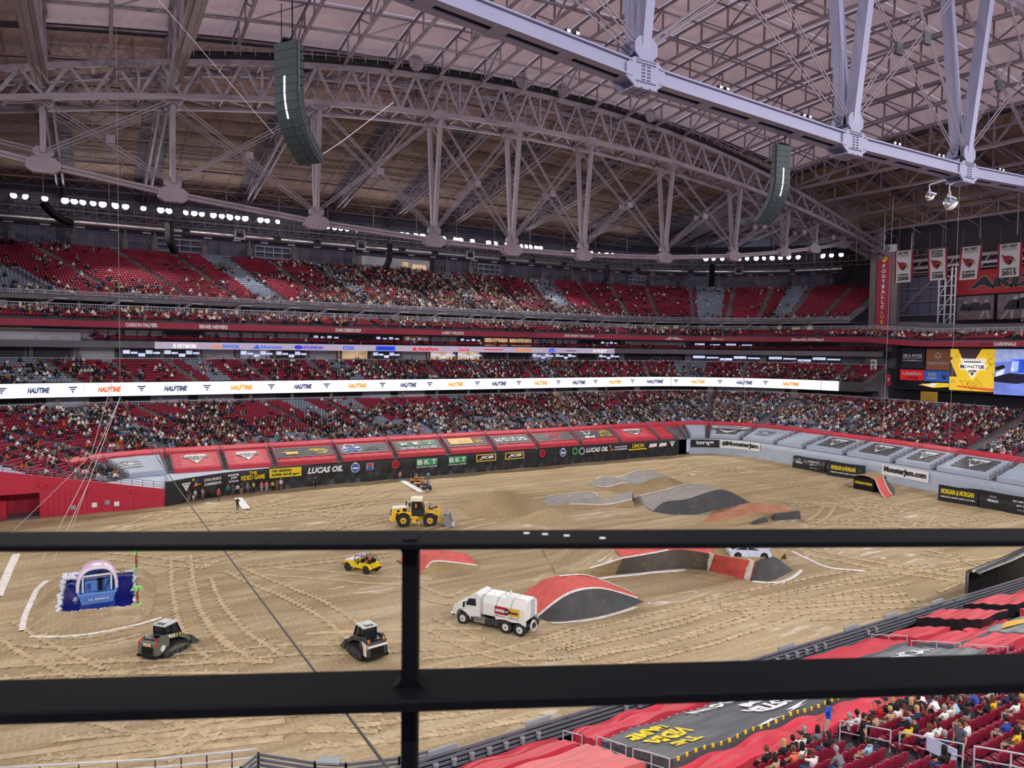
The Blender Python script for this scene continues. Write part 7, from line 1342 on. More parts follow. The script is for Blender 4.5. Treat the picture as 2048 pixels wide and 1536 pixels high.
for y in (-1.45, 1.45): b.add([(x, y, z) for x, z in pf_], [tuple(range(7))])
b.build('bucket', BKT, t, local=True); b = MB(); [b.box((4.6, y, .09), (.3, .18, .06)) for y in np.linspace(-1.3, 1.3, 8)]; b.build('teeth', STEELW, t, local=True); b = MB(); b.box((3.6, 0, 1.62), (.5, 2.7, .1)); b.build('spill_guard', STEELD, t, local=True)
two(t, 'mirror', DARK, lambda b, s: (b.box((1.55, s * .95, 2.5), (.1, .12, .25)), b.bar((1.5, s * .9, 1.9), (1.55, s * .95, 2.5), .04)))
for s in (-1, 1):
    bxp(t, 'badge', (-1.3, s * .87, 2.1), (1.0, .02, .4), BLK); b = MB(); b.text('CAT', (-1.05 if s < 0 else -1.5, s * .885, 2.1), (-s, 0, 0), (0, 0, 1), .26, .55, 0, .01, 0, .06); b.build('lettering', WHT, t, local=True)
# compact track loaders
def ctl(label, loc, rz, body, panel, roof, left):
    t = thing('track_loader', label, 'loader', loc, rz)
    for s in (-1, 1):
        y = s * .78; prof_ = [(-1.05, .1), (-1.25, .42), (-1.0, .72), (.0, .86), (1.2, .5), (1.28, .25), (1.05, .03), (-.8, .03)]; o = pr(t, 'track', prof_, y - .2, y + .2, TYRE); b = MB()
        for k in range(8):
            p, q_ = np.array(prof_[k]), np.array(prof_[(k + 1) % 8]); n = max(1, int(np.linalg.norm(q_ - p) / .14))
            for j in range(n): r = p + (q_ - p) * (j + .5) / n; d = nrm((*(q_ - p), 0)); nn = np.array((-d[1], d[0])) ; r = r - nn[:2] * -.03; b.box((r[0], y, r[1]), (.06, .42, .06), ry=-math.atan2(d[1], d[0]))
        b.build('track_lugs', TYRE, o, local=True); b = MB(); [b.cyl((x, y + s * .21, z), (x, y + s * .24, z), r, n=12) for x, z, r in ((-.95, .42, .22), (1.02, .3, .2), (-.4, .22, .15), (0, .22, .15), (.45, .22, .15), (.1, .66, .12))]; b.build('rollers', STEELD, o, local=True); pr(t, 'track_guard', [(-.85, .42), (-.75, .6), (0, .72), (1.0, .42), (.9, .3)], y + s * .2 - .02, y + s * .2 + .02, body)
    pr(t, 'chassis', [(-1.2, .3), (-1.15, .9), (.8, .9), (1.1, .5), (1.0, .25)], -.56, .56, DARK); pr(t, 'engine_cover', [(-1.75, .42), (-1.72, 1.25), (-1.55, 1.42), (-.6, 1.5), (-.6, .5)], -.86, .86, body); bxp(t, 'hood_vent', (-1.12, 0, 1.48), (.75, 1.1, .06), DARK); bxp(t, 'rear_grille', (-1.76, 0, .78), (.04, 1.0, .5), DARK); pr(t, 'rear_bumper', [(-1.85, .32), (-1.82, .48), (-1.2, .48), (-1.2, .3)], -.88, .88, DARK)
    pr(t, 'cab_glass', [(-.62, 1.42), (-.6, 2.12), (.45, 2.12), (.85, 1.3), (.85, .8), (-.5, .8)], -.5, .5, GLASS)
    for s in (-1, 1):
        b = MB(); [b.bar((p[0], s * .52, p[1]), (q_[0], s * .52, q_[1]), .07) for p, q_ in (((-.62, 1.4), (-.6, 2.14)), ((-.6, 2.14), (.45, 2.14)), ((.45, 2.14), (.87, 1.3)), ((-.05, .9), (-.05, 2.14)), ((.87, 1.3), (.87, .7)))]; b.build('cab_post', DARK, t, local=True)
    b = MB(); b.box((-.08, 0, 2.2), (1.25, 1.15, .1), tap=(.95, .95)); b.box((-.05, 0, 2.27), (.6, .5, .06)); b.build('cab_roof', roof, t, local=True); bxp(t, 'roof_vent', (-.45, 0, 2.275), (.28, .6, .03), DARK)
    sd = (-1,) if not left else (-1, 1)
    for s in sd: pr(t, 'lift_arm', [(-1.5, 1.25), (-1.45, 1.6), (-1.1, 1.7), (.6, 1.35), (1.3, .85), (1.6, .5), (1.45, .35), (1.0, .75), (.4, 1.1), (-1.0, 1.4)], s * .72 - .1, s * .72 + .1, panel)
    bxp(t, 'cross_tube', (1.4, 0, .48), (.18, 1.4, .2), DARK); b = MB(); pf_ = [(2.35, .06), (1.75, .05), (1.55, .2), (1.5, .5), (1.6, .72)]; b.grid(np.array([[(x, y, z) for x, z in pf_] for y in (-.95, .95)])); b.grid(np.array([[(x + .04, y, z + .03) for x, z in pf_] for y in (-.95, .95)]), flip=True)
    for y in (-.95, .95): b.add([(x, y, z) for x, z in pf_], [tuple(range(5))])
    b.build('bucket', mat('bucket_dark', (84, 84, 84), .5, .3, .2), t, local=True); two(t, 'tail_lamp', REDP if not left else ORGP, lambda b, s: (b.box((-1.7, s * .78, 1.2), (.1, .12, .3)), b.cyl((-1.55, s * .6, 1.45), (-1.55, s * .6, 1.62), .09))); b = MB(); b.cyl((-1.5, .5, 1.4), (-1.5, .5, 1.7), .05); b.build('exhaust_stack', STEELD, t, local=True)
    return t
OLV = mat('olive_grey_paint', (104, 106, 94), .5, 0, .08); GRW = mat('pale_grey_roof', (196, 200, 196), .5)
t = ctl('olive grey tracked loader with lettered single arm, left of the railing post', (4.2, 56.9, .02), rad(41.9), OLV, OLV, GRW, False)
b = MB(); b.box((-.35, -.835, 1.44), (.62, .02, .22), ry=.2); b.box((-1.78, .0, 1.2), (.02, .6, .2)); b.build('badge', WPAINT, t, local=True); b = MB(); b.text('JCB', (-.35, -.85, 1.44), (1, 0, -.2), (.2, 0, 1), .17, .42, 0, .01, .2, .06); b.text('JCB', (-1.8, 0, 1.2), (0, -1, 0), (0, 0, 1), .16, .45, 0, .01, .2, .06); b.build('lettering', ORGP, t, local=True)
for k in range(3): b = MB(); x = .16 + k * .14; b.prism([(-.06, -.1), (.02, -.1), (.08, 0), (.02, .1), (-.06, .1), (0, 0)], (x, -.835, 1.36 - .02 * k), (1, 0, -.2), (0, 0, 1), .02); b.build('chevron', YEL if k != 1 else BLK, t, local=True)
b = MB(); b.cyl((-1.2, -.865, .85), (-1.2, -.88, .85), .22, n=14); b.build('badge', WPAINT, t, local=True)
t = ctl('black and white tracked loader with amber lamps nearest the railing post', (16.9, 49.6, .02), rad(99), mat('charcoal_paint', (60, 60, 64), .5), mat('charcoal_paint', (60, 60, 64)), GRW, True)
for s in (-1, 1): pr(t, 'side_panel', [(-1.73, .55), (-1.7, 1.3), (-1.5, 1.44), (-1.0, 1.46), (-1.3, 1.1), (-1.35, .55)], s * .86, s * .9, WPAINT)
b = MB(); b.box((-1.79, 0, 1.2), (.03, 1.5, .16)); b.build('side_panel', WPAINT, t, local=True)
# yellow open jeep
t = thing('jeep', 'yellow open top jeep with black roll cage beside the railing', 'car', (23.5 - .5, 68.6 + .1, .02), math.atan2(2.12, -1.22))
for x in (1.22, -1.22):
    for y in (.74, -.74): wheel(t, x, y, .4, .27, STEELD, .2)
wheel(t, -1.95, 0, .38, .24, STEELD, .2) if False else None
pr(t, 'body_tub', [(-1.75, .5), (-1.78, 1.0), (-.2, 1.0), (-.15, .8), (.45, .78), (.5, 1.05), (1.72, .98), (1.78, .55), (1.5, .5), (.8, .45), (-.8, .45)], -.72, .72, YEL); pr(t, 'hood', [(.48, 1.0), (.5, 1.14), (1.7, 1.06), (1.76, .95)], -.66, .66, WPAINT); bxp(t, 'grille', (1.79, 0, .8), (.05, 1.1, .4), DARK); bxp(t, 'bumper', (1.95, 0, .55), (.14, 1.5, .16), DARK); bxp(t, 'rear_bumper', (-1.86, 0, .5), (.14, 1.4, .16), DARK)
for x in (1.22, -1.22): two(t, 'fender', YEL, lambda b, s: b.grid(np.array([[(x + .5 * math.cos(q), s * .6, .42 + .5 * math.sin(q)), (x + .54 * math.cos(q), s * .92, .42 + .5 * math.sin(q))] for q in np.linspace(.2, PI - .2, 9)]), flip=(s > 0)))
b = MB(); [b.bar(p, q_, .06) for p, q_ in (((.5, -.66, 1.1), (.36, -.62, 1.62)), ((.5, .66, 1.1), (.36, .62, 1.62)), ((.36, -.62, 1.62), (.36, .62, 1.62)), ((.5, -.66, 1.12), (.5, .66, 1.12)))]; b.build('windscreen_frame', DARK, t, local=True)
b = MB(); [b.tube(p, .035) for p in ([(-.45, -.66, 1.0), (-.45, -.62, 1.68), (-.45, .62, 1.68), (-.45, .66, 1.0)], [(-1.6, -.66, 1.0), (-1.3, -.6, 1.62), (-1.3, .6, 1.62), (-1.6, .66, 1.0)], [(-.45, -.6, 1.68), (-1.3, -.6, 1.62)], [(-.45, .6, 1.68), (-1.3, .6, 1.62)], [(-.45, -.6, 1.68), (.36, -.6, 1.64)], [(-.45, .6, 1.68), (.36, .6, 1.64)])]; b.build('roll_cage', DARK, t, local=True); b = MB(); b.box((-.05, 0, 1.7), (.9, 1.26, .04)); b.build('soft_top', GRYP, t, local=True)
for x, y in ((-.2, .34), (-.2, -.34), (-1.1, .3), (-1.1, -.3)): b = MB(); b.box((x, y, .85), (.45, .45, .14)); b.box((x - .22, y, 1.1), (.1, .44, .5)); b.build('seat', DARK, t, local=True)
two(t, 'tail_lamp', REDP, lambda b, s: b.box((-1.79, s * .6, .85), (.04, .12, .12))); b = MB(); b.tube([(.3 + .0, .34 + .18 * math.cos(q), 1.12 + .18 * math.sin(q)) for q in np.linspace(0, 2 * PI, 13)], .02, 5); b.build('steering_wheel', DARK, t, local=True); two(t, 'headlamp', CHROME, lambda b, s: b.cyl((1.8, s * .42, .85), (1.84, s * .42, .85), .12, n=12))
JEEP = t
# crushed white cars on the platform
def wreck(label, loc, rz, col, crush):
    t = thing('crushed_car', label, 'car', loc, rz)
    b = MB(); lo = [(-2.0, .28), (-2.05, .72), (-1.9, .86), (-1.3, .92), (.75, .88), (1.85, .74), (2.05, .6), (2.05, .28), (1.6, .22), (-1.6, .22)]; b.prism(lo, (0, 0, 0), (1, 0, 0), (0, 0, 1), 1.66); b.build('body', col, t, local=True); r = 1.38 - crush
    b = MB(); ring_ = lambda f, z, dx=0: [(x * f + dx, y * f, z) for x, y in ((-1.55, -.76), (.95, -.76), (.95, .76), (-1.55, .76))]
    P0 = [(-1.75, -.78, .9), (1.05, -.78, .88), (1.05, .78, .88), (-1.75, .78, .9)]; P1 = [(-1.15, -.6, r), (.25, -.58, r + .05), (.25, .58, r - .04), (-1.15, .6, r - .1)]; b.add(P0 + P1, [(0, 1, 5, 4), (1, 2, 6, 5), (2, 3, 7, 6), (3, 0, 4, 7)]); b.build('glasshouse', mat('empty_window', (26, 26, 30), .6), t, local=True); b = MB(); b.add([np.array(p) + (0, 0, .0) for p in P1] + [np.array(p) + (0, 0, .06) for p in P1], [(0, 3, 2, 1), (4, 5, 6, 7), (0, 1, 5, 4), (1, 2, 6, 5), (2, 3, 7, 6), (3, 0, 4, 7)])
    for i in range(4): b.bar(np.array(P0[i]) , np.array(P1[i]), .09)
    for s in (-1, 1): b.bar((-.3, s * .79, .9), (-.35, s * .6, r), .08)
    b.build('roof', col, t, local=True)
    for x in (1.3, -1.3):
        for y in (.75, -.75): wheel(t, x, y, .31, .2, GRYP, .18, tread=False)
    two(t, 'headlamp', GRYP, lambda b, s: b.box((2.0, s * .6, .62), (.12, .3, .14))); bxp(t, 'bonnet', (1.4, .03, .84), (1.1, 1.45, .05), col, ry=.12); two(t, 'wheel_arch', DARK, lambda b, s: (b.cyl((1.3, s * .82, .32), (1.3, s * .84, .32), .38, n=14), b.cyl((-1.3, s * .82, .32), (-1.3, s * .84, .32), .38, n=14)))
WB = mat('bluish_white_paint', (206, 214, 232), .35, 0, .1, 2)
wreck('nearer battered white hatchback parked on top of the red ramp', (56.3, 48.6, 2.05), rad(-32), WB, .3); wreck('farther battered white hatchback behind the nearer one on the platform', (58.3, 50.4, 2.1), rad(-30), WB, .12)
# small quads
QP = [(45.0, 109.2), (44.8, 106.2), (44.5, 103.2)]
for k, (x, y) in enumerate(QP):
    t = thing('quad_bike', ('farthest orange', 'middle orange', 'nearest blue')[k] + ' small quad bike lined up on the mat', 'quad bike', (x + .6, y, .14), rad(168))
    for wx in (.5, -.5):
        for wy in (.4, -.4): wheel(t, wx, wy, .26, .2, STEELD, .12, tread=False)
    pr(t, 'body', [(-.75, .4), (-.7, .62), (-.2, .66), (.1, .58), (.35, .72), (.72, .6), (.75, .42)], -.18, .18, (ORGP, ORGP, BLUP)[k]); bxp(t, 'seat', (-.3, 0, .72), (.6, .28, .1), DARK); bxp(t, 'frame', (0, 0, .34), (1.1, .24, .14), DARK)
    for fx in (.5, -.5): two(t, 'fender', (ORGP, ORGP, BLUP)[k], lambda b, s: b.box((fx, s * .36, .58), (.52, .3, .05), ry=.1))
    b = MB(); b.bar((.3, 0, .65), (.22, 0, .92), .05); b.bar((.2, -.34, .95), (.2, .34, .95), .04); b.build('handlebar', DARK, t, local=True)
# ------------------------------------------------------------------ splash pool with the little boat and palms
PZ = .62; PC = [(-2.94, 67.2), (2.56, 66.1), (3.0, 76.5), (-2.75, 77.9)]; OC = [(-4.9, 63.9), (3.9, 63.8), (5.2, 79.0), (-4.7, 80.6)]
t = thing('splash_pool', 'raised dirt bank pool of dark blue water edged with white foam', 'pool', (0, 72, 0)); POOL = t
def ringpts(C, n): return [np.array(C[i]) * (1 - f) + np.array(C[(i + 1) % 4]) * f for i in range(4) for f in np.linspace(0, 1, n, endpoint=False)]
n = 12; oi, ii = ringpts(OC, n), ringpts(PC, n); b = MB(); rr = random.Random(5); rows = []
for k in range(4 * n + 1): o, i = oi[k % (4 * n)], ii[k % (4 * n)]; cc_ = np.array((0, 72.)); g_ = (k % n) / n; e_ = 2 * abs(g_ - .5); o = cc_ + (o - cc_) * (1 - .16 * e_ ** 2.5); wv = .08 * math.sin(k * 1.7); rows.append([(*(o * (1 - f) + i * f), z + (wv if 0 < f < 1 else 0)) for f, z in ((0, -.1), (.25, .3), (.6, .75), (.85, .95), (.98, .85), (1.0, .3))])
b.grid(np.array(rows)); b.build('bank', DIRT, t, True)
WAT = mat('dark_blue_water', (6, 26, 120), .06, 0, .1, .6, spec=.6); b = MB(); b.add([(x, y, PZ) for x, y in PC], [(0, 1, 2, 3)]); b.build('water', WAT, t)
FOAM = mat('white_foam', (226, 230, 240), .7, 0, .12, 5, .4)
for k in range(150):
    f = k / 150 * 4; i = int(f); g = f - i; p = np.array(PC[i]) * (1 - g) + np.array(PC[(i + 1) % 4]) * g; big = i == 3 or (i == 2 and g > .55); s = rr.uniform(.1, .2) if big else rr.uniform(.06, .13); s *= .7 if i == 0 else 1; b = MB(); b.ell((p[0] + rr.uniform(-.14, .14), p[1] + rr.uniform(-.14, .14), PZ + .16 + (.1 if big else 0)), (s * 1.3, s * 1.2, s), 7, 4); b.build('foam_lump', FOAM, t, True)
for k in range(22): b = MB(); s = rr.uniform(.12, .2); b.ell((-2.35 + rr.uniform(-.3, .5), 76.9 + rr.uniform(-.7, .5), PZ + .2), (s, s, s * .8), 7, 4); b.build('foam_lump', FOAM, t, True)
ba = math.atan2(-1.0, 2.37); t = thing('toy_boat', 'light blue play boat under a pink film hood floating in the pool', 'boat', (-.14, 70.45, PZ - .02), 0)   # local x runs along the bow edge, -y faces the stand
HB = mat('light_blue_hull', (112, 158, 226), .5, 0, .06, 1); HBI = mat('blue_inner_panel', (92, 140, 204), .6, 0, .08, 1); FILM = mat('pink_film', (236, 206, 232), .25, 0, .08, 1.2)
b = MB(); lo = [(-1.12, -1.75), (1.12, -1.75), (1.22, 2.1), (-1.22, 2.1)]; hi = [(-1.36, -2.0), (1.36, -2.0), (1.42, 2.3), (-1.42, 2.3)]; b.add([(x, y, 0) for x, y in lo] + [(x, y, .92) for x, y in hi], [(0, 3, 2, 1), (0, 1, 5, 4), (1, 2, 6, 5), (2, 3, 7, 6), (3, 0, 4, 7)]); b.build('hull', HB, t, local=True)
b = MB(); [b.bar((*hi[i], .94), (*hi[(i + 1) % 4], .94), .16, .14) for i in range(4)]; [b.bar((hi[i][0] * .96, hi[i][1] * .97, .7), (hi[(i + 1) % 4][0] * .96, hi[(i + 1) % 4][1] * .97, .7), .06) for i in range(4)]; b.build('gunwale', HB, t, local=True)
b = MB(); b.text('S.S. SPARKLE', (.1, -1.93, .45), (1, 0, 0), (0, -.24, .97), .22, 1.5, 0, .03, 0, .06); b.build('lettering', WHT, t, local=True); b = MB(); b.add([(-1.2, -1.9, .5), (1.2, -1.9, .5), (1.3, 2.2, .5), (-1.3, 2.2, .5)], [(0, 1, 2, 3)]); b.build('deck', HBI, t, local=True)
b = MB(); arch = [(1.5 * math.copysign(abs(math.cos(q)) ** .7, math.cos(q)), .9 + 2.1 * math.sin(q) ** .75) for q in np.linspace(0, PI, 20)]; rows = [[(x * f, y, .9 + (z - .9) * g) for x, z in arch] for y, f, g in ((-1.1, 1, 1), (-.9, 1.05, 1.04), (0, 1.03, 1.02), (1.4, .98, .95), (2.0, .85, .8), (2.3, .5, .45))]; b.grid(np.array(rows)); b.build('hood', FILM, t, True, local=True)
b = MB(); b.grid(np.array([[(x, -1.1, z), (x * .93, -1.22, .9 + (z - .9) * .92), (x * .88, -1.0, .9 + (z - .9) * .86)] for x, z in arch])); b.build('hood_rim', mat('white_film_edge', (240, 228, 240), .4, 0, .06), t, True, local=True)
b = MB(); b.quad((-1.25, .2, .5), (1.25, .2, .5), (1.2, .25, 2.7), (-1.2, .25, 2.7)); b.build('back_panel', HBI, t, local=True); bxp(t, 'door_gap', (.22, .12, 1.35), (.3, .08, 1.5), BLK); bxp(t, 'side_panel', (-.45, -.0, 1.15), (.9, .06, 1.2), HB); bxp(t, 'side_panel', (.8, -.05, 1.1), (.6, .06, 1.3), HB); bxp(t, 'beam', (0, -1.05, 2.25), (2.1, .12, .14), WPAINT); bxp(t, 'beam', (0, -.6, 1.95), (2.0, .1, .12), mat('lilac_trim', (190, 176, 226), .5)); two(t, 'post', WPAINT, lambda b, s: b.box((s * 1.05, -1.05, 1.5), (.12, .12, 1.3)))
bxp(t, 'bench', (-.6, -.8, .68), (.8, .5, .3), HBI); b = MB(); b.tube([(.3, -1.2, .7), (.6, -.8, .95), (.9, -.3, 1.5)], .05); b.build('hose', STEELD, t, local=True); b = MB(); b.box((-.62, -.04, 1.05), (.3, .04, .5)); b.build('window_frame', BLUP, t, local=True)
for k, (x, y, lb) in enumerate(((3.15, 76.9, 'farther inflatable palm with brown trunk at the back pool corner'), (2.75, 66.1, 'nearer inflatable palm with brown trunk at the front pool corner'))):
    t = thing('toy_palm', lb, 'palm', (x, y, .85)); LG = mat('lime_plastic', (140, 226, 110), .5, 0, .06); b = MB(); H = 1.65 if k == 0 else 1.35
    b.tube([(.02 * math.sin(j), 0, .08 + H * j / 9) for j in range(10)], [.11 - .03 * (j / 9) + .012 * (j % 2) for j in range(10)], 8); b.build('trunk', mat('brown_plastic', (158, 84, 66), .6, 0, .1), t, True, local=True)
    for j in range(6):
        a = j * PI / 3 + .3; b = MB(); rows = [[(math.cos(a) * r - math.sin(a) * o * w_, math.sin(a) * r + math.cos(a) * o * w_, H + .1 + z - .04 * abs(o)) for o in (-1, 0, 1)] for r, z, w_ in ((0, 0, .05), (.15, .1, .1), (.32, .09, .12), (.46, -.02, .09), (.54, -.14, .02))]; b.grid(np.array(rows)); b.grid(np.array(rows) - (0, 0, .05), flip=True); b.build('frond', LG, t, True, local=True)
    b = MB(); b.ell((0, 0, .03), (.38, .38, .09), 14, 5); b.build('base', LG, t, True, local=True)
for k, (x, y, s) in enumerate(((-1.75, 70.3, .17), (-1.2, 72.0, .13))): b = MB(); b.ell((x, y, PZ + s * .7), (s, s, s), 10, 6); b.ell((x, y, PZ + .02), (s * 1.3, s * 1.3, .04), 10, 4); tag(b.build('float_ball', mat('pale_ball', (220, 206, 214), .5), smooth=True), ('larger', 'smaller')[k] + ' pale ball floating beside the toy boat', 'ball')
# ------------------------------------------------------------------ people
def ik(a, c, l1, l2, bend):                          # joint between a and c
    a, c = np.array(a, float), np.array(c, float); d = c - a; L = min(np.linalg.norm(d), (l1 + l2) * .999); u = d / np.linalg.norm(d); x = (l1 * l1 - l2 * l2 + L * L) / (2 * L); h = math.sqrt(max(0, l1 * l1 - x * x)); b = np.array(bend, float); b = b - u * (b @ u); b = nrm(b); return a + u * x + b * h
def body(pelvis, chest, neck, head, shoulders, wrists, hips, ankles, toes, kneeb, elbowb, look=(0, -1, 0), curl=.5, short=False):
    V = []; R = []; E = []; TG = []; roots = []
    def chain(pts, rs, tags, start=None):
        prev = start
        for k, (p, r) in enumerate(zip(pts, rs)):
            V.append(np.array(p, float)); R.append(r if isinstance(r, tuple) else (r, r)); i = len(V) - 1
            if prev is None: roots.append(i)
            else: E.append((prev, i)); TG.append(tags[k] if isinstance(tags, (list, tuple)) else tags)
            prev = i
        return prev
    pelvis, chest, neck, head = [np.array(p, float) for p in (pelvis, chest, neck, head)]; mid = (pelvis + chest) / 2
    chain([pelvis], [(.155, .115)], 'pants'); p0 = 0; c0 = chain([mid - (chest - pelvis) * .2, mid + (chest - pelvis) * .12, chest, chest + (neck - chest) * .55], [(.145, .11), (.15, .115), (.16, .12), (.11, .085)], 'shirt', p0); hd = head - neck; n0 = chain([neck, neck + hd * .35], [.058, .056], 'skin', c0); chain([neck + hd * .62, head, head + hd * .42, head + hd * .62], [(.07, .085), (.085, .1), (.08, .092), (.045, .055)], 'skin', n0)
    ci = c0 - 1
    for s, sh, wr, hp, an, to in ((-1, *[x[0] for x in (shoulders, wrists, hips, ankles, toes)]), (1, *[x[1] for x in (shoulders, wrists, hips, ankles, toes)])):
        sh, wr, hp, an, to = [np.array(x, float) for x in (sh, wr, hp, an, to)]; el = ik(sh, wr, .29, .26, elbowb[0 if s < 0 else 1]); kn = ik(hp, an, .43, .42, kneeb)
        chain([sh, sh + (el - sh) * .5, el, el + (wr - el) * .55, wr, wr + nrm(wr - el) * .06], [.062, .055, .042, .038, .027, (.036, .018)], ['shirt', 'shirt', 'skin', 'skin', 'skin', 'skin'], ci)
        chain([hp, hp + (kn - hp) * .55, kn, kn + (an - kn) * .35, an, to], [.092, .08, .06, .056, .04, (.042, .03)], ['pants', 'pants', 'skin' if short else 'pants', 'skin' if short else 'pants', 'skin' if short else 'pants', 'shoe'], p0)
        f = nrm(wr - el); w_ = nrm(np.cross(f, np.array(look))) if abs(f @ np.array(look)) < .95 else np.array((1., 0, 0)); nn = np.cross(w_, f); pb = wr + f * .06
        for k, ln in enumerate((.062, .075, .07, .055)):
            b0 = pb + w_ * (.028 - .0187 * k); chain([b0, b0 + f * ln * .55 - nn * curl * .012, b0 + f * ln * .9 - nn * curl * .045], [.0095, .0088, .0075], 'skin')
        b0 = wr + f * .03 + w_ * .03; chain([b0, b0 + w_ * .025 + f * .025, b0 + w_ * .03 + f * .055 - nn * .015], [.011, .010, .008], 'skin')
    lk = nrm(look); chain([head + lk * .085, head + lk * .112 - (0, 0, .02)], [.013, .011], 'skin')
    sd = np.cross(lk, (0, 0, 1))
    for s in (-1, 1): chain([head + sd * s * .082 + (0, 0, .01), head + sd * s * .092 - (0, 0, .025)], [(.012, .02), (.01, .012)], 'skin')
    me = bpy.data.meshes.new('body_skeleton'); me.from_pydata([tuple(v) for v in V], E, []); ob = bpy.data.objects.new('body_skeleton', me); COL.objects.link(ob)
    sk = ob.modifiers.new('skin', 'SKIN'); sk.use_smooth_shade = True; sl = me.skin_vertices[0].data if me.skin_vertices else None
    if sl is None:
        bpy.context.view_layer.objects.active = ob; bpy.ops.mesh.customdata_skin_add(); sl = me.skin_vertices[0].data
    for i, r in enumerate(R): sl[i].radius = r; sl[i].use_root = i in roots
    ss = ob.modifiers.new('subdivision', 'SUBSURF'); ss.levels = 1; ss.render_levels = 1
    dg = bpy.context.evaluated_depsgraph_get(); m2 = bpy.data.meshes.new_from_object(ob.evaluated_get(dg)); bpy.data.objects.remove(ob); bpy.data.meshes.remove(me)
    Vv = np.array(V); A = np.array([Vv[a] for a, _ in E]); B = np.array([Vv[b] for _, b in E]); rad_ = np.array([(max(R[a]) + max(R[b])) / 2 for a, b in E]); tg = np.array([['shirt', 'skin', 'hair', 'pants', 'shoe'].index(t) for t in TG])
    n = len(m2.polygons); C = np.zeros(n * 3); m2.polygons.foreach_get('center', C); C = C.reshape(-1, 3); AB = B - A; t = np.clip(((C[:, None] - A) * AB).sum(-1) / ((AB ** 2).sum(-1) + 1e-9), 0, 1); D = np.linalg.norm(C[:, None] - (A + t[..., None] * AB), axis=-1) / (rad_ + .01); ti = tg[D.argmin(1)]
    vv = np.zeros(len(m2.vertices) * 3); m2.vertices.foreach_get('co', vv); fl = [tuple(p.vertices) for p in m2.polygons]; bpy.data.meshes.remove(m2)
    b = MB(); b.add(vv.reshape(-1, 3), fl, [int(x) for x in ti])
    for s in (-1, 1): b.ell(head + lk * .088 + sd * s * .034 + (0, 0, .022), (.013, .013, .01), 6, 4, 2)
    b.ell(head + lk * .085 - (0, 0, .058), (.026, .026, .007), 6, 4, 5)
    return b, head, nrm(hd), lk
def fig(args, hair='short'):
    b, head, hu, lk = body(**args); o = b.build('person', [SHIRT, SKINM, HAIRM, PANTM, mat('dark_shoe', (40, 38, 40), .6), mat('lip', (150, 80, 76), .5)], smooth=True); me = o.data; bpy.data.objects.remove(o)
    h = MB(); c = head + (0, 0, .03) - lk * .02; rows = []
    sd = np.cross(lk, (0, 0, 1)); back = -lk
    for k in range(13):
        a = 2 * PI * k / 12; d = sd * math.cos(a) + back * math.sin(a); fr = math.sin(a); low = -.085 if fr > -.2 else .055
        if hair == 'long' and fr > -.3: low = -.30
        rows.append([c + d * (.02) + (0, 0, .118), c + d * .075 + (0, 0, .1), c + d * .1 + (0, 0, .04), c + d * (.105 if fr > -.2 else .098) + (0, 0, low * .5), c + d * (.09 if hair != 'long' else .1) + (0, 0, low)])
    h.grid(np.array(rows), flip=False); hm = h.build('hair', mat('hair_colour', (60, 44, 36), .7, objcol=True), smooth=True); hme = hm.data; bpy.data.objects.remove(hm)
    if hair == 'cap':
        q = MB(); q.ell(c + (0, 0, .055), (.108, .112, .075), 12, 5); q.box(c + lk * .13 + (0, 0, .05), (.15 if abs(lk[1]) > .5 else .13, .13, .02)); o = q.build('cap', mat('cap_cloth', (60, 60, 66), .8, objcol=True), smooth=True); hme = o.data; bpy.data.objects.remove(o)
    return me, hme, ('cap' if hair == 'cap' else 'hair')
def sit(w0, w1, lean=.06, look=(0, -1, 0), an=((-.12, -.36, .1), (.12, -.36, .1)), el=((-1, .5, -.3), (1, .5, -.3)), hx=0): return dict(pelvis=(0, .08, .52), chest=(0, .16 - lean, .9), neck=(0, .15 - lean * 1.4, 1.06), head=(hx, .11 - lean * 1.6, 1.21), shoulders=((-.18, .15 - lean * 1.2, .98), (.18, .15 - lean * 1.2, .98)), wrists=(w0, w1), hips=((-.09, .05, .53), (.09, .05, .53)), ankles=an, toes=tuple((x, y - .16, .05) for x, y, z in an), kneeb=(0, -.5, 1), elbowb=el, look=look)
def stand(w0, w1, an=((-.1, .02, .09), (.1, .0, .09)), look=(0, -1, 0), el=((-1, .6, 0), (1, .6, 0)), short=False, lean=0): return dict(pelvis=(0, 0, .95), chest=(0, -lean, 1.33), neck=(0, -lean * 1.3, 1.49), head=(0, -.02 - lean * 1.6, 1.635), shoulders=((-.185, -lean, 1.41), (.185, -lean, 1.41)), wrists=(w0, w1), hips=((-.09, 0, .92), (.09, 0, .92)), ankles=an, toes=tuple((x * 1.15, y - .17, .045) for x, y, z in an), kneeb=(0, -1, 0), elbowb=el, look=look, short=short)
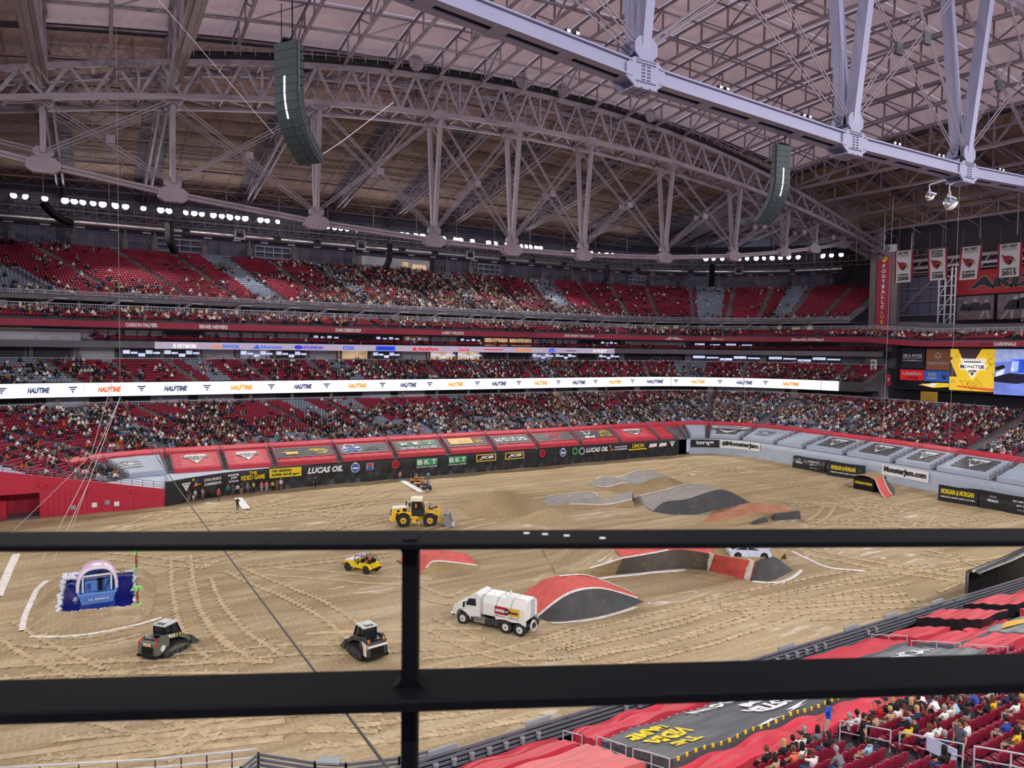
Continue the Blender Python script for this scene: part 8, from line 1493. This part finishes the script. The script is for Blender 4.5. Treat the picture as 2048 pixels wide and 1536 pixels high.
FIG = {'sitA': fig(sit((-.1, -.24, .66), (.1, -.26, .66))), 'sitB': fig(sit((-.06, -.34, .62), (.08, -.36, .62), lean=.22)), 'sitC': fig(sit((-.12, -.24, .66), (.12, -.2, 1.12), look=(.2, -.98, 0), el=((-1, .5, -.3), (1, .2, -1))), 'cap'), 'sitL': fig(sit((-.1, -.24, .66), (.12, -.26, .66), look=(-.5, -.86, 0)), 'long'), 'sitR': fig(sit((-.2, -.1, .72), (.04, -.22, .68), look=(.6, -.8, 0)), 'long'), 'sitK': fig(sit((-.12, -.2, .7), (.12, -.22, .7), lean=.1), 'cap'),
 'stand': fig(stand((-.27, -.02, .88), (.27, -.04, .88))), 'walk': fig(stand((-.25, -.2, .9), (.26, .16, .9), an=((-.09, -.24, .1), (.09, .26, .13)), lean=.03)), 'hip': fig(stand((-.2, .03, 1.0), (.42, -.3, 1.02), el=((-1, .7, 0), (1, .3, -.3)), look=(-.7, -.7, 0), an=((-.16, .0, .09), (.16, .05, .09)))), 'arms': fig(stand((-.1, -.28, 1.12), (.1, -.3, 1.14), el=((-1, .3, -.6), (1, .3, -.6)))), 'shorts': fig(stand((-.27, -.02, .88), (.25, -.1, .9), short=True), 'cap'), 'longhair': fig(stand((-.25, -.06, .9), (.25, -.02, .9)), 'long'), 'ride': fig(sit((-.3, -.46, .78), (.3, -.46, .78), lean=.1, an=((-.26, -.3, .14), (.26, -.3, .14))), 'cap'), 'crouch': fig(dict(pelvis=(0, .12, .38), chest=(0, -.06, .7), neck=(0, -.13, .84), head=(0, -.2, .96), shoulders=((-.18, -.08, .77), (.18, -.08, .77)), wrists=((-.12, -.36, .5), (.12, -.36, .52)), hips=((-.1, .08, .36), (.1, .08, .36)), ankles=((-.14, .02, .09), (.14, -.1, .09)), toes=((-.16, -.14, .04), (.16, -.26, .04)), kneeb=(0, -1, .4), elbowb=((-1, .3, -.4), (1, .3, -.4)), look=(0, -1, -.1)))}
PANTS = {n: mat('trousers_' + n, c, .8, 0, .1) for n, c in (('dark', (36, 40, 54)), ('black', (24, 24, 28)), ('jeans', (66, 88, 124)), ('beige', (186, 172, 150)), ('grey', (110, 112, 118)))}
SK = [SKINM, mat('skin_tan', (164, 112, 86), .6), mat('skin_dark', (104, 70, 54), .6)]
rp = random.Random(9)
def person(pose, loc, rz, shirt, label, hairc=(44, 32, 28), pants='dark', skin=0, s=1., group=None, shirtm=None):
    me, hme, hn = FIG[pose]; o = bpy.data.objects.new('person', me); COL.objects.link(o); o.location = loc; o.rotation_euler = (0, 0, rz); o.scale = (s, s, s); o.color = lin(shirt); o.material_slots[3].link = 'OBJECT'; o.material_slots[3].material = PANTS[pants]
    o.material_slots[1].link = 'OBJECT'; o.material_slots[1].material = SK[skin]
    h = bpy.data.objects.new(hn, hme); COL.objects.link(h); h.parent = o; h.color = lin(hairc); return tag(o, label, 'person', group)
CLR = {'k': ((28, 28, 32), 'black'), 'w': ((228, 226, 222), 'white'), 'g': ((112, 116, 122), 'grey'), 'o': ((224, 112, 84), 'coral'), 't': ((186, 150, 120), 'tan'), 'n': ((36, 44, 78), 'navy'), 'lb': ((150, 186, 214), 'pale blue'), 'y': ((226, 180, 40), 'mustard'), 'b': ((44, 70, 160), 'blue'), 'br': ((112, 62, 40), 'brown'), 'r': ((186, 30, 40), 'red'), 'p': ((186, 150, 150), 'dusty pink'), 'pu': ((130, 100, 190), 'purple'), 'pb': ((140, 168, 204), 'denim blue'), 'wp': ((214, 208, 206), 'patterned white')}
NEARP = [(23.7, 18.4, 'k'), (23.3, 17.9, 'o'), (24.4, 18.7, 'k'), (24.9, 18.7, 'w'), (25.4, 18.6, 'k'), (26.0, 18.5, 'g'), (25.3, 17.7, 'k'), (24.0, 17.7, 'w'), (28.2, 18.8, 'wp'), (28.8, 18.6, 'wp'), (28.2, 17.7, 'k'), (28.8, 17.7, 't'), (29.4, 17.9, 't'), (29.9, 17.6, 'w'), (29.4, 16.9, 'pb'), (30.0, 17.0, 'n'), (29.7, 19.0, 'k'), (25.3, 16.2, 'lb'), (23.4, 16.7, 'w'), (23.9, 16.4, 'g'), (27.9, 16.2, 'y'), (28.5, 16.1, 'k'), (28.0, 15.2, 'w'), (28.6, 15.3, 'w'), (27.7, 14.4, 'n'), (28.9, 14.3, 'w'), (28.9, 12.5, 'y'), (29.5, 12.5, 'k'), (31.2, 12.5, 'w'), (30.6, 12.7, 'k'), (30.1, 13.1, 'b'), (30.5, 16.0, 'w'), (30.9, 17.0, 'br'), (32.3, 17.8, 'w'), (31.2, 16.0, 'w'), (31.9, 16.8, 'w'), (31.8, 16.1, 'lb'), (30.5, 15.2, 'g'), (32.3, 16.0, 'k'), (31.5, 15.2, 'k'), (32.8, 16.9, 'k'), (32.1, 15.3, 'k'), (33.4, 16.0, 'b'), (33.7, 15.2, 'n'), (32.6, 14.4, 'w'), (33.1, 14.3, 'r'), (33.8, 14.3, 'p'), (30.7, 17.7, 'br'), (31.2, 17.9, 'k'), (32.0, 18.6, 'k'), (31.5, 18.6, 'k'), (30.3, 18.6, 'r'), (31.0, 18.6, 'k'), (33.0, 18.6, 't'), (33.2, 16.9, 'k'), (33.8, 16.9, 'w'), (32.9, 15.1, 'y'), (32.6, 18.6, 'n'), (25.7, 13.5, 'k'), (33.4, 17.7, 'g'), (34.2, 16.0, 'w'), (34.4, 15.1, 'k'), (34.0, 17.7, 'k'), (34.8, 14.3, 'g'), (31.8, 17.7, 'k'), (34.2, 18.6, 'k'), (34.8, 17.7, 'b'), (36.8, 18.6, 'w'), (37.4, 17.7, 'k'), (37.0, 16.9, 'g'), (22.6, 18.6, 'k'), (22.2, 17.7, 't')]
rowy = [y - .45 for y in NR]; used = set(); k0 = 0
seatx = {}
for s in NS: seatx.setdefault(round(s[1], 2), []).append(s[0])
HC = [((40, 30, 26), 'dark haired'), ((96, 66, 44), 'brown haired'), ((190, 156, 104), 'fair haired'), ((22, 20, 20), 'black haired'), ((150, 148, 148), 'grey haired')]
ly = sorted(seatx)
ladd = {}
for i, (x, y, c) in enumerate(NEARP):
    yy = min(ly, key=lambda v: abs(v - y)); xx = min((v for v in seatx[yy] if (yy, v) not in used), key=lambda v: abs(v - x), default=None)
    if xx is None or abs(xx - x) > 1.5: continue
    used.add((yy, xx)); pose = rp.choice(['sitA', 'sitB', 'sitC', 'sitL', 'sitR', 'sitK', 'sitA', 'sitL']); hc = HC[rp.choice((0, 0, 1, 3, 2, 3, 4))] if pose not in ('sitC', 'sitK') else [((40, 40, 46), 'black capped'), ((210, 206, 200), 'white capped'), ((120, 60, 50), 'red capped')][rp.randrange(3)]
    r = min(range(len(rowy)), key=lambda k: abs(rowy[k] - yy)); key = (c, hc[1], r); ladd[key] = ladd.get(key, 0) + 1; cnt_ = ladd[key]; who = {'sitB': ' leaning forward', 'sitC': ' raising a hand', 'sitL': ' looking left', 'sitR': ' looking right'}.get(pose, '')
    side = 'left' if xx < 27 else 'right'; n_ = sum(1 for v in seatx[yy] if (v < 27.1) == (xx < 27.1) and abs(v - 27.1) < abs(xx - 27.1))
    person(pose, (xx, yy - .02, nz(yy + .05)), PI + rp.uniform(-.2, .2), CLR[c][0], '%s spectator in %s%s, %s row, %s seat %s of aisle' % (hc[1], CLR[c][1], who, ORD[r - 9] if r > 8 else 'front', ORD[n_], side), hc[0], rp.choice(['dark', 'black', 'jeans', 'beige']), rp.choice([0, 0, 0, 1, 2]))
person('hip', (27.55, 19.15, nz(18.95)), rad(205), (34, 76, 196), 'bearded man in a bright blue polo and pale trousers standing by the red tarp', (26, 22, 20), 'beige', 1, 1.06)
person('walk', (27.0, 17.2, nz(17.3)), rad(30), (22, 22, 26), 'person in black walking up the aisle beside the handrail', (24, 20, 20), 'black', 0)
person('stand', (27.95, 13.9, nz(14.25)), rad(250), (84, 88, 98), 'person in a grey tee standing among the seats by padded rail', (30, 26, 24), 'dark', 0)
# people on the dirt
FP_ = [(11.3, 111.3, 'shorts', (60, 62, 66), 'grey', 'tallest of the left pair by the black wrap, dark top and white shoes', 1.05, 0), (12.2, 112.0, 'longhair', (196, 196, 198), 'grey', 'person in pale grey behind the small child at the left wrap', .98, 0), (11.9, 110.8, 'stand', (236, 232, 226), 'beige', 'small child in white between two adults at the left wrap', .62, 0), (13.2, 111.4, 'arms', (150, 148, 152), 'grey', 'person in grey with white shorts right of the small child', 1, 0),
 (14.6, 111.9, 'crouch', (26, 26, 30), 'black', 'left one of two people in black crouching by the wrap', 1, 0), (15.3, 112.0, 'crouch', (40, 36, 40), 'black', 'right one of two people in black crouching by the wrap', 1, 1), (15.2, 109.8, 'walk', (214, 46, 50), 'dark', 'person in a red top and dark jeans near the crouching pair', 1.02, 0), (16.9, 112.7, 'longhair', (20, 150, 176), 'black', 'person wearing a long teal robe by the video lettering', 1, 1),
 (17.5, 111.9, 'arms', (30, 30, 34), 'jeans', 'person in a black tee in front of the teal robe', 1, 0), (18.3, 112.9, 'stand', (210, 210, 212), 'black', 'person in black and white left of the beige figure', .98, 0), (18.9, 113.2, 'shorts', (50, 46, 44), 'beige', 'person in dark top and beige trousers under white lettering', 1, 0), (19.8, 113.3, 'longhair', (140, 134, 134), 'grey', 'person in loose grey by the yellow vest', 1, 0), (20.2, 112.9, 'stand', (36, 36, 40), 'black', 'small child in black in front of the yellow vest', .65, 0),
 (20.7, 113.6, 'arms', (206, 226, 60), 'dark', 'person in a bright yellow safety vest by the wrap', 1, 0), (21.9, 113.5, 'longhair', (240, 110, 170), 'beige', 'person in hot pink, left of two in pink', .98, 0), (22.6, 113.3, 'longhair', (232, 130, 150), 'beige', 'person in rose pink, right of two in pink', 1.02, 0), (23.5, 113.4, 'stand', (196, 190, 60), 'black', 'person in yellow and black left of the white shirt', .98, 0), (24.2, 113.7, 'shorts', (140, 84, 66), 'grey', 'person in a rust brown top under the yellow panel', 1, 1), (24.9, 114.0, 'shorts', (232, 234, 236), 'black', 'person in a white shirt and black shorts under the yellow panel', 1.05, 0),
 (30.1, 113.3, 'walk', (28, 28, 32), 'black', 'lone person in black below the large white oil lettering', 1, 0), (32.1, 113.6, 'arms', (44, 48, 44), 'jeans', 'person in dark top and jeans right of the oil lettering', 1, 0), (16.5, 102.0, 'arms', (24, 24, 28), 'black', 'lone man in black standing on open dirt by the white mat', 1.05, 0), (44.2, 112.4, 'stand', (232, 130, 80), 'jeans', 'person in an orange shirt behind the quads', 1.02, 0), (46.5, 112.3, 'stand', (28, 28, 30), 'black', 'slim person in black behind the farthest quad', 1, 0), (48.4, 110.2, 'arms', (110, 170, 226), 'jeans', 'person in a sky blue shirt right of the quads', 1, 0), (44.3, 101.4, 'shorts', (24, 26, 32), 'black', 'person in a black jacket at the near end of the quad mat', 1.05, 0)]
for x, y, pose, c, pn, lb, s, sk in FP_:
    y = min(y, WX(x) - .55 - .25 * (pose == 'crouch')) if x < 60 else y
    person(pose, (x, y, float(fz(x, y)) + .02), rad(rp.choice((-30, 0, 20, 40, 160))), c, lb, HC[rp.randrange(4)][0], pn, sk, s)
for k, (x, y) in enumerate(QP): person('ride', (x + .6 + .28, y - .06, .14 + .27), rad(168) + PI / 2, ((236, 150, 60), (236, 150, 60), (60, 110, 200))[k], ('rider in orange on the farthest quad', 'rider in orange on the middle quad', 'rider in blue on the nearest quad')[k], ((236, 226, 210), (236, 226, 210), (40, 60, 120))[k], 'grey', 0, .92)
jl, ja = ROOT[JEEP.name]
for (lx, ly_, pose, c, lb, pn) in ((-.25, .34, 'ride', (236, 214, 60), 'driver in a yellow shirt in the jeep', 'dark'), (-.25, -.34, 'sitA', (190, 50, 60), 'passenger in red beside the jeep driver', 'jeans'), (-1.12, .3, 'sitL', (214, 90, 110), 'passenger in pink on the rear jeep seat', 'black'), (-1.12, -.3, 'sitK', (34, 34, 38), 'passenger in black on the rear jeep seat', 'black')):
    person(pose, (jl[0] + lx * math.cos(ja) - ly_ * math.sin(ja), jl[1] + lx * math.sin(ja) + ly_ * math.cos(ja), jl[2] + .46), ja + PI / 2, c, lb, HC[rp.randrange(3)][0], pn, 0, .95)
# ------------------------------------------------------------------ black guard railing right in front of the viewer
RAILM = mat('black_rail_paint', (5, 5, 9), .75, 0, .15, 40, spec=.1)
fdir = np.array((F_.x, F_.y, 0.)); fdir = fdir / np.linalg.norm(fdir); rdir = np.array((fdir[1], -fdir[0], 0)); E0 = np.array((0, 0, 22.5))
t = thing('guard_rail', 'black flat bar guard railing close in front of the viewer', 'railing', tuple(E0 + fdir * 1.1 - (0, 0, 1.1)))
def rail(dist, drop_, depth, h, an):
    ax_ = rdir * math.cos(an) + fdir * math.sin(an); ay_ = np.array((-ax_[1], ax_[0], 0)); b = MB(); c = E0 + fdir * dist - (0, 0, drop_); p, q_ = c - ax_ * 2.6, c + ax_ * 2.6; W, D_, U = ax_, ay_, np.array((0, 0, 1)); r = min(h, depth) * .18; sec = [(-depth / 2 + r, -h / 2), (depth / 2 - r, -h / 2), (depth / 2, -h / 2 + r), (depth / 2, h / 2 - r), (depth / 2 - r, h / 2), (-depth / 2 + r, h / 2), (-depth / 2, h / 2 - r), (-depth / 2, -h / 2 + r)]
    rows = [[e + D_ * a + U * z for a, z in sec + sec[:1]] for e in (p, q_)]; b.grid(np.array(rows)); o = b.build('rail', RAILM, t); return o
rail(1.1315, .305, .084, .010, rad(3.7)); rail(1.128, .5465, .112, .019, rad(5))
pc = E0 + fdir * 1.115 - rdir * .157
b = MB(); b.bar(pc - (0, 0, 1.1), pc - (0, 0, .298), .024, .035, up=tuple(fdir)); b.build('post', RAILM, t)
for zz, d0 in ((-.306, -1), (-.553, -1), (-.537, 1)):
    for s in (-1, 1): b = MB(); b.prism([(0, 0), (s * .016, 0), (s * .010, d0 * .003), (s * .004, d0 * .009), (0, d0 * .018)], pc + (0, 0, zz) + rdir * s * .011, tuple(rdir), (0, 0, 1), .03); b.build('weld_fillet', RAILM, t)
for x, y in ((.6044, .977), (.6278, .9577), (.6537, .9336), (.6962, .8942)): b = MB(); b.box((x, y, 22.2012), (.009, .004, .0012), rz=-.53); b.build('paint_chip', WHT, t)
